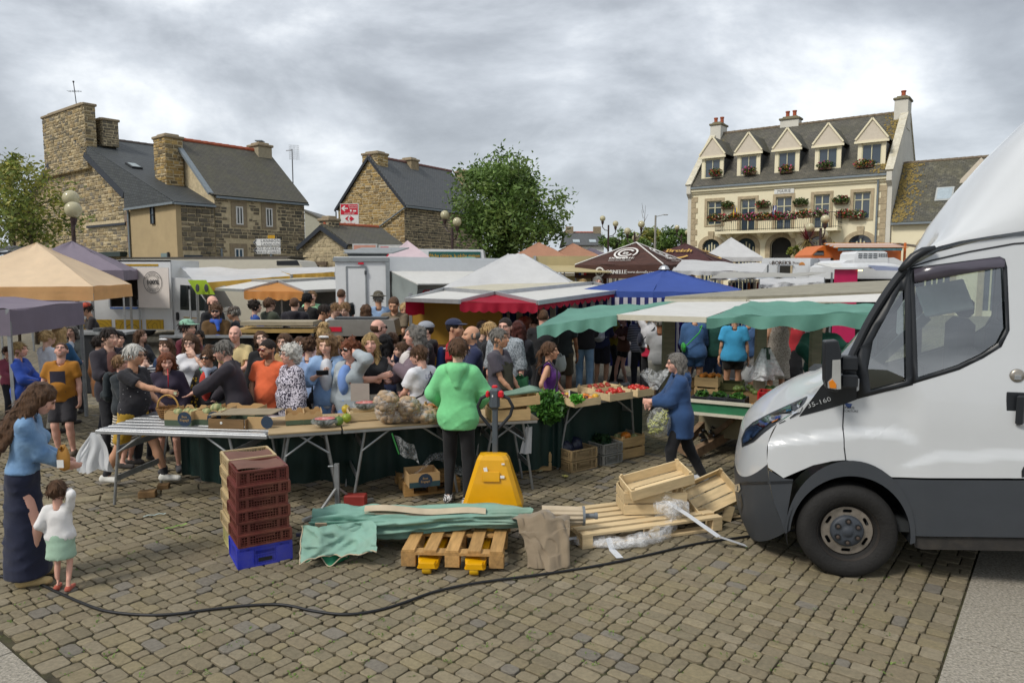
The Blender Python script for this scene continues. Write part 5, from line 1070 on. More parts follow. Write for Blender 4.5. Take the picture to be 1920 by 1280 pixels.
MB().prism([q(0.,.5,-1.2),q(1,.5,-1.2),q(1,aE-.1,-1.2),q(0.,aE-.1,-1.2)],(.02,.02,0)).build('inside_wall',cJ,bt);MB().prism([q(.02,.5,.02),q(1,.5,.02),q(1,1.25,.02),q(.02,1.25,.02)],(.02,.02,0)).build('counter_front',ao,bt)
for s in(.5,.7):
 w_=MB();c0=q(s,.33,.05);w_.lathe([(.1,-.1),(.3,-.1),(.33,-.06),(.33,.06),(.3,.1),(.1,.1)],(0,0,0),n=18,axis='Y');o=w_.build('wheel',eM,bt);o.location=c0;o.rotation_euler=(0,0,math.atan2(au.y,au.x))
def aD(ag,loc,r=.34,w=.22,hub='#8f9294',rz=0.,n=24):
 mb=MB(1);mb.lathe([(r*.62,-w/2),(r*.93,-w/2),(r,-w*.36),(r,w*.36),(r*.93,w/2),(r*.62,w/2)],n=n,axis='Y');o=mb.build('wheel',eM,ag,loc=loc,rot=(0,0,rz));MB().lathe([(.02,-w*.42),(r*.3,-w*.44),(r*.56,-w*.34),(r*.63,-w*.47),(r*.63,w*.4)],n=n,axis='Y').build('rim',mat('rim'+hub,hub,rough=.5,metal=.5),o);return o
Yv=23.;a=P(120,490,Yv);aE=P(200,488,Yv).z;X=lambda u,v=560:P(u,v,Yv).x-a.x;Zv=lambda v:P(200,v,Yv).z;ft=thing('food_truck','white crepe truck with yellow patterned skirt and open serving hatch','van',(a.x,Yv,0))
mb=MB();f9,gQ,g6,g7=X(206),X(263),Zv(575),Zv(505);L0=X(322)
mb.holed([(0,0,.55),(L0,0,.55),(L0,0,aE),(0,0,aE)],[[(f9,0,g6),(gQ,0,g6),(gQ,0,g7),(f9,0,g7)]],(0,.06,0));mb.box((L0/2,1.05,aE-.02),(L0,2.1,.06));mb.box((L0/2,2.1,(aE+.55)/2),(L0,.05,aE-.6));mb.box((.03,1.05,(aE+.55)/2),(.05,2.05,aE-.6));mb.box((L0-.03,1.08,(aE+.55)/2),(.05,1.98,aE-.6));mb.build('body',aK,ft)
MB().box((L0/2,1.6,1.5),(L0*.9,.06,1.6)).build('inside_wall',mat('inside_steel','#5a5550',.6),ft)
fZ=mat('yellow_skirt','#c09a1c',.5,var=.05)
def c7(m):
 nt,n,l,b=cj(m);tc=n.new('ShaderNodeTexCoord');vo=n.new('ShaderNodeTexVoronoi');iv(vo,'Scale',1.1);l.new(tc.outputs['Object'],vo.inputs['Vector']);mu=n.new('ShaderNodeMath');mu.operation='MULTIPLY';iv(mu,1,9);l.new(vo.outputs['Distance'],mu.inputs[0]);f=n.new('ShaderNodeMath');f.operation='FRACT';l.new(mu.outputs[0],f.inputs[0]);g=n.new('ShaderNodeMath');g.operation='GREATER_THAN';iv(g,1,.88);l.new(f.outputs[0],g.inputs[0]);mx=n.new('ShaderNodeMix');mx.data_type='RGBA';l.new(g.outputs[0],mx.inputs['Factor']);iv(mx,'A',(*hx('#c09a1c'),1));iv(mx,'B',(*hx('#7d6312'),1));l.new(mx.outputs['Result'],b.inputs['Base Color'])
c7(fZ)
for u0,u1 in((120,207),(214,264),(272,305)):MB().prism([(X(u0),-.004,.58),(X(u1),-.004,.58),(X(u1),-.004,Zv(599)),(X(u0),-.004,Zv(599))],(0,-.008,0)).build('skirt_panel',fZ,ft)
MB().prism([(0.,-.004,Zv(499)),(X(300),-.004,Zv(499)),(X(300),-.004,Zv(495)),(0.,-.004,Zv(495))],(0,-.008,0)).build('roof_stripe',mat('ochre_stripe','#b08c2c',.5),ft)
mb=MB()
for q in((f9,g6,f9,g7),(gQ,g6,gQ,g7),(f9,g7,gQ,g7)):mb.bar((q[0],-.02,q[1]),(q[2],-.02,q[3]),.05,.05)
mb.build('hatch_frame',bj,ft);MB().box(((f9+gQ)/2,-.08,g6-.04),(gQ-f9-.1,.12,.05),bev=.02).build('counter_edge',mat('blue_edge','#4a7ac8',.4),ft)
for(x_,z_,w_,h_)in((.2,.12,.25,.3),(.55,.1,.2,.2),(.8,.15,.12,.36)):MB().box((f9+x_,.9,g6+z_),(w_,.3,h_),bev=.02).build('fitting',ao,ft)
eh,e4,bz0,bz1=X(267.5),X(333),Zv(576),Zv(502);mb=MB();mb.prism([(eh,-.25,bz0),(e4,-.55,bz0),(e4,-.55,bz1),(eh,-.25,bz1)],(0,.04,0));sb=mb.build('shutter',mat('stamp_board','#d5cdc6',.5,var=.03),ft)
gq=vc(e4-eh,-.3,0).normalized();nn=vc(gq.y,-gq.x,0);cc_=vc((eh+e4)/2,-.4,Zv(529))+nn*.02;Mx=aj(gq,Z,nn,cc_);mb=MB()
for r0_,r1_ in((.33,.345),(.21,.22)):cC(mb,Mx,r0_,r1_,n=32)
aa(mb,'100%',Mx,.21,bold=.006)
def cR(mb,g2,Mx,r,a0,da,size):
 for i,ch in enumerate(g2):
  an=a0+da*i;q=Mx@Matrix.Translation((r*cos(an),r*sin(an),0))@Matrix.Rotation(an-PI/2 if da<0 else an+PI/2,4,'Z');aa(mb,ch,q,size)
cR(mb,'Nos galettes sont',Mx,.275,R_(150),-R_(7.6),.085);cR(mb,'SARRASIN',Mx,.275,R_(225),R_(13),.085);mb.build('stamp',dN,sb)
cab=[(L0,.35),(X(398),.35),(X(404),.75),(X(399),1.05),(X(392),1.22),(X(366),Zv(533)),(X(356),Zv(523)),(L0,Zv(520))];cab3=[(x,.08,z)for x,z in cab]
wn=[(X(335),.08,Zv(581)),(X(389),.08,Zv(583)),(X(388),.08,Zv(572)),(X(363),.08,Zv(536)),(X(337),.08,Zv(534))]
mb=MB();mb.holed(cab3,[wn],(0,.05,0));n_=len(cab);o1=[vc(x,.13,z)for x,z in cab];o2=[vc(x,2.,z)for x,z in cab];mb.add(o1+o2,[(i,(i+1)%n_,n_+(i+1)%n_,n_+i)for i in range(n_)if i!=4]+[list(range(n_,2*n_))]);mb.build('cab',aK,ft)
MB().prism([Vector(p)+vc(0,-.01,0)for p in wn],(0,.02,0)).build('cab_window',mat('dark_glass','#20282a',.05,spec=.9,var=0),ft);MB().bar((X(352),.05,Zv(535)),(X(357),.05,Zv(582)),.03,.05).build('window_bar',av,ft)
MB().box((X(391),-.08,Zv(575)),(.16,.2,.36),bev=.04).build('mirror',av,ft);MB().box((X(330),.05,Zv(593)),(.1,.06,.26),bev=.03).build('handle',av,ft)
MB().prism([(X(341),.06,Zv(596)),(X(377),.06,Zv(598)),(X(377),.06,Zv(596.6)),(X(341),.06,Zv(594))],(0,-.004,0)).build('side_script',cW,ft)
MB().lathe([(0.,-.02),(.46,-.02),(.46,.2)],(X(384),.09,.4),n=24,axis='Y').build('wheel_arch',av,ft);aD(ft,(X(384),.1,.36),.36);aD(ft,(X(150),.1,.36),.36)
a=P(228,500,27);f2=P(400,485,27).z;t=thing('motorhome','long cream motorhome behind the crepe truck','van',(a.x,27,0));Lm=P(568,500,27).x-a.x;hS=mat('cream_body','#c9c3b2',.4,var=.04);MB().prism([(0,0,.5),(Lm,0,.5),(Lm,0,f2-.35),(Lm-.15,0,f2-.08),(Lm-.6,0,f2),(0,0,f2)],(0,2.2,0)).build('body',hS,t);MB().prism([(0,-.02,f2),(Lm-.6,-.02,f2),(Lm-.4,-.02,f2+.09),(0,-.02,f2+.05)],(0,2.2,0)).build('roof',mat('brown_roof','#5a544c',.6),t);mb=MB();q=P(519,494,27).x-a.x;mb.prism([(q,-.01,P(519,497,27).z),(Lm-.12,-.01,P(519,497,27).z),(Lm-.2,-.01,P(519,488,27).z),(q,-.01,P(519,489,27).z)],(0,-.01,0));mb.build('window',av,t)
for x_ in(.8,Lm-1.):aD(t,(x_,.05,.34),.34)
def cS(ac,aV,Y,m1_,m2_,vh,name='awning_stall'):
 q=[P(*p)for p in aV];ay=vc(q[3].x,q[3].y,0);t=thing(name,ac,'market stall',ay);q=[p-ay for p in q];mb=MB(1);a7(mb,q[3],q[2],q[1],q[0],20,8,sag=.06,rip=.05,fr=4,seed=Y);mb.build('canopy',m1_,t);mb=MB(1);a3(mb,q[3],q[2],vh,vh*.25,nw=9,rip=.03);mb.build('valance',m2_,t)
 for p in q:MB().box((p.x,p.y,p.z/2),(.04,.04,p.z-.02)).build('post',ao,t)
 return t
cS('white awning with sandy yellow edge behind the crepe truck cab',[(338,500,23.8),(520,505,24),(545,517,22),(368,531,21)],1,cK,fF,.22)
cS('white awning with yellow edge next to the butcher trailer',[(500,503,26),(628,500,26.5),(628,510,24),(548,514,23.2)],2,cK,fF,.16)
t=cS('sandy yellow slope awning between the two white awnings',[(395,507,24.2),(520,507,24.4),(545,514,23.),(370,527,22.3)],3,fF,fF,.1)
q=P(352,530,20.8);t=thing('banner','lime green banner with grey print beside the truck cab','banner',(q.x,q.y,0));MB(1).grid(lambda s,tt:vc(s*.55+.25*(1-tt),.05*sin(s*5),P(352,552,20.8).z+(P(352,525,20.8).z-P(352,552,20.8).z)*tt),6,6).build('cloth',aL('#a8c83a','lime_cloth'),t);MB().box((.02,.05,.95),(.04,.04,1.9)).build('pole',ao,t)
for k in(.3,.55):MB().ball((k,-.06,P(352,540,20.8).z),(.06,.01,.12),8,5).build('print',aB,t)
cS('grey roofed stall at the picture edge behind the orange tent',[(-60,460,25),(50,460,25),(52,468,22),(-60,478,21)],6,mat('grey_roofing','#6e7072',.6),aB,.08)
a=P(778,480,29);t=thing('green_truck','truck with dark green sign panel and yellow script behind the butcher trailer','van',(a.x,29,0));Lg=P(908,480,29).x-a.x;zg0,ih=P(800,492,29).z,P(800,469,29).z;MB().prism([(0,0,.5),(Lg,0,.5),(Lg+.2,0,1.6),(Lg-.05,0,ih+.02),(0,0,ih+.05)],(0,2.,0)).build('body',aK,t);q=P(804,480,29).x-a.x;mb=MB();mb.prism([(q,-.01,zg0-.25),(Lg-.15,-.01,zg0-.25),(Lg-.15,-.01,ih-.06),(q,-.01,ih-.06)],(0,-.02,0));sp_=mb.build('sign_panel',mat('deep_green','#1f5650',.45),t)
mb=MB();aa(mb,'Pêche côtière, la pêche maison',aj(vc(1,0,0),Z,vc(0,-1,0),((q+Lg-.15)/2,-.04,(zg0+ih)/2+.02)),.19,sx=.85);mb.build('script',eL,sp_);aD(t,(.7,.05,.36),.36);aD(t,(Lg-.5,.05,.36),.36)
cS('green awning corner beside the plain white tent',[(800,483,28),(890,482,27.5),(915,492,25),(800,490,25)],5,fE,fE,.1)
eQ=aL('#c9bb90','beige_canvas')
a=P(1000,486,24);t=thing('beige_stall','cream trailer stall with lowered awning beside the brown printed tent','market stall',(a.x,24,0));Lx=P(1150,486,24).x-a.x;f3=P(1020,480,24).z;MB().box((Lx/2,1.,f3-.15),(Lx,2.,.3)).build('roof',eQ,t);mb=MB();q=P(1024,490,24).x-a.x;mb.prism([(q,-.02,f3-.3),(Lx,-.02,f3-.3),(Lx,-1.2,f3-.52),(q,-1.2,f3-.5)],(0,0,-.03));mb.build('awning',eQ,t);MB().box((Lx/2,1.2,1.2),(Lx*.96,.1,2.)).build('back_wall',aQ['brown_band'],t);MB().box((Lx/2,0,.6),(Lx,.3,1.)).build('counter',mat('wood_counter','#7a6544',.6),t);MB().box((Lx*.55,-.1,f3-.85),(.9,.04,.4)).build('hanging_board',eQ,t)
MB().box((.05,-.02,f3/2),(.08,.08,f3)).build('post',bj,t)
cS('low white awning between the blue parasol and the bakery trailer',[(1280,487,22),(1440,495,22),(1430,510,19.5),(1260,507,19.5)],7,cK,cK,.1)
cS('pale flat awning over hanging clothes behind the green stall',[(1350,512,19),(1560,510,19),(1490,519,17),(1330,522,17)],8,aL('#b9b8b2','pale_grey_canvas'),bj,.04)
cS('low white cover above the produce trailer roof',[(1425,523,17),(1545,520,17),(1545,529,15),(1425,533,15)],9,cK,cK,.06)
a=P(1366,548,17.6);t=thing('clothes_rail','rail of hanging clothes behind the blue parasol','clothes rail',(a.x,17.6,0));Lc=P(1432,548,17.6).x-a.x;f4=P(1390,527,17.6).z;mb=MB();mb.tube([(0,0,f4),(Lc,0,f4)],.015);mb.tube([(0,0,0),(0,0,f4)],.015);mb.tube([(Lc,0,0),(Lc,0,f4)],.015);mb.build('rail',ao,t)
CLS=('#b8b0a0','#23242c','#2b3f6a','#8a8a8c','#1f2a4c','#a8623a','#33303a','#c8c0b0','#7a3030','#20242a')
for k,cc in enumerate(CLS):
 g=thing('hanging_garment',('cream top','black top','blue shirt','grey dress','navy shirt','rust coloured skirt','charcoal jacket','ivory blouse','dark red dress','black dress')[k]+' on the clothes rail behind the blue parasol','garment',(a.x+Lc*(k+.5)/10,17.6,0),0,'clothes on the rail');mb=MB(1);w_=Lc/10*1.05
 mb.grid(lambda s,tt,k=k:vc((s-.5)*w_*(.7+.5*(1-tt)),.1*sin(s*6+k)*(1-tt*.6),f4-.03-(.9+.2*sin(k*2))*(1-tt)),6,6);mb.build('cloth',aL(cc,'garment'+cc,.05),g);MB().tube([(-w_*.3,0,f4-.06),(0,0,f4-.01),(w_*.3,0,f4-.06)],.006,n=4).build('hanger',aB,g)
q=P(1352,543,16.2);t=thing('folded_clothes','heap of pink cloth beside the blue parasol','clothes',(q.x,q.y,0));MB().box((0,0,q.z/2-.1),(.7,.4,q.z-.2)).build('stand',ao,t);MB(1).ball((0,0,q.z-.06),(.34,.25,.17),14,8,jit=.08).build('heap',aL('#c04a78','pink_cloth',.1),t)
Yk=24.;a=P(1428,530,Yk);t=thing('bakery_trailer','white bakery trailer with open hatch and lettered fascia','trailer',(a.x,Yk,0));Lk=P(1519,500,Yk).x-a.x;zk=P(1470,486,Yk).z;Zk=lambda v:P(1470,v,Yk).z;Xk=lambda u:P(u,505,Yk).x-a.x;mb=MB();mb.holed([(0,0,.5),(Lk,0,.5),(Lk,0,zk),(0,0,zk)],[[(Xk(1458),0,Zk(518)),(Xk(1487),0,Zk(518)),(Xk(1487),0,Zk(498)),(Xk(1458),0,Zk(498))]],(0,.06,0));e2=vc(.9,1.,0);mb.prism([(Lk,.02,.5),vc(Lk,.02,.5)+e2,vc(Lk,.02,zk)+e2,(Lk,.02,zk)],(-.04,.04,0));mb.prism([(0,0,zk),(Lk,0,zk),(Lk+.9,1.,zk),(.9,1.,zk)],(0,0,.04));mb.build('body',aK,t)
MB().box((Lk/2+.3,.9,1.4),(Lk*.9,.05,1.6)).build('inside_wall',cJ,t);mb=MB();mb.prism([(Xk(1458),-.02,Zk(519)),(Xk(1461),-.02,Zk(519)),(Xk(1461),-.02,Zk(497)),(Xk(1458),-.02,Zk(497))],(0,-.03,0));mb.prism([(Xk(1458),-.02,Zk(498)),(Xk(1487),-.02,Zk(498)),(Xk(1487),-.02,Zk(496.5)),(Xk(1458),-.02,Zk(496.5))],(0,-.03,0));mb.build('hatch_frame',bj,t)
mb=MB();aa(mb,'BOREKS',aj(vc(1,0,0),Z,vc(0,-1,0),(Xk(1464),-.012,Zk(493))),.17,bold=.005);aa(mb,'La',aj(vc(1,0,0),Z,vc(0,-1,0),(Xk(1445),-.012,Zk(493))),.12);aa(mb,'& Pizza',aj(vc(1,0,0),Z,vc(0,-1,0),(Xk(1489),-.012,Zk(493))),.12);mb.build('lettering',mat('brown_letters','#5d4a3e',.5),t)
mb=MB();cC(mb,aj(vc(1,0,0),Z,vc(0,-1,0),(Xk(1503),-.012,Zk(497))),0.,.1,n=18,a0=0,a1=PI);mb.build('sun_logo',fD,t)
for x_ in(Lk*.5,):aD(t,(x_,.05,.33),.33)
a=P(1527,530,24.6);t=thing('open_door_box','grey doorway box beside the bakery trailer','stall',(a.x,24.6,0));mb=MB();w_=P(1562,505,24.6).x-a.x;gr=P(1540,484,24.6).z;mb.box((w_/2,.5,gr-.05),(w_,1,.1));mb.box((.05,.5,gr/2),(.1,1,gr));mb.box((w_-.05,.5,gr/2),(.1,1,gr));mb.build('frame',mat('pale_violet_panel','#b5b2ba',.5),t);MB().box((w_/2,.9,gr/2),(w_-.2,.05,gr-.1)).build('inside',mat('deep_green_door','#17302c',.6),t)
a=P(1566,520,22);t=thing('refrigerated_van','white van with louvred cooling unit on its roof','van',(a.x,22,0));Lr=P(1700,500,22).x-a.x;zr1=P(1600,494,22).z;MB().prism([(0,0,.5),(Lr,0,.5),(Lr,0,zr1),(Lr-.4,0,zr1+.18),(.35,0,zr1+.1),(0,0,zr1-.1)],(0,1.9,0)).build('body',aK,t)
ux0,ux1=P(1600,490,22).x-a.x,P(1664,490,22).x-a.x;uz0,g8=P(1620,493,22).z,P(1620,471,22).z;mb=MB();mb.prism([(ux0,-.05,uz0),(ux1,-.05,uz0),(ux1-.05,-.05,g8-.04),(ux1-.15,-.05,g8),(ux0+.1,-.05,g8),(ux0+.03,-.05,g8-.08)],(0,1.,0));cu_=mb.build('cooling_unit',aK,t)
for hT in range(3):
 for k in range(4):MB().box((ux0+.18+k*.15,-.055,g8-.08-hT*.055),(.12,.02,.025)).build('louvre',aB,cu_)
for k in range(4):
 for hT in range(2):MB().box((ux1-.28+k*.07,-.055,g8-.09-hT*.06),(.05,.02,.03)).build('louvre',aB,cu_)
aD(t,(.6,.02,.34));aD(t,(Lr-.5,.02,.34))
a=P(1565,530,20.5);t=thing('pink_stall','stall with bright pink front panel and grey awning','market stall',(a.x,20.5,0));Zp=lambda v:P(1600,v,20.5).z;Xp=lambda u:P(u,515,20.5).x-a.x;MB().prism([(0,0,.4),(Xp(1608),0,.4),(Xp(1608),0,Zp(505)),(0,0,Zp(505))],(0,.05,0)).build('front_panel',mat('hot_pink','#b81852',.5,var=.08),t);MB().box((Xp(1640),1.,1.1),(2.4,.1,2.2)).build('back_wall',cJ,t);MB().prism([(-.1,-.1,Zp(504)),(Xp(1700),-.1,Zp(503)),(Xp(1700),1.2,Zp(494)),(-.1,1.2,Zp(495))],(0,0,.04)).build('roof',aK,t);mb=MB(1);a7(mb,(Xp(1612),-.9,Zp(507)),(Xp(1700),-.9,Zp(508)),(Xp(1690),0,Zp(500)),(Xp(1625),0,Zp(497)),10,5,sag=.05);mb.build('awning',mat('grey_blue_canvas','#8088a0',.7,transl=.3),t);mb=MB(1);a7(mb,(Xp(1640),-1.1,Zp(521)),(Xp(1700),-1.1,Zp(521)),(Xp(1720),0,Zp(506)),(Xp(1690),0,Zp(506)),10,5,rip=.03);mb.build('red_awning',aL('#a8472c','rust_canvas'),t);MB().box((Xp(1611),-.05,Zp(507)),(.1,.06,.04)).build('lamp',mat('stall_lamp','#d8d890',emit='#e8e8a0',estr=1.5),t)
Yo=30.;a=P(1522,470,Yo);t=thing('orange_truck','orange van stall with striped awning in front of the town hall','van',(a.x,Yo,0));Zo=lambda v:P(1600,v,Yo).z;Xo=lambda u:P(u,470,Yo).x-a.x;hU=mat('orange_body','#c8692a',.4,var=.05)
MB().prism([(Xo(1522),0,.4),(Xo(1690),0,.4),(Xo(1690),0,Zo(458)),(Xo(1545),0,Zo(460)),(Xo(1532),0,Zo(468)),(Xo(1522),0,Zo(478))],(0,1.8,0)).build('body',hU,t)
for k in range(7):mb=MB();y0,y1=-1.3+k*1.3/7,-1.3+(k+1)*1.3/7;z0,z1=Zo(466)+(Zo(455.5)-Zo(466))*k/7,Zo(466)+(Zo(455.5)-Zo(466))*(k+1)/7;mb.prism([(Xo(1540),y0,z0),(Xo(1662),y0,z0),(Xo(1676),y1,z1),(Xo(1546),y1,z1)],(0,0,-.03));mb.build('awning_stripe',fD if k%2==0 else cK,t)
MB().prism([(Xo(1545),-1.3,Zo(466)),(Xo(1660),-1.3,Zo(466)),(Xo(1660),-1.3,Zo(471.5)),(Xo(1545),-1.3,Zo(472))],(0,.03,0)).build('valance',mat('teal_print','#4a7078',.7,var=.5,scale=8),t);MB().box((Xo(1672),-1.,Zo(457)/2),(.07,.07,Zo(457))).build('post',hU,t);MB().prism([(Xo(1676),-.4,Zo(456)),(Xo(1722),-1.3,Zo(466)),(Xo(1722),-1.3,Zo(468)),(Xo(1680),-.4,Zo(458))],(0,.6,0)).build('side_flap',bi,t)
MB().prism([(Xo(1524),-.01,Zo(478)),(Xo(1533),-.01,Zo(470)),(Xo(1544),-.01,Zo(470)),(Xo(1544),-.01,Zo(478))],(0,-.02,0)).build('window',eD,t)
for x_ in(.5,3.):aD(t,(x_,0.,.33))
for k,(u,Y,w_,h_,cc,lb)in enumerate(((60,34,14,2.4,'#8a8474','pale boundary wall behind the orange tent'),(1080,74,34,2.2,'#a09a8a','far pale boundary wall behind the market tents'),)):
 q=P(u,510,Y);t=thing('boundary_wall',lb,'wall',(q.x,Y,0));MB().box((0,0,h_/2),(w_,.3,h_)).build('wall',mat('bw'+cc,cc,rough=.9,var=.2),t);MB().box((0,0,h_+.04),(w_+.1,.4,.08)).build('coping',bJ,t)
fI=mat('dark_green_tarpaulin','#16302c',.55,var=.15,scale=3,bump=.2,bscale=5)
bS=mat('pale_poplar','#cab48c',.75,var=.16,scale=5,stretch=(1,6,6),objrand=.14,bump=.15,bscale=30)
a5=mat('tan_crate_wood','#b3976a',.75,var=.2,scale=5,stretch=(1,6,6),objrand=.15)
bL=mat('old_crate_wood','#7a5f3e',.8,var=.25,scale=5,stretch=(1,6,6),objrand=.15)
bM=mat('pallet_wood','#ad8753',.8,var=.28,scale=4,stretch=(1,7,7),objrand=.18,dirt=.3,dirtcol=hx('#6e5738'))
di=mat('cardboard','#b39468',.85,var=.08,scale=4);fJ=mat('cardboard_green_print','#4c5b48',.85,var=.06);dP=mat('cardboard_navy_print','#2b3a4c',.85,var=.06)
fK=mat('old_board','#a8926f',.8,var=.15,scale=2)
def ew(A,B):
 e=(B-A);e.z=0;return math.atan2(e.y,e.x),e.length
def bD(ac,A,B,depth,z,top='slats',skew=0.,legs=(.04,.96),g9=True):
 rz,L=ew(A,B);t=thing('trestle_table',ac,'table',(A.x,A.y,0),rz,'trestle tables of the stall')
 mb=MB();
 for y in(.015,depth-.015):mb.box((L/2,y,z-.02),(L,.035,.04),bev=.006)
 for x in(.02,L-.02):mb.box((x,depth/2,z-.02),(.035,depth-.06,.04))
 mb.build('top_frame',bj,t)
 if top=='slats':
  n=7
  for k in range(n):MB().box((L/2,.07+(depth-.14)*k/(n-1),z+.002),(L-.05,(depth-.1)/n*.72,.018),bev=.004).build('slat',bj,t)
 else:
  MB().box((L/2,depth/2-.02,z+.012),(L*1.,depth+.05,.02),bev=.004).build('table_board',fK,t)
 for k,f in enumerate(legs):
  x=L*f;dx=.16 if k==0 else-.16
  for y,ox in((.04,0.),(depth-.05,0.)):
   MB().tube([(x+dx*.3,y,z-.04),(x-dx*.5,y+(.05 if y<.1 else-.02),0.)],.0145,n=8).build('leg',ao,t)
  MB().bar((x+dx*.16,.05,z-.2),(x+dx*.16,depth-.06,z-.2),.012,.06).build('crossbar',ao,t);MB().bar((x-dx*.22,.08,.28),(x-dx*.22,depth-.08,.28),.012,.06).build('crossbar',ao,t)
  for y in(.045,depth-.055):MB().tube([(x+dx*.1,y,z-.24),(x+dx*1.9,y,z-.04)],.011,n=6).build('brace',ao,t)
 return t,rz,L
zt=.8
A1,B1=G(178,806,zt),G(500,816,zt);t1,rz1,L1=bD('slatted aluminium trestle table nearest the mother and toddler',A1,B1,.95,zt,legs=(.1,.8))
A2,B2=G(503,815,zt),G(640,806,zt);t2,ii,L2=bD('trestle table with brown board top beside the maroon crates',A2,B2,.8,zt,'board',legs=(.2,.85))
A3,B3=G(643,806,zt),G(868,790,zt);t3,rz3,L3=bD('trestle table loaded with bagged potatoes and a squash crate',A3,B3,.8,zt,'board',legs=(.14,.9))
A4,B4=G(878,793,zt),G(1008,786,zt);t4,ha,L4=bD('narrow aluminium table behind the pallet truck handle',A4,B4,.6,zt,'board',legs=(.3,.86))
A5,B5=G(1042,762,zt),G(1215,737,zt);t5,ej,L5=bD('end trestle table carrying the crates of tomatoes',A5,B5,.8,zt,'board',legs=(.12,.86))
for k,(u,v)in enumerate(((277,931),(307,918))):
 q=G(u,v);t=thing('wood_block',('larger wooden block under the table leg','smaller wooden block under the second table leg')[k],'block',q,.25);MB().box((0,0,.035),(.17-.05*k,.1,.07),bev=.006).build('block',bL,t)
SK=[G(338,902),G(420,915),G(560,915),G(700,912),G(850,905),G(1010,892),G(1075,872),G(1205,842)];t=thing('table_skirt','dark green tarpaulin hung behind the trestle tables','tarpaulin',SK[0]);mb=MB(1)
def sk(s,tt):
 x=s*(len(SK)-1);i=min(int(x),len(SK)-2);p=SK[i].lerp(SK[i+1],x-i)-SK[0];return p+vc(0,.05+.05*sin(s*60)+.03*sin(s*140),.05+.04*sin(s*37)*sin(s*11)+(.72-.03)*tt)
mb.grid(sk,140,6);mb.build('cloth',fI,t)
def c9(u,v,z):return G(u,v,z)
def aI(ac,loc,rz,L,W,H,rows=2,m=None,tilt=None,name='wooden_crate',th=.009,group=None,ij=True,ends=True):
 m=m or bS;t=thing(name,ac,'crate',loc,rz,group)
 if tilt:t.rotation_euler=tilt
 sh=H/rows*.84
 for r in range(rows):
  z=H*(r+.5)/rows
  for y in(-W/2,W/2):MB().box((0,y,z),(L,th,sh)).build('slat',m,t)
  for x in(-L/2+th/2,L/2-th/2):MB().box((x,0,z+.001),(th,W-th*1.2,sh*.98)).build('end_slat',m,t)
 for x in(-1,1):
  for y in(-1,1):MB().prism([(x*(L/2-th),y*(W/2-th/2),.002),(x*(L/2-th-.03),y*(W/2-th/2),.002),(x*(L/2-th),y*(W/2-th/2-.03),.002)],(0,0,H+.012)).build('corner_post',m,t)
 if ij:
  for k in range(3):MB().box((0,(k-1)*W*.31,.006),(L-.02,W*.27,.008)).build('floor_slat',m,t)
 return t
def cF(ac,loc,rz,L,W,H,band=fJ,logo=None,handle=True,name='cardboard_box'):
 t=thing(name,ac,'box',loc,rz);th=.006;mb=MB()
 for y in(-W/2,W/2):mb.prism([(-L/2,y,0),(L/2,y,0),(L/2,y,H*.72),(L*.36,y,H),(L*.18,y,H),(L*.1,y,H*.78),(-L*.1,y,H*.78),(-L*.18,y,H),(-L*.36,y,H),(-L/2,y,H*.72)][:10]if handle else[(-L/2,y,0),(L/2,y,0),(L/2,y,H),(-L/2,y,H)],(0,th if y<0 else-th,0))
 for x in(-L/2,L/2):mb.prism([(x,-W/2+th,0),(x,W/2-th,0),(x,W/2-th,H*.95),(x,-W/2+th,H*.95)],(th if x<0 else-th,0,0))
 mb.box((0,0,.005),(L-.02,W-.02,.008));mb.build('tray',di,t)
 mb=MB();mb.box((0,-W/2-.001,H*.19),(L*.995,.002,H*.38));mb.box((L/2+.001,0,H*.19),(.002,W*.99,H*.38));mb.build('printed_band',band,t)
 if logo:
  mb=MB();Mx=aj(vc(1,0,0),Z,vc(0,-1,0),(L*logo,-W/2-.003,H*.46));cC(mb,Mx,0,H*.5,n=20);lg=mb.build('logo_disc',dP,t);mb=MB();Mx.translation.y-=.002
  for i,(tx,dz)in enumerate((('Bon',.16),('Engagé',-.06))):M2=Mx.copy();M2.translation.z+=dz*H;aa(mb,tx,M2,H*.24,bold=.0008)
  mb.build('lettering',di,lg)
 return t
def bE(name,ac,loc,r,m,group,sq=1.,il=None,rz=0):
 t=thing(name,ac,'fruit',loc,rz,group);MB(1).ball((0,0,r*sq*.96),(r,r,r*sq),14,9).build('flesh',m,t)
 if il:MB().tube([(0,0,2*r*sq*.94),(.1*r,0,2*r*sq+r*.18)],r*.12,n=5).build('stem',il,t)
 return t
dk=mat('stem','#566033',.8);dQ=a4('melon_skin','#a3a070','#7d8558',.05,rough=.6);hV=mat('tomato_skin','#b5291e',.25,var=.15,spec=.6);eR=mat('orange_skin','#cf7a24',.4,var=.12)
cb=((331,801,'melon box with green printed base nearest the basket'),(386,800,'second melon box with a melon on top behind the wooden tray'))
for k,(u,v,lb)in enumerate(cb):
 q=c9(u,v,zt+.012);q.y+=.26;cF(lb,(q.x,q.y,zt+.012),rz1+.03*k,.3,.36,.155,logo=.26)
 for j in range(3):bE('melon','pale ribbed melon in the %s melon box'%('first'if k==0 else'second'),(q.x-.08+.09*j,q.y+.03*(j%2)-.04,zt+.02+(.09 if(k==1 and j==1)else .045)),.062,dQ,'melons in the boxes',.85,dk)
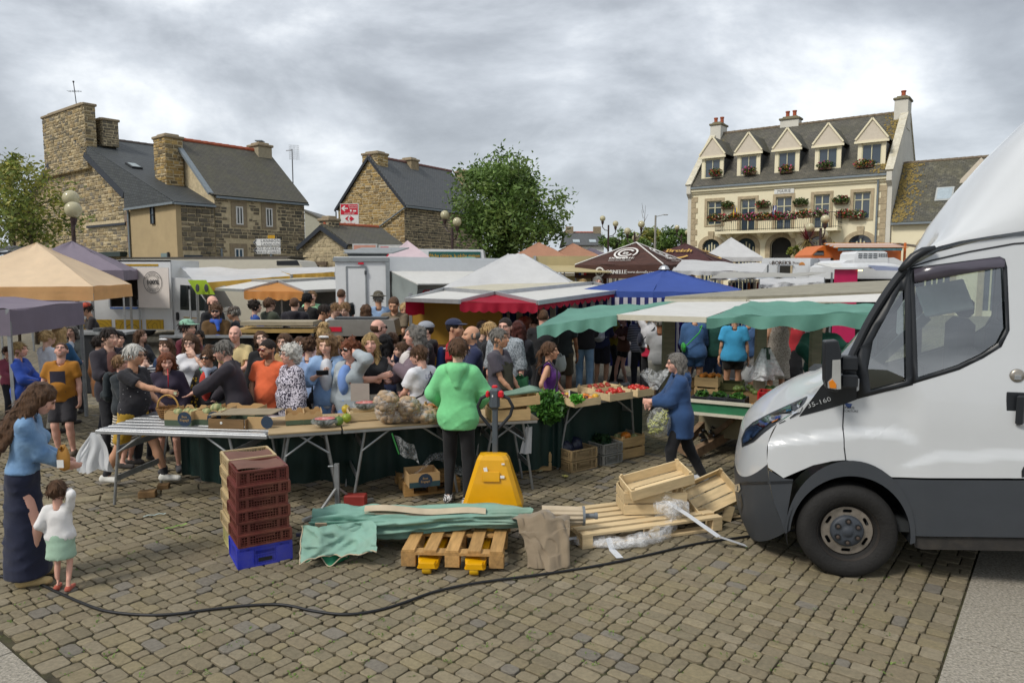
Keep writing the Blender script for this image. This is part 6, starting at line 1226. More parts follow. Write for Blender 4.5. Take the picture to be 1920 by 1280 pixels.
q=c9(446,806,zt+.012);t=thing('wooden_tray','old brown wooden tray with a card lid on the slatted table','tray',(q.x,q.y+.19,zt+.012),rz1);mb=MB();mb.box((-.12,-.15,.05),(.38,.012,.1));mb.box((-.31,0,.05),(.012,.3,.1));mb.box((.09,-.08,.05),(.012,.16,.1));mb.build('side',bL,t);MB().prism([(-.33,-.12,.125),(.33,-.06,.14),(.34,.2,.15),(-.3,.2,.135)],(0,0,.008)).build('lid',mat('grey_card','#8c806a',.9),t);MB().box((.21,-.1,.06),(.24,.02,.12)).build('card_side',di,t);mb=MB();cC(mb,aj(vc(1,0,0),Z,vc(0,-1,0),(.3,-.112,.07)),0,.065,n=18);mb.build('logo_disc',dP,t);MB().ball((-.17,-.157,.06),(.014,.004,.014),10,6).build('paper_dot',aO,t)
q=c9(440,785,zt+.012);cF('flattened pile of torn cardboard behind the wooden tray',(q.x,q.y+.15,zt+.012),rz1,.5,.3,.12)
for k,(u,v)in enumerate(((541,799),(575,797))):
 q=c9(u,v,zt+.03);cF(('cardboard box before the man in the orange shirt','cardboard box before the white haired woman')[k],(q.x,q.y+.22,zt+.03),ii,.19,.3,.125,handle=True)
q=G(280,800,zt);t=thing('wicker_basket','small wicker basket beside the man in yellow shorts','basket',(q.x,q.y+.42,zt+.012));mb=MB();gu=mat('wicker','#7d5a30',.8,var=.3,scale=30);
for k in range(9):a_=.085+.004*k;mb.tube([(a_*cos(j*PI/10),a_*sin(j*PI/10),.012+.012*k+.003*sin(j*PI/2+k*PI))for j in range(21)],.0075,n=5)
for j in range(16):a_=2*PI*j/16;mb.tube([(.08*cos(a_),.08*sin(a_),0),(.122*cos(a_),.122*sin(a_),.125)],.005,n=4)
mb.lathe([(0.,.004),(.085,.006)],n=16,cap=False);mb.build('body',gu,t);MB().tube([(.115*cos(a_),0,.11+.14*sin(a_))for a_ in[PI*j/12 for j in range(13)]],.009,n=6).build('handle',mat('pale_wicker','#b8904c',.7),t)
gv=mat('watermelon_rind','#1f2f18',.3,var=.4,scale=18);eS=mat('watermelon_flesh','#c05a50',.4,var=.1);gw=aW('clear_film',op=.06);cL=aW('bag_film',op=.12)
def cq(ac,u,v,r,zz):
 q=c9(u,v,zz);t=thing('watermelon_half',ac,'fruit',(q.x,q.y+r*.8,zz),.3);mb=MB(1)
 mb.grid(lambda s,tt:vc(r*cos(2*PI*s)*sin(PI/2*tt+.02),r*.8*sin(2*PI*s)*sin(PI/2*tt+.02),r*.75*(1-cos(PI/2*tt))),20,8);mb.build('rind',gv,t);mb=MB();mb.lathe([(0,.001),(r*.9,0.)],(0,0,r*.74),n=20,cap=False);o=mb.build('flesh',eS,t);o.scale=(1,.8,1)
 MB(1).grid(lambda s,tt:vc(r*1.1*cos(2*PI*s)*(.3+.8*sin(PI*tt)**.6)*(1+.06*sin(9*s*2*PI)),r*.9*sin(2*PI*s)*(.3+.8*sin(PI*tt)**.6),r*.95*tt-.002),24,8).build('film',gw,t)
cq('half watermelon wrapped in film on the brown board',605,803,.115,zt+.03)
q=c9(682,790,zt+.025);wc=aI('low pale crate of wrapped squash on the potato table',(q.x,q.y+.18,zt+.025),rz3,.4,.3,.1,rows=1)
cq('half watermelon wrapped in film on the low pale crate',682,772,.12,zt+.1)
for k,(u,v,c)in enumerate(((645,796,'#8a9a30'),(630,802,'#5c7a34'),(640,782,'#b8a030'))):
 q=c9(u,v,zt+.03);bE('squash',('green squash with yellow cheek by the low crate','small green squash beside the half watermelon','yellow squash behind the low pale crate')[k],(q.x,q.y+.12+.1*(k==2),zt+.03),.05,mat('squash'+c,c,rough=.4,var=.35,scale=14),'squashes',1.,dk)
q=P(675,735,8.);t=thing('price_card','blank grey card standing behind the squash crate','card',(q.x,q.y,zt+.02));MB().box((0,0,q.z-zt-.02),(.21,.006,.2)).build('card',mat('grey_price_card','#9d948c',.9,var=.06),t);MB().box((0,.006,(q.z-zt)/2-.05),(.012,.008,q.z-zt-.1)).build('spike',ao,t)
hW=mat('potato_skin','#a38a6c',.7,var=.3,scale=9)
def db(ac,u,v,rx,ek,zz,seed):
 q=c9(u,v,zz);t=thing('potato_bag',ac,'bag',(q.x,q.y+rx*.5,zz),0,'bags of potatoes');rs=random.Random(seed);mb=MB(1)
 for k in range(30):
  d=vc(rs.gauss(0,1),rs.gauss(0,1),rs.gauss(0,1)).normalized();p=vc(d.x*rx*.78,d.y*rx*.7,ek*.5+d.z*ek*.42);mb.ball(p,(rs.uniform(.035,.05),rs.uniform(.028,.038),rs.uniform(.028,.036)),8,6)
 mb.ball((0,0,ek*.5),(rx*.75,rx*.65,ek*.42),12,8);tag(mb.build('potatoes',hW,t),kind='stuff')
 MB(1).grid(lambda s,tt:vc(0,0,ek*.5)+(lambda d,w:vc(d.x*rx*w,d.y*rx*.9*w,d.z*ek*.53*w))(vc(cos(2*PI*s)*sin(PI*tt),sin(2*PI*s)*sin(PI*tt),-cos(PI*tt)),1+.1*mnoise.noise(vc(cos(2*PI*s)*3,sin(2*PI*s)*3,tt*6+seed))),28,16).build('film',cL,t)
for k,a in enumerate(((729,795,.155,.24,zt+.03,'large clear bag of potatoes beside the squash crate'),(722,772,.12,.2,zt+.2,'upper clear bag of potatoes leaning on the stack'),(745,793,.12,.15,zt+.03,'low clear bag of potatoes in the middle of the heap'),(764,780,.12,.19,zt+.12,'round clear bag of potatoes on top of the heap'),(795,793,.15,.15,zt+.03,'flat clear bag of potatoes next to the green hoodie'),(776,792,.12,.2,zt+.03,'clear bag of potatoes at the back of the heap'))):db(a[5],*a[:5],30+k)
q=c9(825,786,zt+.03);aI('small pale crate of onions behind the green hoodie',(q.x,q.y+.2,zt+.03),rz3,.34,.3,.13,rows=1,m=a5)
for k in range(6):bE('onion','golden onion in the small pale crate',(q.x-.12+.05*k,q.y+.13+.06*(k%2),zt+.12),.034,mat('onion_skin','#a8703a',.4,var=.2),'onions in the crate',.9)
q=c9(955,792,zt+.03);aI('tan wooden crate on the narrow table',(q.x-.02,q.y+.2,zt+.03),ha,.42,.32,.14,rows=1,m=a5);aI('upper tan wooden crate with leeks lying across it',(q.x+.06,q.y+.21,zt+.185),ha+.05,.46,.32,.11,rows=1,m=a5,tilt=(0,R_(-3),ha+.05))
for k in range(5):
 t=thing('leek','grey green leek lying across the upper tan crate','vegetable',(q.x+.05,q.y+.12+.05*k,zt+.3),ha+.1+.05*k,'leeks on the crate');MB(1).tube([(-.25,0,0),(0,0,.012),(.22,.02,.03),(.34,.03,.02)],[.012,.016,.026,.004],n=7).build('stalk',mat('leek_green','#6f8a78',.6,var=.2),t)
def dc(ac,u,v,zz,r,n,bU,size=.05,name='herb_bunch',dy=.1):
 q=c9(u,v,zz);t=thing(name,ac,'vegetable',(q.x,q.y+dy,zz));mb=MB()
 for k in range(26):a_=uniform(0,6.28);e=vc(cos(a_)*r[0]*.8,sin(a_)*r[1]*.8,r[2]*uniform(.2,1.));mb.col=hx('#5a7a34');mb.tube([(0,0,.01),e*.6+Z*.02,e],[.004,.003,.002],n=4)
 aZ(mb,(0,0,r[2]*.55),(r[0],r[1],r[2]*.6),n,bU,size);mb.build('leaves',cI,t)
GRN=[hx('#4a7a2c'),hx('#3c6a26'),hx('#5a8a38'),hx('#2f5a22')]
dc('big heap of carrot tops spilling between the tables',1030,800,.62,(.24,.2,.34),1500,GRN,.035,dy=.25);dc('small bright green herb bunch beside the tomato crates',1083,758,zt+.1,(.08,.06,.09),160,[hx('#4f9a2c'),hx('#62aa3a')],.03,dy=.1)
tc=((1104,762,.4,'tomato crate of yellow and dark tomatoes'),(1166,751,.4,'tomato crate heaped with red tomatoes'),(1212,744,.3,'tomato crate half hidden by the woman in blue'))
for k,(u,v,Lc_,lb)in enumerate(tc):
 q=c9(u,v,zt+.03);n5=vc(-sin(ej),cos(ej),0);c=q+n5*.16;aI(lb,(c.x,c.y,zt+.03),ej,Lc_,.3,.105,rows=1,m=bS)
 for j in range(18):
  p=c+vc(cos(ej),sin(ej),0)*uniform(-Lc_*.42,Lc_*.42)+n5*uniform(-.12,.12);mm=hV if k else random.choice((eR,mat('dark_tomato','#5a2018',.3),mat('yellow_tomato','#c89a28',.3)))
  bE('tomato',('mixed coloured tomato','ripe red tomato','red tomato')[k]+(' in the crate beside the herb bunch',' in the middle tomato crate',' in the crate next to the woman in blue')[k],(p.x,p.y,zt+.085+uniform(0,.02)),uniform(.028,.042),mm,('mixed tomatoes','red tomatoes','end tomatoes')[k],.85)
q=c9(1064,760,zt+.03);aI('pale crate of radishes behind the carrot tops',(q.x,q.y+.16,zt+.03),ej,.3,.28,.1,rows=1)
for k in range(5):bE('radish','pink radish in the pale crate behind the carrot tops',(q.x-.1+.05*k,q.y+.13+.03*(k%2),zt+.11),.024,mat('radish_skin','#c02858',.3),'radishes')
n5=vc(-sin(ej),cos(ej),0);q=c9(1170,743,zt+.03)+n5*.45;aI('shallow crate of onions at the back of the end table',(q.x,q.y,zt+.03),ej,.5,.3,.09,rows=1)
for k in range(12):p=q+vc(cos(ej),sin(ej),0)*(-.2+.035*k)+n5*.05*(k%3-1);bE('apple','dull red apple in the shallow back crate',(p.x,p.y,zt+.08),.032,mat('apple_skin','#9a3a2a',.35,var=.3,scale=20),'apples in the back crate',.9)
q=c9(1072,752,zt+.1);t=thing('price_label','small black price label with white tip among the tomatoes','label',(q.x,q.y+.12,zt+.12));MB().box((.03,0,.04),(.1,.004,.07),R=Matrix.Rotation(.3,3,'Y')).build('label',av,t);MB().box((-.02,-.004,.04),(.016,.006,.1)).build('peg',aO,t)
def bu(ac,loc,rz,L,W,H,m,name='plastic_crate',rows=4,group=None,rim=.018,solid=False,cols_=None):
 t=thing(name,ac,'crate',loc,rz,group);fr0=MB()
 for z in(H-.008,.006):
  for y in(-W/2,W/2):fr0.box((0,y,z),(L+.012,rim,.014))
  for x in(-L/2,L/2):fr0.box((x,0,z),(rim,W-.012,.014))
 for x in(-1,1):
  for y in(-1,1):fr0.box((x*L/2,y*W/2,H/2),(.022,.022,H-.02))
 fr0.build('rim',m,t)
 for ax in(0,1):
  for s in(-1,1):
   mb=MB();LL,cZ=(L,s*W/2)if ax==0 else(W,s*L/2);nb2=max(6,int(LL/.021))
   def ec(c,d):mb.box((c[0],cZ,c[1])if ax==0 else(cZ,c[0],c[1]),(d[0],.006,d[1])if ax==0 else(.006,d[0],d[1]))
   for k in range(1,nb2):ec((-LL/2+LL*k/nb2,H/2),(.0055,H-.02))
   for k in range(1,rows):ec((0,H*k/rows),(LL-.02,.0055))
   for k in(-1,1):ec((k*LL*.31,H/2),(LL*.05,H-.016))
   ec((0,H*.66),(LL*.36,H*.14))
   if solid:ec((0,H/2),(LL*.98,H*.96))
   mb.build('side_lattice',m,t)
 mb=MB();mb.box((0,0,.004),(L-.02,W-.02,.006));
 mb.build('floor',m,t);return t
gx=mat('beige_plastic','#a08a66',.5,var=.1,dirt=.25);gy=mat('grey_plastic','#8f8f8a',.5,var=.1,dirt=.25);hX=mat('maroon_plastic','#66302a',.5,var=.15,scale=8,dirt=.35,dirtcol=hx('#8a6a4e'));eT=mat('cream_plastic','#bba67e',.5,var=.1,dirt=.2);eU=mat('blue_plastic','#2a36b0',.4,var=.08,dirt=.3,dirtcol=hx('#8a8478'));gz=mat('pale_yellow_plastic','#c2bb80',.5,var=.06,dirt=.2)
for k,(u,v,L,H,m,lb,nlay)in enumerate(((1082,883,.4,.125,gx,'beige plastic crate under the end table',2),(1136,871,.32,.125,gy,'grey plastic crate under the end table',2))):
 q=G(u,v)
 for j in range(nlay):bu(('lower ','upper ')[j]+lb,(q.x,q.y+.17,.002+j*(H+.012)),ej,L,.3,H,m)
q=G(1176,860);aI('wooden crate of squash under the end of the tomato table',(q.x,q.y+.16,.002),ej,.4,.3,.29,rows=2,m=a5)
bE('pumpkin','small orange pumpkin in the wooden crate under the end table',(q.x,q.y+.15,.22),.07,eR,'pumpkins',.75,dk)
for k in range(4):bE('melon','melon in the wooden crate under the tomato table',(q.x-.12+.08*k,q.y+.2,.19),.055,dQ,'melons under the table',.9)
q=G(1000,885);aI('pale slatted crate under the narrow table',(q.x,q.y+.16,.002),ha,.38,.3,.215,rows=2,m=a5)
q=G(968,882);aI('dark shaded crate behind the narrow table legs',(q.x,q.y+.45,.002),ha,.34,.3,.24,rows=2,m=a5)
dc('bunch of dark leaves in the grey crate',1128,838,.2,(.15,.08,.12),300,[hx('#2c4a28'),hx('#24402a')],.04,dy=.12)
for k,(u,v)in enumerate(((1060,845),(1080,838),(1100,832))):
 q=G(u,v,.25);t=thing('plastic_sack',('dark sack slumped in the beige crate','blue black sack behind the beige crate','navy sack beside the dark leaves')[k],'sack',(q.x,q.y+.2,.06));MB(1).ball((0,0,.14),(.12,.1,.14),12,8,jit=.1).build('sack',mat('navy_sack','#20263c',.35,var=.3),t)
q=G(770,921);pr=MB()
def eA(ac,loc,rz,L,W,dE,m,name='pallet',H=.144,ga='X',bw=None):
 t=thing(name,ac,'pallet',loc,rz);bw=bw or W/dE*.68
 for k in range(dE):MB().box((0,-W/2+bw/2+(W-bw)*k/(dE-1),H-.011),(L,bw,.022),bev=.002).build('deck_board',m,t)
 for x in(-L/2+.05,0,L/2-.05):
  MB().box((x,0,H-.033),(.1,W,.022)).build('stringer',m,t);mb=MB();mb.box((x,0,.011),(.1,W,.022));
  for y in(-W/2+.06,0,W/2-.06):b2=MB();b2.box((x,y,(H-.022)/2),(.1,.12,H-.066));b2.build('block',m,t)
 for y in(-W/2+.05,0,W/2-.05):MB().box((0,y,.011),(L,.1,.022)).build('bottom_board',m,t)
 return t
q=G(793,930);eA('shaded pallet under the potato table',(q.x,q.y+.36,0),rz3,.62,.6,5,bM)
q2=G(787,914,.146);cF('cardboard box with round navy logo on the shaded pallet',(q2.x,q2.y+.17,.146),rz3,.33,.3,.15,band=mat('teal_band','#2f4a50',.85),logo=.02,handle=False);
t=thing('plastic_sheet','crumpled clear plastic sheet on the shaded pallet','plastic sheet',(q2.x+.15,q2.y+.42,.148));MB(1).grid(lambda s,tt:vc((s-.5)*.75,(tt-.5)*.35,.2*math.exp(-((s-.5)**2)/.05)+.05*mnoise.noise(vc(s*7,tt*7,2))+.04),24,14).build('sheet',cL,t)
q=P(735,812,7.35);t=thing('hanging_bag','clear plastic bag with green edge hanging from the potato table','bag',(q.x,q.y,0));MB(1).grid(lambda s,tt:vc(.02+.2*s+.06*tt,.04*sin(s*7+tt*3),q.z-.02-.2*tt-.1*s),12,10).build('film',cL,t);MB().tube([(0.,0,q.z),(.03,0,q.z-.1),(.07,0,q.z-.22)],.008,n=5).build('edge',mat('green_edge','#2f7a3a',.5),t)
q=P(992,805,7.75);t=thing('white_bag','white plastic bag hanging from the corner of the narrow table','bag',(q.x,q.y,0));MB(1).grid(lambda s,tt:vc((s-.5)*(.07+.06*tt)-.04*tt,.02*sin(s*9),q.z+.03-.3*tt),8,8).build('film',mat('white_polythene','#dcdee0',.35,var=.05,transl=.3),t);MB().tube([(-.02,0,q.z+.06),(0,-.01,q.z+.03)],.006,n=5).build('hook',ao,t)
q=P(178,850,7.35);t=thing('carrier_bags','bundle of white carrier bags hanging at the end of the slatted table','bag',(q.x,q.y,0));M_wp=aQ['white_polythene']
for k in range(3):
 mb=MB(1);o=.03*k;mb.grid(lambda s,tt,k=k:vc((s-.5)*(.08+.26*min(1,tt*1.4))+.03*sin(tt*5+k)-.02*k,o*.8+.035*sin(s*11+k*2)*tt,P(178,812,7.35).z-.4*tt-.03*sin(s*6+k)*tt),14,12);mb.build('bag_sheet',M_wp,t)
for k,(u,v,c,lb)in enumerate(((955,915,'#a8a45c','cabbage scrap on the paving beside the yellow cover'),(962,925,'#c0b860','second cabbage scrap beside the yellow cover'),(1010,885,'#b9b48a','pale leaf scrap under the narrow table'),(290,968,'#9aa8a4','strip of torn film on the paving'),(330,990,'#7a9a4a','bean stalk on the paving'),(1060,895,'#b8b060','leaf scrap near the beige crate'))):
 q=G(u,v);t=thing('scrap',lb,'litter',(q.x,q.y,.012),uniform(0,3));MB(1).grid(lambda s,tt,k=k:vc((s-.5)*(.2 if k in(3,4)else .09),(tt-.5)*(.018 if k in(3,4)else .06),.012*abs(sin(s*7+k))+.006*sin(tt*9)),10,5).build('scrap',mat('scrap'+c,c,rough=.6,var=.25,scale=20),t)
def gY(s,d,z=.68):p=d0+ed*s+eP*d;return vc(p.x,p.y,z)
hY=math.atan2(ed.y,ed.x)
for k,(s,d,L,W,H,c,lb)in enumerate(((.1,.25,.2,.26,.11,'#2c2c30','black tray of greens nearest the woman in blue'),(.32,.25,.2,.26,.12,'#30323a','black printed tray of cucumbers on the trailer'),(.55,.25,.22,.26,.12,'#2b2d30','black tray of courgettes next to the red crate'))):
 p=gY(s,d);bu(lb,(p.x,p.y,.69),hY,L,W,H,mat('tray'+c,c,rough=.5,var=.1),solid=True)
 t=thing('leafy_greens',('first','second','third')[k]+' heap of leafy greens in the black trays on the trailer','vegetable',(p.x,p.y,.76));mb=MB();aZ(mb,(0,0,.05),(.09,.11,.045),150,GRN+[hx('#2a4a20')],.04);mb.build('leaves',cI,t)
p=gY(.98,.32);bu('bright red plastic crate tilted on the trailer bed',(p.x,p.y,.78),hY+.06,.34,.26,.13,mat('red_plastic','#a8161e',.45,var=.08))
p=gY(.86,.12);t=thing('onion_net','orange net of onions below the red crate','net',(p.x,p.y,.69));mb=MB(1)
for k in range(14):mb.ball((uniform(-.13,.13),uniform(-.05,.05),.03+uniform(0,.05)),.034,8,6)
mb.build('onions',mat('net_onion','#a8763a',.5,var=.3,scale=30),t)
p=gY(1.05,.06);t=thing('paper_roll','magenta paper roll on the edge of the trailer','paper',(p.x,p.y,.7),hY);MB(1).lathe([(.03,-.2),(.032,.2)],(0,0,.032),n=12,axis='X').build('paper',mat('magenta_paper','#c02c86',.5,var=.06),t)
for k,(s,d,h,lb)in enumerate(((.06,.75,.3,'tan fruit carton with oranges behind the woman in blue'),(.34,.9,.22,'green sided fruit carton next to the tan carton'),(-.1,.8,.24,'dark fruit carton behind the hood of the woman in blue'))):
 p=gY(s,d);aI(lb,(p.x,p.y,.69),hY+.1*k,.32,.28,h,rows=2,m=(a5,mat('olive_crate','#5a5a34',.8,var=.15),mat('umber_crate','#6a5434',.8,var=.15))[k])
 if k==0:
  for j in range(7):bE('orange','orange fruit in the tan carton on the trailer',(p.x-.11+.037*j,p.y-.06+.05*(j%3),.69+h-.03),.036,eR,'oranges in the carton')
for k,(s,d,c,n_)in enumerate(((1.5,1.2,'#a83020',40),(1.9,1.,'#b8402a',40),(1.4,.75,'#3c5a28',30),(1.9,.5,'#41602c',30),(1.1,.75,'#566a34',24),(.7,.7,'#5f7038',20))):
 p=gY(s,d);t=thing('produce_heap',('heap of red peppers under the green awning','long heap of red tomatoes under the green awning','heap of dark courgettes on the trailer','heap of green beans on the trailer','heap of lettuces on the trailer behind the hanging bags','heap of herbs on the trailer behind the red crate')[k],'vegetables',(p.x,p.y,.69),hY);MB().box((0,0,.06+(.14 if k<2 else 0)),(.55,.4,.12)).build('tray',bL,t);mb=MB(1)
 for j in range(n_):mb.ball((uniform(-.25,.25),uniform(-.18,.18),.14+(.14 if k<2 else 0)+uniform(0,.05)),(.045,.035,.035),8,5)
 tag(mb.build('heap',mat('heap'+c,c,rough=.45,var=.35,scale=15),t),kind='stuff')
q=P(1432,655,9.3);t=thing('bag_bundle','bundle of clear plastic bags hanging on the trailer post','bag',(q.x,q.y-.02,0));M_fb=aW('bundle_film',op=.55)
for k in range(4):
 MB(1).grid(lambda s,tt,k=k:vc((s-.5)*(.1+.22*tt)+.04*(k-1.5)*tt,-.04-.02*k+.05*sin(s*8+k)*tt,q.z+.02-(.36+.06*sin(k*2))*tt),12,10).build('bag_sheet',M_fb,t)
MB(1).grid(lambda s,tt:vc((s-.5)*.09,-.1+.01*sin(s*9),q.z+.04-.16*tt),6,6).build('green_header',mat('dark_green_header','#22402e',.5),t)
for k,(u0,u1,v0,v1,Y,lb)in enumerate(((436,588,607,624,12.6,'wood topped bread counter behind the man in the cream shirt'),(602,744,600,630,12.4,'steel hooded bread counter with round loaves'))):
 a,b=P(u0,v1,Y),P(u1,v1,Y);w_=b.x-a.x;e6=P(u0,v0,Y).z;dF=a.z;t=thing('bread_counter',lb,'counter',(a.x,Y,0));mb=MB()
 if k==0:
  mb.box((w_/2,.35,dF+.03),(w_,.7,.06));mb.build('counter_top',mat('pine_top','#a88a50',.6,var=.2,stretch=(1,8,8)),t);MB().box((w_/2+.05,.3,e6),(w_*.9,.5,.07)).build('upper_board',mat('grey_pine','#9a8f78',.7,var=.2,stretch=(1,8,8)),t)
 else:
  mb.prism([(0,0,dF),(w_,0,dF),(w_-.05,0.,e6),(.12,0.,e6)],(0,.6,0));mb.build('hood',mat('brushed_steel','#9a968e',.35,metal=.6,var=.08),t);MB().box((.25,-.01,(dF+e6)/2-.02),(.22,.01,.08)).build('red_plate',cA,t);MB().box((w_/2,.3,e6+.02),(w_*.7,.3,.03)).build('grille',aB,t)
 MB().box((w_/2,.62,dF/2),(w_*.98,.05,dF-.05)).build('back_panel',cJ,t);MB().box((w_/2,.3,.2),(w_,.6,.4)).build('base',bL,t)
 for x_ in(.03,w_-.03):MB().box((x_,.03,dF/2),(.05,.05,dF)).build('post',aB,t)
 for hT in range(3):
  gB=.5+.27*hT;MB().box((w_/2,.3,gB),(w_*.96,.5,.02)).build('shelf',bL,t);n_=6
  for j in range(n_):
   lf=thing('loaf','round brown loaf on the shelves of the '+('wood topped'if k==0 else'steel hooded')+' bread counter','bread',(a.x+w_*(j+.6)/n_*.97,Y+.2+.08*(j%2),gB+.012),j,'loaves on bread shelves');MB(1).ball((0,0,.07),(.125,.11,.085),14,8,jit=.02).build('crust',mat('bread_crust','#8a5a2c',.7,var=.45,scale=9),lf)
a=P(400,632,11.8);b=P(445,625,11.8);t=thing('glass_counter','dark glass display counter behind the sunglasses woman','counter',(a.x-.8,11.8,0));MB().box((.7,.3,a.z/2),(1.5,.5,a.z)).build('case',mat('counter_glass','#2c2e2c',.1,spec=.8,var=.2),t);MB().box((.7,0.,a.z+.01),(1.55,.06,.04)).build('rail',ao,t)
a=P(150,640,14.2);t=thing('griddle_table','crepe griddle table under the peach orange tent','table',(a.x,14.2,0));gB=P(150,622,14.2).z;MB().box((.2,.3,gB-.03),(1.5,.7,.05)).build('top',ao,t);MB().box((.2,.3,(gB-.06)/2),(1.4,.6,gB-.08)).build('cabinet',av,t);MB().lathe([(.2,0),(.2,.06),(0.,.065)],(.35,.25,gB),n=20).build('griddle',aB,t)
a=P(114,622,15.4);t=thing('menu_board','black menu board with yellow dot under the orange tent','board',(a.x,15.4,0));w_=P(152,600,15.4).x-a.x;dF,e6=P(120,620,15.4).z,P(120,578,15.4).z;mb=MB();mb.box((w_/2,0,(dF+e6)/2),(w_,.03,e6-dF));bd=mb.build('board',av,t);MB().box((w_/2,.05,dF/2),(.05,.05,dF)).build('stand',ao,t);mb=MB();cC(mb,FX(w_*.62,-.02,e6-.1),0,.06,n=16);mb.build('dot',eL,bd);mb=MB();aa(mb,'EVENEMENTS',FX(w_/2,-.02,(dF+e6)/2+.02),.06);aa(mb,'ET RECEPTIONS',FX(w_/2,-.02,(dF+e6)/2-.06),.05);mb.build('lettering',aO,bd)
c0=G(450,1067);sr=R_(31);ex=vc(cos(sr),sin(sr),0);ey=vc(-ex.y,ex.x,0);Sx,Sy=.4,.36
ay=c0+ex*Sx/2+ey*Sy/2
def jit():return uniform(-.006,.006)
t=bu('blue plastic crate at the bottom of the maroon stack',(ay.x,ay.y,.002),sr,Sx+.02,Sy,.172,eU,rows=2,solid=True)
for s_ in(-1,1):MB().box((s_*.145,-Sy/2-.004,.075),(.11,.012,.13)).build('front_panel',eU,t)
MB().box((0.,-Sy/2-.006,.05),(.11,.004,.03)).build('hand_hole',av,t)
hh=(.106,.098,.104,.098,.104,.118);z=.177;nm=('lowest','second','third','fourth','fifth','topmost')
for k in range(6):
 big=k%2==0;bu(f'{nm[k]} maroon plastic crate of the stack'+(' above the blue crate'if k==0 else''),(ay.x+jit(),ay.y+jit(),z),sr+uniform(-.012,.012)+(PI if k==5 else 0),Sx+(.012 if big else-.012),Sy+(.008 if big else-.008),hh[k],hX,rows=5);z+=hh[k]
mb=MB();dR=ay+ey*(Sy*.5+.2);z2=.177
bu('pale yellow plastic crate at the bottom of the cream stack',(dR.x,dR.y,.002),sr,Sx-.01,.34,.172,gz,rows=2,solid=True)
for k in range(6):bu(f'{nm[k]} cream plastic crate of the stack behind the maroon one',(dR.x+jit(),dR.y+jit(),z2),sr,Sx+(.012 if k%2==0 else-.012),.36,hh[k]+.002,eT,rows=5);z2+=hh[k]+.002
t=thing('card_sheet','warped card sheet lying on top of the crate stacks','card',(ay.x,ay.y,z+.004),sr);MB(1).grid(lambda s,tt:vc((s-.5)*Sx*.94,-Sy*.42+tt*Sy*1.75,.012*sin(s*5+1)+.008*sin(tt*9)),10,12).build('sheet',[mat('brown_card_sheet','#6d4c40',.8,var=.15),eT],t);
q=G(640,962);t=thing('parasol_foot','galvanised parasol foot with red weight block','parasol base',(q.x-.06,q.y+.1,0));MB().box((0,0,.24),(.045,.045,.48)).build('socket',ao,t);mb=MB();mb.bar((0,0,.03),(-.25,-.35,.015),.04,.03);mb.bar((0,0,.03),(.3,.3,.015),.04,.03);mb.bar((0,0,.03),(.3,-.2,.015),.04,.03);mb.bar((0,0.,.24),(-.14,-.19,.03),.025,.02);mb.bar((0,0.,.24),(.16,.16,.03),.025,.02);mb.build('base',ao,t);MB().box((.17,.06,.09),(.22,.12,.11),bev=.01).build('weight',mat('faded_red','#8c3028',.7,var=.25),t);MB().tube([(-.03,-.02,.46),(-.08,-.03,.46)],.01,n=6).build('screw',ao,t)
PA=G(752,1068);PB=G(945,1066);rzp=math.atan2((PB-PA).y,(PB-PA).x)-R_(5);g1=vc(cos(rzp),sin(rzp),0);pry=vc(-g1.y,g1.x,0);Wp=(PB-PA).length;Lp=.92;hZ=.03
pc=PA+g1*Wp/2+pry*Lp/2;t=thing('pallet','brown wooden pallet lifted on the yellow pallet truck','pallet',(pc.x,pc.y,hZ),rzp+PI/2);H=.144
for k in range(5):MB().box((0,-Wp/2+.06+(Wp-.12)*k/4,H-.011),(Lp,.105,.022),bev=.002).build('deck_board',bM,t)
for x in(-Lp/2+.05,0,Lp/2-.05):
 MB().box((x,0,H-.033),(.1,Wp,.022)).build('stringer',bM,t)
 for y in(-Wp/2+.06,0,Wp/2-.06):MB().box((x,y,(H-.044)/2),(.1,.12,H-.046),bev=.003).build('block',bM,t)
b4=mat('pallet_truck_yellow','#d9a008',.35,var=.06,coat=.3,dirt=.12,dirtcol=hx('#7a6420'));cX=mat('grey_plastic_handle','#4b5258',.45,var=.06);do=mat('red_button','#c8202a',.35,var=.03);gD=mat('black_grip','#22252a',.6)
jt=thing('pallet_truck','yellow electric pallet truck with grey tiller behind the folded parasol','pallet truck',PA+g1*Wp/2,rzp)
for x in(-.19,.19):
 MB().prism([(x-.075,-.05,.085),(x+.075,-.05,.085),(x+.085,0.,.105),(x+.085,1.25,.105),(x-.085,1.25,.105),(x-.085,0.,.105)],(0,0,-.05)).build('fork',b4,jt)
 MB().prism([(x-.085,-.06,.05),(x+.085,-.06,.05),(x+.07,-.1,.06),(x+.06,-.1,.1),(x-.06,-.1,.1),(x-.07,-.1,.06)][:6],(0,.08,0)).build('fork_tip',b4,jt)
 MB(1).lathe([(.012,-.035),(.038,-.035),(.042,-.028),(.042,.028),(.038,.035),(.012,.035)],(x-.005,-.055,.042),n=18,axis='X').build('load_wheel',mat('yellow_wheel','#c79a10',.45),jt)
 MB().box((x+.05,-.02,.055),(.03,.08,.05),bev=.01).build('wheel_bracket',aB,jt)
yj=G(905,985).y;jd=1.35
def jz(v):return P(907,v,yj+.1).z
mb=MB();wb_,wt_=.295,.125;g0=.62
xo=(P(907,950,yj).x-(PA+g1*Wp/2).x)*g1.x
mb.smooth=False
bZ=[(wb_,.1,.3),(wb_*.97,.16,.3),(wt_*1.25,g0-.04,.17),(wt_*1.05,g0,.13),(wt_*.6,g0+.012,.08)]
def sec(w,z,d):
 c=.04;return[vc(xo+x,jd+y,z)for x,y in((-w+c,-d*.5),(w-c,-d*.5),(w,-d*.5+c),(w,d*.5),(-w,d*.5),(-w,-d*.5+c))]
bP=[];
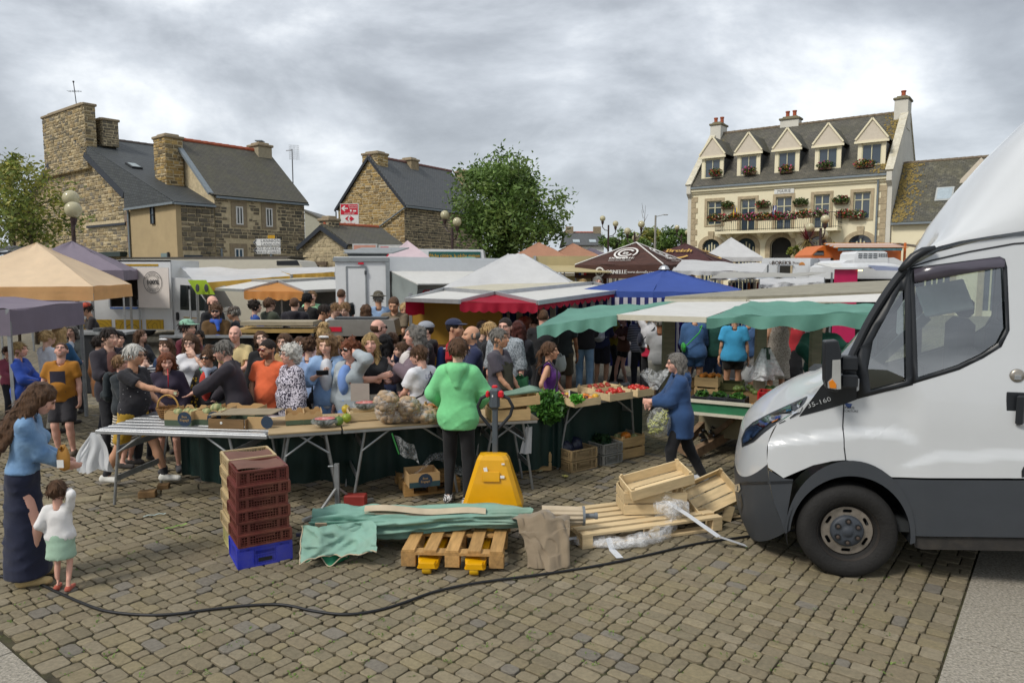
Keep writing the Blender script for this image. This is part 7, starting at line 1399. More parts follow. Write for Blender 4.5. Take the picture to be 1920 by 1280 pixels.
for w,z,d in bZ:bP+=sec(w,z,d)
eq=[(k*6+i,k*6+(i+1)%6,k*6+6+(i+1)%6,k*6+6+i)for k in range(len(bZ)-1)for i in range(6)]+[[(len(bZ)-1)*6+i for i in range(6)]];mb.add(bP,eq);cv=mb.build('cover',b4,jt)
MB().box((xo-.01,jd-.125,.43),(.17,.01,.1),R=Matrix.Rotation(R_(-8),3,'X'),bev=.004).build('cover_panel',b4,cv)
MB().box((xo-.06,jd-.118,.48),(.035,.004,.075),R=Matrix.Rotation(R_(-8),3,'X')@Matrix.Rotation(-.25,3,'Y')).build('label_scrap',aO,cv);MB().box((xo+.1,jd-.125,.43),(.04,.004,.025),R=Matrix.Rotation(R_(-8),3,'X')).build('label_scrap',aO,cv);MB().box((xo+.105,jd-.1,.55),(.03,.004,.015),R=Matrix.Rotation(R_(-8),3,'X')).build('label_scrap',aO,cv)
zh=jz(735)-.02;hy=jd+.06;print('tiller top',zh)
MB().box((xo+.015,hy,(.6+zh-.12)/2),(.055,.05,zh-.12-.55),bev=.01).build('tiller',cX,jt);MB().box((xo+.012,hy-.01,zh-.08),(.1,.09,.21),bev=.025).build('control_head',cX,jt)
mb=MB(1);mb.tube([(xo+.01,hy,.9),(xo-.05,hy,.97),(xo-.13,hy,1.07),(xo-.155,hy-.01,1.16),(xo-.12,hy-.02,1.24),(xo-.04,hy-.02,1.285)],.0165,n=10);mb.tube([(xo+.02,hy,.9),(xo+.08,hy,.97),(xo+.165,hy,1.07),(xo+.19,hy-.01,1.16),(xo+.15,hy-.02,1.24),(xo+.07,hy-.02,1.285)],.0165,n=10);hd_=mb.build('handle_loop',gD,jt);hd_.location.z=zh-1.32
for s_,w_ in((-.055,.035),(.075,.055)):MB().box((xo+s_,hy-.03,zh-.035),(w_,.06,.07),bev=.015).build('thumb_switch',do,jt)
MB().lathe([(.028,0),(.028,.02),(.02,.028)],(xo+.012,hy,zh+.02),n=14).build('stop_button',do,jt);MB().box((xo-.005,hy-.058,zh-.05),(.012,.004,.02)).build('key_plate',aO,jt)
MB(1).lathe([(.02,-.04),(.11,-.04),(.115,-.03),(.115,.03),(.11,.04),(.02,.04)],(xo,jd+.1,.115),n=22,axis='X').build('drive_wheel',eM,jt)
pz=hZ+H
fL=P(556,1002,6.15);AX1=P(1098,984,6.3);axd=(AX1-fL);Lx_=axd.length;axd.normalize();t=thing('folded_parasol','folded green market parasol lying across the pallet','parasol',(fL.x,fL.y,0));cY=vc(0,1,0);upv=Z
f5=mat('faded_green_canvas','#7ba596',.8,var=.18,scale=2.5,dirt=.5,dirtcol=hx('#97a08e'),transl=.1,bump=.2,bscale=8);h3=mat('deep_green_canvas','#237a58',.75,var=.12,transl=.15);f6=mat('beige_canvas_edge','#b5a68e',.85,var=.12);gE=mat('piping','#b0a48c',.8)
MB(1).tube([(0,0,fL.z),fL*0+axd*.5+Z*fL.z],.02,n=10).build('pole',bj,t)
axc=[fL.z+0.+(AX1.z-fL.z)*s for s in(0,1)]
def fold(s,th,seed,r0,r1,gR=.62):
 x=.17+s*1.9;c_,s_=cos(th),sin(th);fg=lambda a,b,k:mnoise.noise(vc(s*a,c_*b+k,s_*b+seed))
 rg_=(1-abs(fg(3,2.2,0)))**4*.3+(1-abs(fg(5,4.5,3)))**5*.16;r=(r0+(r1-r0)*s**.7)*(.92+.12*cos(4*th+2*sin(3*s)+seed)+.22*fg(4,1.5,7)-rg_+.1*sin(9*th+5*s))
 im=-.075*(1-s)**2;c4=-.075-.1*(1-s)**2*(1 if s<.45 else 0)
 return vc(x+.03*fg(2,2,9),c_*r*1.35,pz+.085+im+max(c4,s_*r*gR*1.25))
MB(1).grid(lambda s,tt:fold(s,2*PI*tt,0.,.24,.13),110,90).build('canvas',f5,t)
mb=MB(1);mb.grid(lambda s,tt:vc(.62+s*1.05,-.1+.1*tt+.02*s,pz+.17+.035*sin(PI*tt)-.035*s+.012*sin(s*9)),30,8);mb.grid(lambda s,tt:vc(.62+s*1.05,-.1+.1*tt+.02*s,pz+.15-.035*s),30,4);mb.build('beige_panel',f6,t)
flp=lambda s,tt:vc(.14+.62*s+.05*tt,-.24-.2*tt-.06*sin(s*6+tt*2)-.06*(1-abs(mnoise.noise(vc(s*4,tt*3,4))))**3,(pz+.1)*(1-tt)**1.2+.015+.05*sin(s*5.5+1)*tt*(1-s)+.15*s*tt+.03*abs(mnoise.noise(vc(s*6,tt*4,1))))
MB(1).grid(flp,36,16).build('loose_flap',f5,t)
fl2=lambda s,tt:vc(.17+.36*s,-.3-.1*tt+.05*sin(s*7),.03+.13*(1-tt)*sin(PI*min(1,s+.15))+.03*sin(s*11+tt*4))
MB(1).grid(fl2,24,10).build('lining',h3,t)
mb=MB(1);mb.tube([flp(k/30,1.)for k in range(31)],.006,n=5);mb.tube([flp(0,k/12)for k in range(13)],.006,n=5);mb.tube([fl2(k/20,1.)for k in range(21)],.005,n=5);mb.build('piping',gE,t)
MB().box((.3,-.285,pz+.1),(.1,.012,.09),R=Matrix.Rotation(.4,3,'X'),bev=.004).build('corner_patch',mat('tan_patch','#8f7f6a',.8),t)
hs=(P(1040,982,6.3)-fL).x;MB(1).grid(lambda s,tt:vc(hs-.12+.36*s,.02+cos(2*PI*tt)*(.085-.012*s)*(1+.1*cos(12*2*PI*tt)),pz+.09+sin(2*PI*tt)*(.085-.012*s)*(1+.1*cos(12*2*PI*tt))),16,72).build('cream_head',f6,t)
mb=MB();mb.lathe([(.06,0),(.085,0.),(.085,.022),(.06,.022)],(hs+.235,.02,pz+.09),n=22,axis='X');mb.lathe([(.022,0),(.022,.09),(.03,.095),(.03,.12)],(hs+.25,.02,pz+.09),n=14,axis='X');mb.build('head_ring',mat('grey_cap','#6f7478',.5),t)
q0=P(1018,1000,5.95);t=thing('brown_cover','crumpled brown cloth cover thrown over the parasol head','cloth',(q0.x,5.95,0));h4=mat('brown_cloth','#80725e',.9,var=.1,scale=3,bump=.35,bscale=14,sheen=.2);mb=MB(1)
def cov(s,tt):
 a=tt*2.55-.35;w=.215+.045*sin(tt*4+1);
 if a<.9:y,zc=.28-.28*(a+.35),pz+.12+.1*sin((a+.35)*1.3)
 else:k=(a-.9)/1.3;y,zc=-.07-.2*k,(pz+.2)*(1-k)+.012*(k)
 fg=mnoise.noise(vc(s*2.6,tt*3.,5))*.075+mnoise.noise(vc(s*6,tt*6,9))*.025-.03*(1-abs(mnoise.noise(vc(s*3+tt*2,tt*3-s*2,2))))**4
 return vc((s-.5)*2*w+.05*(tt-.5)*1.6+fg*.4,y-abs(fg)*.9-.05*sin(PI*s)*(1 if a>.3 else 0),max(.008,zc+fg*.8*(1 if tt<.85 else .3)-.1*abs(s-.5)**1.5*2*(1 if a<1.2 else .2)))
mb.grid(cov,44,60);mb.build('cloth',h4,t)
Q0=G(1092,1030);Q1=G(1352,1000);rzq=math.atan2((Q1-Q0).y,(Q1-Q0).x)+R_(3);qx=vc(cos(rzq),sin(rzq),0);qy=vc(-qx.y,qx.x,0);Lq=(Q1-Q0).length+.06;Wq=.72;pc2=Q0+qx*Lq/2+qy*Wq/2
eA('pale wooden pallet with crates beside the white van',(pc2.x,pc2.y,.002),rzq,Lq,Wq,6,mat('fresh_pallet_wood','#cbb48c',.75,var=.18,scale=4,stretch=(1,7,7),objrand=.14),H=.13,bw=.082)
zp=.135;e=G(1222,964,zp);aI('pale slatted crate standing on the pale pallet',(e.x+.02,e.y+.16,zp),R_(4),.6,.34,.22,rows=2,m=bS,th=.011)
e2=(e.x+.07,e.y+.12,zp+.245);tc_=aI('shallow crate lying tilted across the slatted crate',e2,0,.62,.34,.115,rows=1,m=bS,th=.011,tilt=(R_(8),R_(-13),R_(9)))
e3=G(1345,985,0.);aI('shallow crate leaning on its edge beside the van bumper',(e3.x-.02,e3.y+.25,.2),0,.56,.36,.1,rows=1,m=bS,th=.011,tilt=(R_(38),R_(-12),R_(28)))
q=G(1352,985);t=thing('crate_end','broken crate end lying under the van bumper','crate',(q.x+.1,q.y+.12,0.),.3);mb=MB();mb.box((0,0,.08),(.1,.02,.15),R=Matrix.Rotation(.3,3,'Y'));mb.box((.05,.05,.03),(.2,.08,.012));mb.build('board',bS,t)
gF=aW('stretch_wrap',col=(.9,.91,.92),op=.16,rough=.25)
def hn(ac,fU,r,seed,name='stretch_wrap'):
 b=Vector(fU[0]);t=thing(name,ac,'plastic film',(b.x,b.y,0));n=len(fU)
 for j in range(3):
  mb=MB(1)
  def fn(s,tt,j=j):
   x=s*(n-1);i=min(int(x),n-2);p=Vector(fU[i]).lerp(Vector(fU[i+1]),x-i)-vc(b.x,b.y,0);a=2*PI*tt+j;k=r*(.75+.25*j*.6)*(1+.55*mnoise.noise(vc(s*n*1.3,tt*3,seed+j*3)));q=p+vc(.05*mnoise.noise(vc(s*9,tt*2,seed+j)),cos(a)*k*1.1,sin(a)*k);q.z=max(q.z,.012);return q
  mb.grid(fn,14*n,18);mb.build('film',gF,t)
P3=lambda u,v,Y:P(u,v,Y)
hn('crumpled clear stretch wrap trailing off the pale pallet',[P3(1080,1015,6.2),P3(1120,1018,6.15),P3(1160,1022,6.1),P3(1200,1012,6.15),P3(1245,1000,6.3),P3(1265,975,6.5),P3(1262,945,6.6)],.062,1.);hn('crumpled clear stretch wrap bunched against the slatted crate',[P3(1228,950,6.6),P3(1258,952,6.5),P3(1290,955,6.6)],.085,5.)
def cT(ac,aV,w):
 b=Vector(aV[0]);t=thing('white_strap',ac,'strap',(b.x,b.y,0),0,'white plastic edge strips');mb=MB();aV=[Vector(p)-vc(b.x,b.y,0)for p in aV]
 for i in range(len(aV)-1):mb.bar(aV[i],aV[i+1]+(aV[i+1]-aV[i]).normalized()*.004,w,.005)
 mb.build('strip',mat('white_strip','#c9ccd0',.4,var=.04),t)
cT('long folded white edge strip reaching towards the van wheel',[P3(1243,935,6.6),P3(1290,965,6.35),P3(1347,1005,6.1),G(1398,1022,.012)],.055);cT('short white edge strip hanging off the pale pallet',[P3(1140,1008,6.1),P3(1148,1030,6.05),G(1162,1045,.012)],.06);cT('white edge strip under the film on the pale pallet',[P3(1065,1010,6.2),P3(1110,1004,6.2)],.05)
aV=[(-60,1075),(0,1080),(62,1090),(105,1108),(150,1128),(200,1145),(270,1152),(330,1150),(400,1141),(470,1134),(530,1133),(590,1145),(650,1151),(710,1143),(760,1128),(810,1110),(870,1096),(930,1087),(1000,1078),(1070,1068),(1150,1054),(1230,1036),(1310,1018),(1380,1008),(1450,998),(1520,990)]
cp=[G(u,v,.012)for u,v in aV];sm=[]
for i in range(len(cp)-1):
 p0,p1,p2,p3=cp[max(i-1,0)],cp[i],cp[i+1],cp[min(i+2,len(cp)-1)]
 for k in range(6):x=k/6;sm.append(.5*((2*p1)+(-p0+p2)*x+(2*p0-5*p1+4*p2-p3)*x*x+(-p0+3*p1-3*p2+p3)*x**3))
mb=MB(1);mb.tube(sm,.0105,n=8);tag(mb.build('power_cable',mat('black_cable','#17181a',.5,var=.1)),'black power cable snaking across the paving','cable')
from mathutils.bvhtree import BVHTree
VA=R_(-14.);vx=vc(cos(VA),sin(VA),0);vy=vc(-vx.y,vx.x,0);V0=G(1590,1086)+vy*.02
WV=1.95
def V(u,v,yl=0.):
 d=ray(u,v);t=(V0+vy*yl-_C).dot(vy)/d.dot(vy);p=_C+d*t-V0;return vc(p.dot(vx),p.dot(vy),p.z)
bT=thing('parked_van','large white cab van parked at the edge of the market','van',V0,VA)
eb=mat('van_white_paint','#c3c6c8',.24,var=.025,scale=1.5,coat=.5,dirt=.1,dirtcol=hx('#a9a79f'));fM=mat('van_dark_plastic','#383c41',.55,var=.06,dirt=.12,dirtcol=hx('#5a5650'));bb=mat('van_black_trim','#202327',.4,var=.04);M_vg=bQ('van_glass',(.55,.64,.62),.12,.02);eV=mat('panel_gap','#2a2c30',.8,var=0)
wc=V(1590,992);wr=.372
xw=wc.x
def ss(a,b,x):t=max(0.,min(1.,(x-a)/(b-a)));return t*t*(3-2*t)
cre=[V(*p)for p in((1395,852),(1440,835),(1500,822),(1583,810),(1680,808),(1712,822),(1735,840))]
low=[V(*p)for p in((1670,880),(1715,868),(1750,856),(1800,853),(2150,853))]
def fY(L,x):
 for a,b in zip(L,L[1:]):
  if a.x<=x<=b.x:return a.z+(b.z-a.z)*(x-a.x)/(b.x-a.x)
 return None
def bR(x,z):
 y=.1*max(0.,z-1.22)**1.5+.05*max(0.,.75-z)**1.5
 if x<xw-.1:y+=.3*(xw-.1-x)**2.2
 zc=fY(cre,x)
 if zc is not None:y+=.038*ss(zc-.03,zc+.008,z)*(1-ss(zc+.15,zc+.45,z))*(1-ss(cre[-2].x-.1,cre[-1].x,x))
 zl=fY(low,x)
 if zl is not None:y-=.024*(1-ss(zl-.008,zl+.008,z))*ss(low[0].x,low[2].x,x)
 return y
SIDE=[(1474,1001),(1452,945),(1444,905),(1440,868),(1442,836),(1460,798),(1505,765),(1552,728),(1586,690),(1640,592),(1706,505),(1770,470),(1850,449),(1920,440),(2150,428)]
CENT=[(1398,985),(1382,945),(1379,905),(1380,868),(1387,832),(1396,798),(1424,766),(1484,727),(1550,694),(1640,600),(1712,505),(1765,464),(1850,440),(1920,430),(2150,415)]
FARP=[(1404,985),(1394,945),(1391,905),(1392,868),(1397,836),(1410,802),(1440,770),(1500,732),(1576,694),(1662,600),(1730,505),(1780,463),(1850,440),(1920,428),(2150,410)]
F3=[V(p[0],p[1],WV)for p in FARP]
S3=[V(*p)for p in SIDE];C3=[V(p[0],p[1],WV/2)for p in CENT]
for p in S3:p.y=bR(p.x,p.z)
def loft(nv=28):
 rows=[]
 def dp(L,x):
  i=min(int(x),len(L)-2);f=x-i;p0,p1,p2,p3=L[max(i-1,0)],L[i],L[i+1],L[min(i+2,len(L)-1)]
  return .5*((2*p1)+(-p0+p2)*f+(2*p0-5*p1+4*p2-p3)*f*f+(-p0+3*p1-3*p2+p3)*f**3)
 nu=(len(S3)-1)*6
 for i in range(nu+1):
  s=dp(S3,i/6);c=dp(C3,i/6);fa=dp(F3,i/6);row=[]
  for j in range(nv+1):
   q=2*j/nv-1;g=abs(q)**(2.6 if i<46 else 2.);y=s.y+(WV-2*s.y)*(j/nv);e=s if q<0 else fa;row.append(vc(c.x+(e.x-c.x)*g,y,c.z+((s.z if q<0 else(s.z+fa.z)/2)-c.z)*abs(q)**3.))
  rows.append(row)
 return rows,nu,nv
rows,nu,nv=loft();print('van far shift',F3[9].x-S3[9].x,F3[3].x-S3[3].x,C3[3].x-S3[3].x)
def seg(name,i0,i1,m,ag=bT):
 mb=MB(1);mb.add([p for r in rows[i0:i1+1]for p in r],[(a*(nv+1)+j+1,a*(nv+1)+j,(a+1)*(nv+1)+j,(a+1)*(nv+1)+j+1)for a in range(i1-i0)for j in range(nv)]);return mb.build(name,m,ag)
seg('bumper',0,17,fM);seg('bonnet',17,48,eb);seg('windscreen',48,59,M_vg);seg('roof',59,nu,eb)
wsf=MB()
for j0 in(0,nv):wsf.tube([rows[i][j0]+vc(0,-.004 if j0==0 else .004,.004)for i in range(46,61)],.028,n=8)
wsf.tube([p+vc(-.004,0,.002)for p in rows[48]],.02,n=6);wsf.build('windscreen_frame',bb,bT)
def arc(cu,cv,ru,rv,a0,a1,n=20):return[(cu+ru*cos(R_(a0+(a1-a0)*k/n)),cv-rv*sin(R_(a0+(a1-a0)*k/n)))for k in range(n+1)]
gG=arc(1594,1000,119,112,0,180)
def fine(aV,holes,cut=.035,y_add=0.,clip=None):
 bO=[[vc(p.x,0,p.z)for p in aV]]+[[vc(p.x,0,p.z)for p in h]for h in holes];bV=[p for l in bO for p in l];bm=bmesh.new();bP=[bm.verts.new(p)for p in bV]
 for a,b,c in tessellate_polygon(bO):
  try:bm.faces.new((bP[a],bP[b],bP[c]))
  except ValueError:pass
 xs=[p.x for p in bV];zs=[p.z for p in bV]
 for lo,hi,no in((min(xs),max(xs),vc(1,0,0)),(min(zs),max(zs),vc(0,0,1))):
  x=lo+cut
  while x<hi:bmesh.ops.bisect_plane(bm,geom=bm.verts[:]+bm.edges[:]+bm.faces[:],plane_co=no*x,plane_no=no);x+=cut
 for v_ in bm.verts:v_.co.y=bR(v_.co.x,v_.co.z)+y_add
 bmesh.ops.recalc_face_normals(bm,faces=bm.faces[:]);return bm
def a8(name,io,m,holes=(),y_add=0.,both=True,cut=.035,ag=bT,thick=0.):
 bm=fine([V(*p)for p in io],[[V(*p)for p in h]for h in holes],cut,y_add)
 for f in bm.faces:f.smooth=True
 s_=0
 for f in bm.faces:s_+=f.normal.y
 if s_>0:bmesh.ops.reverse_faces(bm,faces=bm.faces[:])
 me=bpy.data.meshes.new(name);bm.to_mesh(me);me.materials.append(m);bm.free();o=link(name,me,ag)
 if thick:md=o.modifiers.new('thickness','SOLIDIFY');md.thickness=thick;md.offset=-1
 if both:
  hg=me.copy();co=np.empty(len(hg.vertices)*3);hg.vertices.foreach_get('co',co);co=co.reshape(-1,3);co[:,1]=WV-co[:,1];co[:,0]+=F3[9].x-S3[9].x;hg.vertices.foreach_set('co',co.ravel());hg.flip_normals();hg.update();link(name,hg,ag)
 return o
h5=[(1612,741),(1614,660),(1640,617),(1704,517),(1722,506),(1888,483),(1897,488),(1899,500),(1897,618),(1891,632),(1878,648),(1845,670),(1800,690),(1714,716)]
fend=[(1447,884),(1447,868),(1450,838),(1466,800),(1505,765),(1552,728),(1579,700),(1583,760),(1581,800),(1582,840),(1585,866)]+[p for p in gG if p[1]<893 and p[0]<1585][0:0]
archL=[p for p in gG if p[0]<1584];archR=[p for p in gG if p[0]>=1588]
a8('wing',[(1442,880),(1440,868),(1442,836),(1460,798),(1505,765),(1552,728),(1580,697),(1583,760),(1581,800),(1582,840),(1585,862),(1560,864),(1525,872),(1490,888),(1470,898),(1455,888)],eb)
a8('door',[(1586,862),(1584,840),(1583,800),(1585,760),(1582,697),(1586,692),(1640,592),(1706,506),(1770,472),(1850,451),(1920,441),(2150,430),(2150,895),(1672,894),(1650,880),(1620,868)],eb,holes=[h5])
a8('lower_trim',[(1672,897),(2150,899),(2150,1008),(1712,1003),(1707,975),(1698,942)],fM,y_add=-.006)
a8('sill',[(1710,1006),(2150,1011),(2150,1036),(1730,1030),(1716,1026)],mat('dirty_sill','#2d2b29',.8,var=.3,scale=8,dirt=.4,dirtcol=hx('#5c5346')),y_add=.015)
a8('bumper_side',[(1442,884),(1455,891),(1470,899),(1488,900),(1478,960),(1476,1001),(1474,1001),(1452,945),(1444,905)],fM,y_add=.002)
be=arc(1594,1003,121,141,-5,180,28);inner=arc(1594,1003,112,112,-8,176,28)[::-1]
a8('arch_trim',be+inner,fM,y_add=-.016,cut=.05)
mb=MB(1);n_=24;al=[V(*p)for p in arc(1594,1003,118,118,-10,190,n_)]
mb.add([vc(p.x,.01,p.z)for p in al]+[vc(p.x,.42,p.z)for p in al]+[vc(wc.x,.42,wc.z)],[(i,i+1,n_+2+i,n_+1+i)for i in range(n_)]+[(n_+1+i,n_+2+i,2*n_+2)for i in range(n_)]);mb.build('wheel_well',bb,bT)
bm=[h5[0],h5[1],h5[2],h5[3],(1711,512),(1711,716)]
f7=bQ('van_side_glass',(.8,.88,.85),.24,.015)
a8('door_glass',[(1719,508),(1888,485),(1896,492),(1895,618),(1878,646),(1845,668),(1800,688),(1719,713)],f7,y_add=.022,cut=.2);a8('quarter_glass',[(1613,739),(1615,660),(1640,619),(1704,520),(1712,512),(1712,715)],f7,y_add=.022,cut=.2)
def ringpts(o,i):return o+i[::-1]+[o[0]]
def band(name,dq,gS,m,y=-.003,both=True):return a8(name,dq,m,holes=[gS],y_add=y,both=both,cut=.2,thick=.005)
band('window_seal',[(1716,502),(1890,480),(1900,485),(1903,500),(1900,620),(1883,651),(1848,672),(1801,694),(1713,720)],[(1723,512),(1887,488),(1893,492),(1895,503),(1893,616),(1877,644),(1845,665),(1799,686),(1723,709)],bb)
band('quarter_frame',[(1606,750),(1608,655),(1636,610),(1702,510),(1716,502),(1713,722)],[(1629,692),(1634,733),(1700,715),(1703,545),(1694,546),(1662,602),(1640,640)],bb)
a8('wind_deflector',[(1722,504),(1890,481),(1898,488),(1897,500),(1722,530)],mat('smoked_plastic','#4a4650',.2,var=.05,spec=.7),y_add=-.022,cut=.2,thick=.006)
a8('cowl_panel',[(1500,783),(1540,725),(1552,712),(1579,692),(1606,650),(1608,750),(1582,760)],bb,y_add=-.004,cut=.06)
for q in((1582,762),(1581,800),(1582,840),(1585,862)):pass
mb=MB()
sl_=[V(*p)for p in((1583,700),(1584,762),(1582,800),(1583,840),(1586,864))];mb.tube([vc(p.x,bR(p.x,p.z)+.001,p.z)for p in sl_],.005,n=6);mb.build('seam',eV,bT);mb=MB()
rl=[V(*p)for p in((1700,520),(1718,500),(1760,487),(1830,471),(1920,455),(2150,440))];mb.tube([vc(p.x,bR(p.x,p.z)-.004,p.z)for p in rl],.006,n=6);mb.build('seam',eV,bT)
ex=vc(1,0,0);b0=V(1517,762);b1=V(1557,749);e_=(b1-b0).normalized();e_.y=0;up=vc(-e_.z,0,e_.x);mb=MB();c=(b0+b1)/2;c.y=bR(c.x,c.z)-.012
bP,eq=a6('35-160',.05,.002);mb.add([c+e_*x*1.3+up*y+vc(0,-z,0)for x,y,z in bP],eq);mb.build('badge',mat('chrome_letters','#c5c8ca',.25,metal=.5),bT)
st=V(1595,765);mb=MB();mb.prism([vc(st.x+a*.06,bR(st.x,st.z)-.002,st.z+b*.06)for a,b in((-.8,.6),(.3,.45),(.1,-.1),(-.2,-.1))],(0,-.001,0));stk=mb.build('sticker',mat('sticker_blue','#3a4f80',.5,var=.2),bT);mb=MB();bP,eq=a6('PARIS',.028,0);mb.add([vc(st.x+x,bR(st.x,st.z)-.0045,st.z-.004+y)for x,y,z in bP],eq);bP,eq=a6('ECRITURE',.024,0);mb.add([vc(st.x+.01+x,bR(st.x,st.z)-.0045,st.z-.03+y)for x,y,z in bP],eq);mb.build('sticker_text',dN,stk)
dgv=[p for r in rows for p in r];dgf=[(a*(nv+1)+j,a*(nv+1)+j+1,(a+1)*(nv+1)+j+1,(a+1)*(nv+1)+j)for a in range(nu)for j in range(nv)]
fbm=[o for o in bT.children if o.name.split('.')[0]in('wing','door','bumper_side')]
for o in fbm:
 if o.data.vertices[0].co.y>1.:continue
 k0=len(dgv);dgv+=[v_.co.copy()for v_ in o.data.vertices];dgf+=[[k0+i for i in p.vertices]for p in o.data.polygons]
bvh=BVHTree.FromPolygons(dgv,dgf)
Rv=Matrix((vx,vy,Z))
def hit(u,v,cZ=.006):
 o=Rv@(_C-V0);d=(Rv@ray(u,v)).normalized();h=bvh.ray_cast(o,d)
 if h[0]is None:return None
 n=h[1];n=-n if n.dot(d)>0 else n;return h[0]+n*cZ
def bX(name,io,m,cZ=.006,ag=bT,cut=10,thick=0.):
 bO=[[vc(p[0],p[1],0)for p in io]];bm=bmesh.new();bP=[bm.verts.new(p)for p in bO[0]]
 for a,b,c in tessellate_polygon(bO):
  try:bm.faces.new((bP[a],bP[b],bP[c]))
  except ValueError:pass
 xs=[p[0]for p in io];ys=[p[1]for p in io]
 for lo,hi,no in((min(xs),max(xs),vc(1,0,0)),(min(ys),max(ys),vc(0,1,0))):
  x=lo+cut
  while x<hi:bmesh.ops.bisect_plane(bm,geom=bm.verts[:]+bm.edges[:]+bm.faces[:],plane_co=no*x,plane_no=no);x+=cut
 bad=[]
 for v_ in bm.verts:
  h=hit(v_.co.x,v_.co.y,cZ)
  if h is None:bad.append(v_)
  else:v_.co=h
 if bad:bmesh.ops.delete(bm,geom=bad,context='VERTS')
 for f in bm.faces:f.smooth=True
 bmesh.ops.recalc_face_normals(bm,faces=bm.faces[:]);me=bpy.data.meshes.new(name);bm.to_mesh(me);bm.free();me.materials.append(m);return link(name,me,ag)
HL_=[(1392,838),(1391,822),(1399,804),(1412,792),(1440,777),(1475,761),(1515,743),(1500,774),(1474,788),(1450,798),(1432,812),(1414,828)]
hl=bX('headlight',HL_,bb,.006);bX('headlight_lens',[(1396,832),(1396,820),(1403,806),(1416,795),(1442,781),(1476,765),(1508,750),(1496,771),(1470,784),(1446,794),(1428,808),(1412,824)],bQ('lamp_lens',(.8,.84,.86),.3,.05),.016,hl)
bX('reflector',[(1412,812),(1430,797),(1470,778),(1462,784),(1438,797),(1422,810)],mat('lamp_chrome','#a8adb2',.12,metal=.9,var=.2,scale=20),.01,hl);bX('indicator',[(1448,792),(1462,785),(1460,789),(1450,794)],mat('amber','#c8761a',.3),.013,hl)
bX('bumper_lip',[(1376,905),(1400,903),(1440,902),(1488,900),(1487,905),(1440,907),(1400,908),(1376,910)],bb,.004)
bX('fog_lamp',[(1379,908),(1388,906),(1391,916),(1386,922),(1379,920)],mat('lamp_chrome2','#9a9d9c',.2,metal=.6),.008);bX('air_intake',[(1380,930),(1390,926),(1394,945),(1390,962),(1381,958)],bb,.005)
m0=V(1562,690,-.16);mb=MB();mb.smooth=False
def mir(u,v,y):return V(u,v,y)
o1=[(1547,640),(1572,638),(1578,660),(1577,728),(1570,735),(1552,732),(1547,715)]
mb.prism([V(u,v,-.2)for u,v in o1],vc(0,.14,0));mo=mb.build('mirror',bb,bT);bv=mo.modifiers.new('bevel','BEVEL');bv.width=.012;bv.segments=3
MB().prism([V(u,v,-.207)for u,v in((1561,675),(1576,674),(1577,729),(1566,730),(1552,727),(1552,716),(1560,708))],vc(0,.02,0)).build('mirror_lamp',mat('lamp_silver','#b5b6b4',.2,metal=.4),mo);MB().prism([V(u,v,-.214)for u,v in((1554,716),(1561,711),(1568,720),(1568,728),(1556,727))],vc(0,.02,0)).build('mirror_indicator',aQ['amber'],mo)
for va,vb2 in((668,696),(702,728)):mb=MB();a_=V(1578,va,-.12);b_=V(1609,vb2,-.12);mb.box(((a_.x+b_.x)/2,-.06,(a_.z+b_.z)/2),(b_.x-a_.x,.12,a_.z-b_.z),bev=.012);mb.build('mirror_arm',bb,mo)
a_=V(1889,735);b_=V(1935,806);mb=MB();mb.box(((a_.x+b_.x)/2,bR(a_.x,a_.z)-.004,(a_.z+b_.z)/2),(b_.x-a_.x,.012,a_.z-b_.z),bev=.005);hd=mb.build('handle',bb,bT);mb=MB();c_=V(1911,768);mb.box((c_.x,bR(c_.x,c_.z)-.025,c_.z),(.055,.03,.22),bev=.014);mb.build('handle_grip',bb,hd);mb=MB();c_=V(1914,795);mb.lathe([(0.,-.02),(.012,-.018),(.013,0)],(c_.x,bR(c_.x,c_.z)-.006,c_.z),n=14,axis='Y');mb.build('lock',bj,hd)
c_=V(1910,705);mb=MB(1);mb.lathe([(0.,-.016),(.03,-.016),(.047,-.01),(.05,0.)],(c_.x,bR(c_.x,c_.z),c_.z),n=24,axis='Y');fc=mb.build('anti_theft_lock',mat('steel_lock','#a09a90',.35,metal=.7),bT);MB().box((c_.x,bR(c_.x,c_.z)-.018,c_.z-.012),(.045,.01,.035),bev=.004).build('lock_plate',ao,fc)
bX('fuel_flap',[(1915,882),(1919,874),(1960,874),(1960,960),(1920,960),(1915,950)],bb,.004)
mb=MB(1);dl=[V(*p)for p in((1694,508),(1706,496),(1720,482),(1740,470),(1762,463))];mb.tube([vc(p.x,.1,p.z)for p in dl],[.02,.03,.035,.032,.015],n=8);mb.build('windscreen_corner_trim',bb,bT)
DB=[V(u,v,.14)for u,v in((1728,474),(1760,462),(1800,452),(1860,442),(1920,433),(2000,424),(2150,412))];DS=[V(u,v,.2)for u,v in((1728,470),(1760,452),(1800,435),(1860,408),(1920,383),(2000,350),(2150,300))];DT=[V(u,v,WV/2)for u,v in((1716,478),(1745,425),(1790,365),(1850,298),(1920,230),(2000,170),(2150,90))]
mb=MB(1);bP=[];nq=24
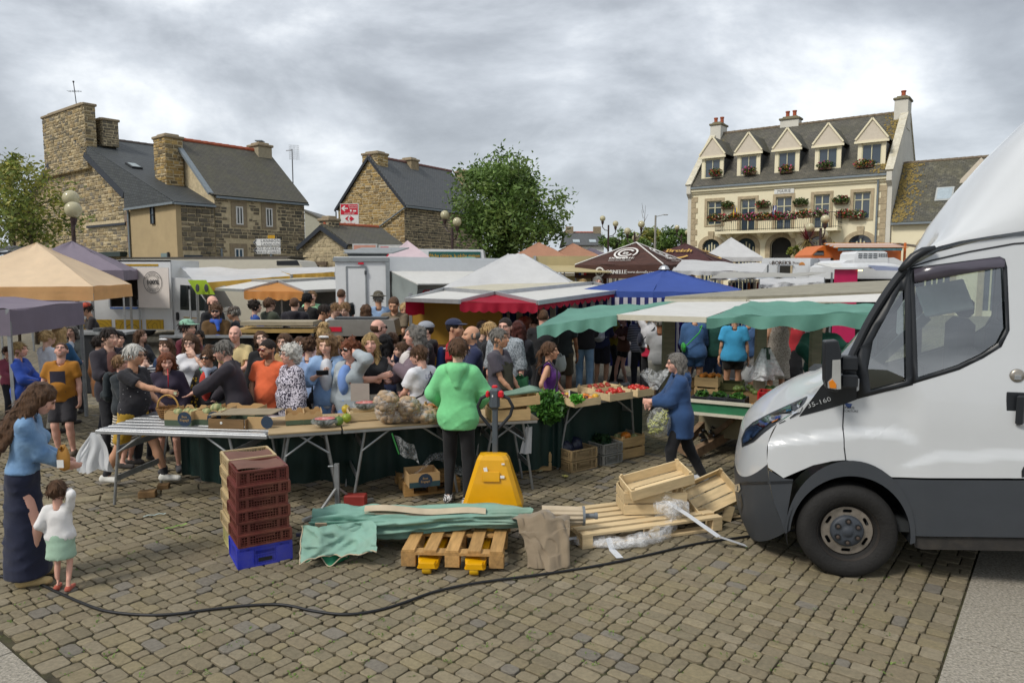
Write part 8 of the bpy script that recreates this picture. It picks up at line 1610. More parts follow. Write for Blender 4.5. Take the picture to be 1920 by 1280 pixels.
for b_,s_,t_ in zip(DB,DS,DT):
 for j in range(nq+1):
  q=2*j/nq-1;aq=abs(q);y=s_.y+(WV-2*s_.y)*((j-2)/(nq-4))if 2<=j<=nq-2 else(b_.y if j<2 else WV-b_.y)
  SH=.6 if j>nq/2 else 0.
  if j in(0,nq):bP.append(vc(b_.x+SH,b_.y if j==0 else WV-b_.y,b_.z))
  elif j in(1,nq-1):bP.append(vc((b_.x+s_.x)/2+SH,(b_.y+s_.y)/2-.02 if j==1 else WV-(b_.y+s_.y)/2+.02,(b_.z+s_.z)/2))
  else:
   qq=2*(j-2)/(nq-4)-1;g=abs(qq)**2.2;bP.append(vc(t_.x+(s_.x+SH-t_.x)*g,y,t_.z+(s_.z-t_.z)*g))
mb.add(bP,[(i*(nq+1)+j+1,i*(nq+1)+j,(i+1)*(nq+1)+j,(i+1)*(nq+1)+j+1)for i in range(len(DB)-1)for j in range(nq)]);bB(mb.build('air_deflector',eb,bT),50)
wh=MB();wh.smooth=True;w2=.235;bZ=[(.205,-.045),(.235,-.098),(.3,-.117),(.345,-.108),(.366,-.085),(wr,-.05),(wr,.05),(.366,.085),(.345,.108),(.235,.1)]
wh.lathe(bZ,(0,0,0),n=56,axis='Y',cap=False);wo=wh.build('wheel',mat('van_tyre','#1d1c1b',.8,var=.18,scale=12,bump=.3,bscale=60),bT,loc=(wc.x,.11,wr-.004));wo.rotation_euler=(0,0,R_(3))
MB(1).lathe([(.232,-.098),(.226,-.088),(.215,-.055),(.205,-.035),(.19,-.03)],n=48,axis='Y',cap=False).build('rim_edge',mat('rim_dark','#3d3936',.5,metal=.4,var=.2),wo)
dq=[vc(.192*cos(2*PI*k/40),-.05,.192*sin(2*PI*k/40))for k in range(40)];hs=[]
for k in range(6):
 a_=PI/2+k*PI/3;c_=vc(.158*cos(a_),-.05,.158*sin(a_));tg=vc(-sin(a_),0,cos(a_));rd=vc(cos(a_),0,sin(a_));hs.append([c_+tg*(.024*sx+.011*cos(q))+rd*.013*sin(q)for sx,q in((1,-PI/2),(1,-PI/4),(1,0),(1,PI/4),(1,PI/2),(-1,PI/2),(-1,3*PI/4),(-1,PI),(-1,5*PI/4),(-1,3*PI/2))])
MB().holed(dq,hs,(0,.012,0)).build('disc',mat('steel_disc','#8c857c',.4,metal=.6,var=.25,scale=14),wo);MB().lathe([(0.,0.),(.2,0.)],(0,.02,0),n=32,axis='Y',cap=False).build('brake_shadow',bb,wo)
mb=MB(1);mb.lathe([(0.,-.092),(.035,-.092),(.04,-.085),(.06,-.088),(.11,-.083),(.123,-.07),(.126,-.05)],n=36,axis='Y',cap=False);hb=mb.build('hub_cap',mat('hub_plastic','#383d44',.55,var=.06),wo)
for k in range(6):a_=PI/6+k*PI/3;MB().lathe([(.024,.012),(.024,-.004),(.017,-.004),(.016,.006)],(.085*cos(a_),-.09,.085*sin(a_)),n=14,axis='Y',cap=False).build('nut_ring',bb,hb);MB().lathe([(.015,.01),(.014,-.008),(0.,-.01)],(.085*cos(a_),-.088,.085*sin(a_)),n=6,axis='Y',cap=False).build('wheel_nut',mat('rusty_nut','#5a4f48',.6,metal=.5),hb)
w2=MB();w2.smooth=True;w2.lathe(bZ,(0,0,0),n=32,axis='Y');o=w2.build('wheel',aQ['van_tyre'],bT,loc=(wc.x,WV-.11,wr-.004));
for yy in(.11,WV-.11):w2=MB();w2.lathe(bZ,(0,0,0),n=32,axis='Y');w2.build('wheel',aQ['van_tyre'],bT,loc=(wc.x+3.3,yy,wr-.004))
h6=mat('cab_trim','#8f9a98',.6,var=.06);eW=mat('cab_dark','#2e3133',.7)
mb=MB();a_=V(1610,745);mb.box((a_.x+.25,WV/2,a_.z-.1),(.7,WV-.25,.28),bev=.05);mb.build('dashboard',eW,bT)
for yy in(.5,WV-.5):
 s_=V(1840,745);mb=MB();mb.box((s_.x+.05,yy,s_.z-.12),(.5,.48,.16),bev=.05);mb.box((s_.x+.3,yy,s_.z+.2),(.14,.46,.62),bev=.06);mb.box((s_.x+.33,yy,s_.z+.6),(.1,.26,.18),bev=.04);mb.build('seat',mat('seat_cloth','#3a3f44',.9),bT)
mb=MB();a_,b_=V(1735,660,.5),V(1800,540,.6);mb.bar((a_.x-.2,WV-.14,1.35),(a_.x+.35,WV-.22,1.98),.07,.09);mb.build('far_pillar',h6,bT);mb=MB();vz=V(1780,560,.5);mb.box((vz.x,.62,vz.z),(.36,.28,.03),R=Matrix.Rotation(R_(-12),3,'Y')@Matrix.Rotation(R_(60),3,'X'),bev=.01);mb.build('sun_visor',mat('pale_visor','#c5d0cc',.6),bT)
sw=V(1690,735,.5);MB(1).tube([vc(sw.x+.05+.08*sin(a),.5+.2*cos(a),sw.z+.06+.18*sin(a))for a in[2*PI*k/24 for k in range(25)]],.016,n=8).build('steering_wheel',bb,bT)
bw=V(2120,600);MB().box((bw.x,WV/2,1.1),(.05,WV-.2,1.6)).build('bulkhead',mat('bulkhead_grey','#9a9f9e',.7),bT);MB().box(((xw+bw.x)/2+.1,WV/2,.42),(bw.x-xw-.1,WV-.2,.08)).build('cab_floor',eW,bT)
MB().box((bw.x+1.6,WV/2,1.45),(3.2,WV+.02,1.9),bev=.05).build('cargo_box',eb,bT)
sh_=V(1865,640,.9);mb=MB();mb.prism([V(1802,688,.7),V(1818,652,.7),V(1848,658,.7),V(1850,672,.7),V(1825,688,.7)],(0,.2,0));o=mb.build('jacket',mat('dark_jacket_cab','#39353a',.9,var=.4,scale=12),None);o.matrix_basis=bT.matrix_basis.copy()if False else Matrix.Translation(V0)@Matrix.Rotation(VA,4,'Z');tag(o,'dark bundled jacket lying behind the van door window','jacket')
def cs(*a):return np.array(a,dtype=float)
def ae(a,b,ra,rb=None,sc=None,Rm=None,k=.03,cut=None):
 return(np.asarray(a,float),np.asarray(b,float),ra,ra if rb is None else rb,sc,Rm,k,cut)
def aY(c,r,Rm=None,k=.03):m=max(r);return ae(c,c,m,m,(r[0]/m,r[1]/m,r[2]/m),Rm,k)
def d7(F,org,h):
 g3=F<0;c=g3.astype(np.int8);s=c[:-1,:-1,:-1]+c[1:,:-1,:-1]+c[:-1,1:,:-1]+c[:-1,:-1,1:]+c[1:,1:,:-1]+c[1:,:-1,1:]+c[:-1,1:,1:]+c[1:,1:,1:]
 ip=(s>0)&(s<8);I,J,K_=np.nonzero(ip);M_=len(I)
 if M_==0:return np.zeros((0,3)),np.zeros((0,4),int)
 cZ=[(0,0,0),(1,0,0),(0,1,0),(1,1,0),(0,0,1),(1,0,1),(0,1,1),(1,1,1)]
 val=[F[I+a,J+b,K_+d]for a,b,d in cZ];pos=np.zeros((M_,3));cnt=np.zeros(M_)
 for a,b in((0,1),(2,3),(4,5),(6,7),(0,2),(1,3),(4,6),(5,7),(0,4),(1,5),(2,6),(3,7)):
  va,vb=val[a],val[b];x=(va<0)!=(vb<0);d=np.where(x,va-vb,1.);t=np.where(x,va/d,0);oa,ob=np.array(cZ[a],float),np.array(cZ[b],float)
  pos+=x[:,None]*(oa+(ob-oa)*t[:,None]);cnt+=x
 pos=pos/cnt[:,None]+np.stack([I,J,K_],1);vid=np.full(ip.shape,-1,np.int64);vid[ip]=np.arange(M_);gc=[]
 for ax in range(3):
  sl0=[slice(None)]*3;sl1=[slice(None)]*3;sl0[ax]=slice(0,-1);sl1[ax]=slice(1,None);a_,b_=g3[tuple(sl0)],g3[tuple(sl1)];ch=a_!=b_;idx=np.nonzero(ch);sgn=a_[idx];o=[gX for gX in range(3)if gX!=ax]
  i=list(idx);ok=(i[o[0]]>=1)&(i[o[1]]>=1)&(i[o[0]]<ip.shape[o[0]])&(i[o[1]]<ip.shape[o[1]]);i=[q[ok]for q in i];sgn=sgn[ok]
  def g(d0,d1):q=list(i);q[o[0]]=q[o[0]]-d0;q[o[1]]=q[o[1]]-d1;return vid[tuple(q)]
  Q=np.stack([g(1,1),g(0,1),g(0,0),g(1,0)],1);en=sgn if ax!=1 else~sgn;Q[~en]=Q[~en][:,::-1];gc.append(Q)
 return pos*h+org,np.concatenate(gc)
def aA(dV,h,wr=0.,seed=0.,cuts=(),wf=1.,subs=(),iq=False):
 lo=np.full(3,1e9);hi=-lo;bx=[]
 for a,b,ra,rb,sc,Rm,k,cut in dV:
  r=max(ra,rb);l=np.minimum(a,b)-r;u=np.maximum(a,b)+r;bx.append((l-k-2*h,u+k+2*h));lo=np.minimum(lo,l);hi=np.maximum(hi,u)
 lo=lo-3*h;hi=hi+3*h;n=np.ceil((hi-lo)/h).astype(int)+1;F=np.full(n,.5);ax=[lo[i]+h*np.arange(n[i])for i in range(3)]
 def ev(pr,l,u):
  a,b,ra,rb,sc,Rm,k,cut=pr;i0=np.clip(np.floor((l-lo)/h).astype(int),0,n);i1=np.clip(np.ceil((u-lo)/h).astype(int)+1,0,n);sl=tuple(slice(i0[q],i1[q])for q in range(3))
  X,Y,Zz=ax[0][sl[0]][:,None,None],ax[1][sl[1]][None,:,None],ax[2][sl[2]][None,None,:];f=1.
  if sc is not None:
   c=(a+b)/2;x,y,z=X-c[0],Y-c[1],Zz-c[2]
   if Rm is not None:x,y,z=Rm[0,0]*x+Rm[1,0]*y+Rm[2,0]*z,Rm[0,1]*x+Rm[1,1]*y+Rm[2,1]*z,Rm[0,2]*x+Rm[1,2]*y+Rm[2,2]*z
   a2,b2=a-c,b-c
   if Rm is not None:a2,b2=Rm.T@a2,Rm.T@b2
   sc_=np.array(sc);x,y,z=x/sc[0],y/sc[1],z/sc[2];a2,b2=a2/sc_,b2/sc_;f=min(sc)
  else:x,y,z=X,Y,Zz;a2,b2=a,b
  ab=b2-a2;L=ab@ab
  if L>1e-9:t=np.clip(((x-a2[0])*ab[0]+(y-a2[1])*ab[1]+(z-a2[2])*ab[2])/L,0,1)
  else:t=0.
  d=(np.sqrt((x-a2[0]-t*ab[0])**2+(y-a2[1]-t*ab[1])**2+(z-a2[2]-t*ab[2])**2)-(ra+(rb-ra)*t))*f
  if cut is not None:p0,nn=cut;d=np.maximum(d,(X-p0[0])*nn[0]+(Y-p0[1])*nn[1]+(Zz-p0[2])*nn[2])
  return sl,d
 for pr,(l,u)in zip(dV,bx):
  sl,d=ev(pr,l,u);k=pr[6];G_=F[sl];m=np.minimum(G_,d)
  if k>0:q=np.maximum(k-np.abs(G_-d),0)/k;m=m-q*q*k*.25
  F[sl]=m
 for pr in subs:
  r=max(pr[2],pr[3]);sl,d=ev(pr,np.minimum(pr[0],pr[1])-r-2*h,np.maximum(pr[0],pr[1])+r+2*h);F[sl]=np.maximum(F[sl],-d)
 X,Y,Zz=ax[0][:,None,None],ax[1][None,:,None],ax[2][None,None,:]
 if wr>0 and iq:
  F+=wr*(np.sin(37*X+19*Zz+seed)*np.sin(47*Zz-21*Y+seed*2)+.8*np.sin(78*Zz+31*X+seed)*np.sin(69*Y+23*X))
 elif wr>0:
  s1,s2,s3=1.7*seed,2.9*seed,.7*seed
  w1=np.sin(20*Zz+11*X+2.2*np.sin(6*X+5*Y+s1)+s3);w2=np.sin(26*Zz-17*X+1.8*np.sin(8*Y+4*Zz+s2)+s1);w3=np.sin(31*X+6*Zz+2*np.sin(9*Zz+s3))*np.sin(23*Y+s2)
  F+=wr*wf*(.5-1.5*(1-np.abs(w1))**4*np.clip(np.sin(5*Zz+4*X+s2)+.3,0,1)-1.2*(1-np.abs(w2))**4*np.clip(np.sin(6*Y-5*Zz+s1)+.2,0,1)+.4*w3)
 for p0,nn in cuts:F=np.maximum(F,(X-p0[0])*nn[0]+(Y-p0[1])*nn[1]+(Zz-p0[2])*nn[2])
 return d7(F,lo,h)
def aS(name,V_,Q,m,ag,col=None):
 me=bpy.data.meshes.new(name);nV,nQ=len(V_),len(Q);me.vertices.add(nV);me.vertices.foreach_set('co',np.ascontiguousarray(V_,dtype=np.float32).ravel());me.loops.add(nQ*4);me.loops.foreach_set('vertex_index',np.ascontiguousarray(Q,dtype=np.int32).ravel());me.polygons.add(nQ);me.polygons.foreach_set('loop_start',np.arange(0,nQ*4,4,dtype=np.int32));me.polygons.foreach_set('use_smooth',np.ones(nQ,dtype=bool));me.update(calc_edges=True);me.validate()
 ms=m if isinstance(m,(list,tuple))else[m]
 for q in ms:me.materials.append(q)
 if col is not None:at=me.color_attributes.new('Col','FLOAT_COLOR','POINT');at.data.foreach_set('color',np.concatenate([col,np.ones((nV,1))],1).astype(np.float32).ravel())
 return link(name,me,ag)
dW,dY={},{}
def d8(h,fem):
 k=(h,fem)
 if k in dW:return dW[k]
 w=.97 if fem else 1.;p=[aY((0,.008,1.662),(.076*w,.096,.088),k=.02),aY((0,-.035,1.6),(.06*w,.066,.064),k=.03),aY((0,-.066,1.552),(.028*w,.026,.022),k=.025),aY((.036,-.06,1.612),(.026,.026,.026),k=.03),aY((-.036,-.06,1.612),(.026,.026,.026),k=.03),ae((0,-.094,1.65),(0,-.115,1.612),.009,.015,k=.012),aY((.012,-.1,1.606),(.01,.011,.009),k=.008),aY((-.012,-.1,1.606),(.01,.011,.009),k=.008),ae((-.04,-.082,1.668),(.04,-.082,1.668),.011,k=.02),ae((-.018,-.092,1.577),(.018,-.092,1.577),.0085,k=.008),ae((-.012,-.09,1.567),(.012,-.09,1.567),.009,k=.008),ae((0,.02,1.44),(0,.012,1.57),.055 if not fem else .047,.055 if not fem else .047,k=.03)]
 for s in(-1,1):p.append(aY((s*.078*w,.018,1.632),(.011,.02,.031),k=.008))
 dW[k]=aA(p,h);return dW[k]
def d9(aF,h,seed):
 k=(aF,h,int(seed)%3)
 if k in dY:return dY[k]
 e=.014;cap=[aY((0,.014,1.668),(.077+e,.097+e,.086+e),k=.02)];cuts=[];wr=.004;fringe=((0,-.062,1.69),(0,-.8,-.6));cY=None
 low=lambda z:((0,0,z),(0,.15,-.99));subs=[]
 face=aY((0,-.085,1.605),(.058,.07,.082))
 if aF=='short':subs=[aY((0,-.095,1.6),(.085,.085,.092)),aY((.09,-.02,1.6),(.04,.045,.05)),aY((-.09,-.02,1.6),(.04,.045,.05))];cuts=[((0,.06,1.575),(0,.3,-.95))]
 elif aF=='crew':cap=[aY((0,.012,1.666),(.077+.006,.097+.006,.086+.007))];subs=[aY((0,-.1,1.6),(.09,.085,.095)),aY((.09,-.03,1.605),(.04,.04,.05)),aY((-.09,-.03,1.605),(.04,.04,.05))];cuts=[((0,.06,1.58),(0,.3,-.95))];wr=.002
 elif aF=='balding':cap=[aY((0,.016,1.64),(.082,.099,.075))];subs=[aY((0,-.1,1.62),(.1,.1,.12)),aY((0,-.01,1.76),(.075,.09,.07))];cuts=[((0,.06,1.585),(0,.3,-.95))];wr=.002
 elif aF in('bob','long','wavy','curlylong'):
  zl={'bob':1.5,'long':1.22,'wavy':1.14,'curlylong':1.36}[aF];r=.045 if aF!='curlylong'else .058
  cap+=[ae((s*.068,.02,1.66),(s*.092,.025,zl+.03),r,r*.8,k=.03)for s in(-1,1)]+[ae((s*.035,.068,1.66),(s*.05,.085,zl),r*1.2,r*.9,k=.03)for s in(-1,1)];subs=[aY((0,-.098,1.605),(.064,.085,.088)),ae((0,-.1,1.56),(0,-.12,1.1),.075)];wr=.005 if aF in('bob','long','wavy')else .01
  if aF=='bob':subs.append(ae((0,-.02,1.5),(0,-.02,1.42),.05))
 elif aF=='front_long':
  cap+=[ae((s*.066,0.,1.67),(s*.085,-.06,1.22),.036,.03,k=.03)for s in(-1,1)]+[ae((0,.07,1.66),(0,.09,1.25),.06,.05,k=.03)];subs=[aY((0,-.1,1.605),(.062,.085,.085))];wr=.005
 elif aF=='curly':cap=[aY((0,.016,1.675),(.105,.118,.108))];subs=[aY((0,-.1,1.6),(.066,.085,.085))];cuts=[((0,.06,1.55),(0,.4,-.92))];wr=.016
 elif aF=='white_curly':cap=[aY((0,.02,1.665),(.112,.122,.112)),aY((0,.055,1.6),(.095,.07,.07))];subs=[aY((0,-.105,1.6),(.066,.088,.085))];wr=.014
 elif aF in('bun','pony','topbun'):
  subs=[aY((0,-.098,1.6),(.075,.085,.09)),aY((.09,-.02,1.59),(.04,.05,.05)),aY((-.09,-.02,1.59),(.04,.05,.05))];cuts=[((0,.06,1.565),(0,.3,-.95))]if aF!='pony'else[]
  if aF=='bun':cap.append(aY((0,.118,1.635),(.048,.045,.048),k=.02))
  if aF=='topbun':cap.append(aY((0,.05,1.775),(.062,.058,.048),k=.02))
  if aF=='pony':cap+=[ae((0,.1,1.66),(0,.135,1.6),.03,.035,k=.02),ae((0,.135,1.6),(0,.13,1.28),.036,.018,k=.02)];wr=.005
 dY[k]=fj(*aA(cap,h,wr,seed,cuts,1.,subs,True),aF,seed);return dY[k]
def fj(v,q,aF,seed,n=170):
 if aF in('crew','balding')or len(v)<50:return v,q
 rs=np.random.default_rng(int(seed)%97);a,b,c_=v[q[:,0]],v[q[:,1]],v[q[:,2]];nr=np.cross(b-a,c_-a);nr/=np.linalg.norm(nr,axis=1)[:,None]+1e-9;pc=(a+c_)/2;i=rs.choice(len(q),n);p0,n0=pc[i],nr[i];e7=aF in('curly','white_curly','curlylong')
 g=np.stack([p0[:,0]*1.5,p0[:,1]-.02,np.full(n,-.1)],1)if not e7 else rs.normal(size=(n,3));g+=rs.normal(size=(n,3))*.03;g-=n0*np.sum(g*n0,1)[:,None];g/=np.linalg.norm(g,axis=1)[:,None]+1e-9;sd=np.cross(n0,g);L=rs.uniform(.035,.085,n)[:,None]*(.6 if e7 else 1);w=rs.uniform(.004,.009,n)[:,None]
 r0=p0+n0*.001;r1=p0+g*L*.55+n0*rs.uniform(.003,.01,n)[:,None];r2=p0+g*L+n0*(rs.uniform(-.002,.014,n)[:,None]+(.012 if e7 else 0));V2=np.concatenate([r0-sd*w,r0+sd*w,r1-sd*w,r1+sd*w,r2-sd*w*.2,r2+sd*w*.2]);k=len(v)+np.arange(n);Q2=np.concatenate([np.stack([k,k+n,k+3*n,k+2*n],1),np.stack([k+2*n,k+3*n,k+5*n,k+4*n],1)]);return np.concatenate([v,V2]),np.concatenate([q,Q2])
def ik(S,T,l1,l2,bW):
 S,T,bW=np.asarray(S,float),np.asarray(T,float),np.asarray(bW,float);d=T-S;L=np.linalg.norm(d);m=l1+l2-.004
 if L>m:T=S+d/L*m;d=T-S;L=m
 u=d/L;a=(l1*l1-l2*l2+L*L)/(2*L);hh=math.sqrt(max(l1*l1-a*a,0));pl=bW-u*(bW@u);pl/=(np.linalg.norm(pl)+1e-9);return S+u*a+pl*hh,T
def de(W,d,ci,cY,curl=.5,gU=.1):
 d=d/np.linalg.norm(d);ci=ci-d*(ci@d);ci/=np.linalg.norm(ci)+1e-9;sd=np.cross(d,ci)*cY;p=[]
 Rm=np.stack([sd,d,ci],1);pc=W+d*.048;p.append(ae(pc-d*.026,pc+d*.026,.04,.042,(1.,1.,.36),Rm,.01));p.append(ae(W-d*.03,W+d*.02,.027,.028,k=.015))
 for i,(o,L)in enumerate(((.03,.07),(.01,.08),(-.011,.075),(-.031,.058))):
  b=W+d*.088+sd*o;c1=curl*(.9+.08*i);d1=d*cos(c1)+ci*sin(c1)+sd*o*gU*4;d1/=np.linalg.norm(d1);m_=b+d1*L*.52;c2=c1+curl*1.1;d2=d*cos(c2)+ci*sin(c2);e=m_+d2*L*.48;p.append(ae(b-d*.012,m_,.0095,.009,k=.004));p.append(ae(m_,e,.0088,.0075,k=.003))
 b=W+d*.03+sd*.034;m_=b+(d*.7+sd*.6+ci*.25)*.038;e=m_+(d*.9+sd*.12+ci*.35)*.03;p.append(ae(b,m_,.0125,.011,k=.008));p.append(ae(m_,e,.0105,.0085,k=.004));return p
SKIN={'fair':hx('#d8ae98'),'tan':hx('#c49578'),'pink':hx('#d6a592'),'brown':hx('#8a5e44'),'pale':hx('#e0bca8')}
gI=mat('skin',rough=.5,var=.06,scale=14,attr=True,spec=.35,bump=.05,bscale=90)
eX={'dark':'#2e2520','brown':'#5c4330','lbrown':'#866848','blond':'#bf9f6e','dblond':'#a08558','grey':'#8c8880','white':'#cfccc4','red':'#7a4830','black':'#151314','salt':'#76726c','auburn':'#4c2620'}
def eB(c):return mat('hair_'+c,eX[c],rough=.55,var=.5,scale=12,stretch=(8,8,.8),bump=.8,bscale=40,spec=.35)
def af(spec):
 if isinstance(spec,str):return mat('garment_'+spec,spec,rough=.88,var=.1,scale=9,bump=.2,bscale=16,sheen=.1,detail=8)
 kind,a,b=spec;nm=f'garment_{kind}_{a}_{b}'
 if nm in aQ:return aQ[nm]
 if kind=='stripe':return a4(nm,a,b,.034,'Z',.85)
 m=mat(nm,a,rough=.85,var=.08,scale=7,bump=.3,bscale=28,sheen=.1);nt,n,l,bs=cj(m);src=fi(m);tc=n.new('ShaderNodeTexCoord')
 if kind=='denim':t=n.new('ShaderNodeTexNoise');iv(t,'Scale',5);iv(t,'Detail',8);gV,gW=.42,.66
 elif kind=='spots':t=n.new('ShaderNodeTexVoronoi');iv(t,'Scale',26);gV,gW=.36,.42
 elif kind=='speck':t=n.new('ShaderNodeTexVoronoi');iv(t,'Scale',18);gV,gW=.1,.07
 elif kind=='print':t=n.new('ShaderNodeTexNoise');iv(t,'Scale',55);iv(t,'Detail',2);gV,gW=.5,.53
 else:t=n.new('ShaderNodeTexNoise');iv(t,'Scale',12);gV,gW=.45,.55
 l.new(tc.outputs['Object'],t.inputs['Vector']);mr=n.new('ShaderNodeMapRange');iv(mr,1,min(gV,gW));iv(mr,2,max(gV,gW))
 if gV>gW:mr.inputs[3].default_value,mr.inputs[4].default_value=1,0
 l.new(t.outputs['Distance'if'Distance'in t.outputs else 0],mr.inputs[0]);mx=n.new('ShaderNodeMix');mx.data_type='RGBA';l.new(mr.outputs[0],mx.inputs['Factor']);l.new(src,mx.inputs['A']);iv(mx,'B',(*hx(b),1));l.new(mx.outputs['Result'],bs.inputs['Base Color']);return m
ARM={'down':(.255,-.05,.8),'bag':(.27,-.04,.775),'pocket':(.205,-.075,.9),'hold':(.07,-.31,1.06),'low':(.1,-.24,.95),'phone':(.05,-.27,1.27),'chin':(.03,-.165,1.475),'ear':(.135,-.05,1.6),'cross':(-.13,-.205,1.235),'back':(.1,.17,.98),'up':(.1,-.22,1.6),'hip':(.2,.02,.98),'work':(.17,-.23,1.)}
POLE={'pocket':(1.,.5,0),'cross':(1.,.1,-.6),'ear':(.9,-.1,-.6),'chin':(.7,-.3,-.9),'phone':(.8,.1,-1),'hold':(.8,.7,-.6),'back':(1,.4,0),'hip':(1,.4,0),'work':(1,.45,-.1)}
def person(ac,u,vt,D,yaw,top='#333333',sleeve='short',bottom='#2b2d33',bkind='trousers',hair='short',hc='brown',skin='fair',fem=False,bulk=1.,belly=0.,arms=('hold','hold'),head=(0,0,0),lean=0.,c3=0.,shoes='#3a3634',beard=None,glasses=None,hat=None,ef=None,legs=None,hem=None,f8=None,bare=False,offs=.014,h=None,collar=None,inner=None,print_=None,curl=(.55,.55),seed=None,child=False,e8=0.,neck=None,palm=None,scarf=None,hood=None,socks=None,stock=None):
 ef=ef or(.015 if D<8.75 else .018 if D<11 else .023 if D<14.5 else .027);tp=P(u,vt,D);offs*=.8;bulk*=.92 if fem else .95;h=h or max(.5,tp.z-.012-e8);sc=h/1.75;seed=seed if seed is not None else(u*.37+vt*.11);yw=R_(yaw)
 t=thing('person',ac,'person',(tp.x,D,e8),yw,None);th=R_(lean);fx=np.array([0,-sin(th)*.72,0])*sc
 cZ=Matrix.Rotation(yw,3,'Z')@vc(0,fx[1],0);t.location=(tp.x-cZ.x,D-cZ.y,e8)
 if lean>8:sc*=1/(.53+.47*cos(th))
 hs=1.07;F_=1 if fem else 0;he=(.158 if fem else .178)*(.5+.5*bulk);bk=bulk
 if child:hs=1.5
 col=SKIN[skin]
 LG_=legs or((.1,0.),(-.1,0.));ir=.9;J=[]
 for(fx_,fy_),s in zip(LG_,(1,-1)):
  hp=cs(s*.085,0,ir);an=cs(fx_,fy_,.085+max(0,.1*(abs(fy_)-.25))*(fy_>0));kn,an=ik(hp,an,.42,.42,(s*.08,-1,0));J.append((hp,kn,an,s))
 AR=[]
 for a,s in zip(arms,(1,-1)):
  key=a if isinstance(a,str)else None;T=ARM[a]if key else a;T=cs(T[0]*(s if key else 1),T[1],T[2]);S=cs(s*he,.01,1.39);bW=POLE.get(key,(.5,.9,-.3));bW=cs(bW[0]*s,bW[1],bW[2]);e,T=ik(S,T,.275,.245,bW);AR.append((S,e,T,s,key))
 def gJ(o=0.,e9=True):
  p=[]
  if e9:p+=[ae((-.075,0.,.94),(.075,0.,.94),.118*bk+o+.012*F_,None,(1,.88,.95),None,.05),ae((0,0,1.02),(0,0,1.16),(.118-.012*F_)*bk+o,(.122-.014*F_)*bk+o,(1.12,.8,1),None,.06),ae((-.062,.005,1.28),(.062,.005,1.28),(.112-.006*F_)*(.6+.4*bk)+o,None,(1,.88,1.05),None,.06),ae((-he+.035,.012,1.382),(he-.035,.012,1.382),.05+o,None,None,None,.05)]+[ae((s*.03,.02,1.455),(s*(he-.03),.014,1.4),.04+o*.6,.036+o,None,None,.04)for s in(-1,1)]
  if belly>0 and e9:p.append(aY((0,-.055-.03*belly,1.075),(.13+.05*belly+o,.1+.05*belly+o,.13+.04*belly+o),k=.06))
  if fem and e9 and not child:p+=[aY((s*.068,-.088,1.265),(.062+o,.055+o,.058+o),k=.04)for s in(-1,1)]
  return p
 lf=.9 if fem else 1.
 bp=gJ(-.016)
 for hp,kn,an,s in J:bp+=[ae(hp,kn,.078*bk*(1.02 if fem else 1),.056*lf,k=.04),ae(kn,kn+(an-kn)*.35,.056*lf,.058*lf,k=.03),ae(kn+(an-kn)*.35,an,.058*lf,.036*lf,k=.02),ae(an+cs(0,.02,-.035),an+cs(s*.02,-.15,-.052),.038,.03,k=.03)]
 for S,e,T,s,key in AR:bp+=[ae(S,S*.5+e*.5,.05*lf*(.6+.4*bk),.045*lf,k=.03),ae(S*.5+e*.5,e,.046*lf,.037*lf,k=.03),ae(e,e*.6+T*.4,.038*lf,.039*lf,k=.02),ae(e*.6+T*.4,T,.038*lf,.026*lf,k=.02)]
 bv,bq=aA(bp,ef*1.6/sc)
 dG=[(bv,bq,np.tile(col,(len(bv),1)))]
 for i,(S,e,T,s,key)in enumerate(AR):
  if key in('pocket','back'):continue
  d=T-e;d/=np.linalg.norm(d)
  if key in('hold','low','phone'):d=d*.6+cs(-s*.45,-.25,.1)
  if key=='cross':d=d*.8+cs(-s*.3,0,.05)
  nr=cs(-s,.15,0)if key in('down','bag',None)else(cs(0,.3,1)if key in('hold','low','phone')else cs(0,1,0))
  if palm is not None and palm[i]is not None:nr=cs(*palm[i])
  hv,hq=aA(de(T,d,nr,s,curl[i]),.0076/sc if ef<.0185 else .013/sc);dG.append((hv,hq,np.tile(col,(len(hv),1))))
 hh=.0075 if ef<.0185 else .0125
 yw_,pt,rl=[R_(x)for x in head];RH=np.array(Matrix.Rotation(yw_,3,'Z')@Matrix.Rotation(pt,3,'X')@Matrix.Rotation(rl,3,'Y'));pv=cs(0,.015,1.5)
 def h7(v,bend=True):
  q=(v-pv)*hs-cs(0,0,.022)*(v[:,2:3]>1.44)
  if bend:w=np.clip((v[:,2]-1.44)/.1,0,1)[:,None];return(q@RH.T)*w+q*(1-w)+pv
  return q@RH.T+pv
 hv,hq=d8(hh,fem);c=np.tile(col,(len(hv),1));x,y,z=hv[:,0],hv[:,1],hv[:,2];dZ=y<-.05;jt_=1+.06*np.sin(40*x+seed)*np.sin(35*z)
 c*=jt_[:,None];it=np.array(hx(eX[hc]))
 def cg(iy,cc,a):c[iy]=c[iy]*(1-a)+np.array(cc)*a
 fy=(np.abs(np.abs(x)-.038)<.02)&(np.abs(z-1.612)<.018)&dZ;cg(fy,(col[0]*1.05,col[1]*.82,col[2]*.8),.45)
 for s in(-1,1):
  cg((np.abs(x-s*.031)<.018)&(np.abs(z-1.6455)<.0065)&dZ,(.05,.035,.03),.82);cg((np.abs(x-s*.033)<.022)&(np.abs(z-1.667)<.0045)&dZ,it*.8 if hc not in('white',)else it*.6,.7);cg((np.abs(x-s*.031)<.024)&(np.abs(z-1.652)<.014)&dZ,tuple(q*.72 for q in col),.35)  # last patch puts the shade of the eye sockets into the skin colour
 cg((np.abs(x)<.024)&(np.abs(z-1.572)<.0105)&(y<-.075),(col[0]*.78,col[1]*.48,col[2]*.48),.75);cg((np.abs(x)<.022)&(np.abs(z-1.5725)<.0022)&(y<-.075),(.12,.05,.045),.7)
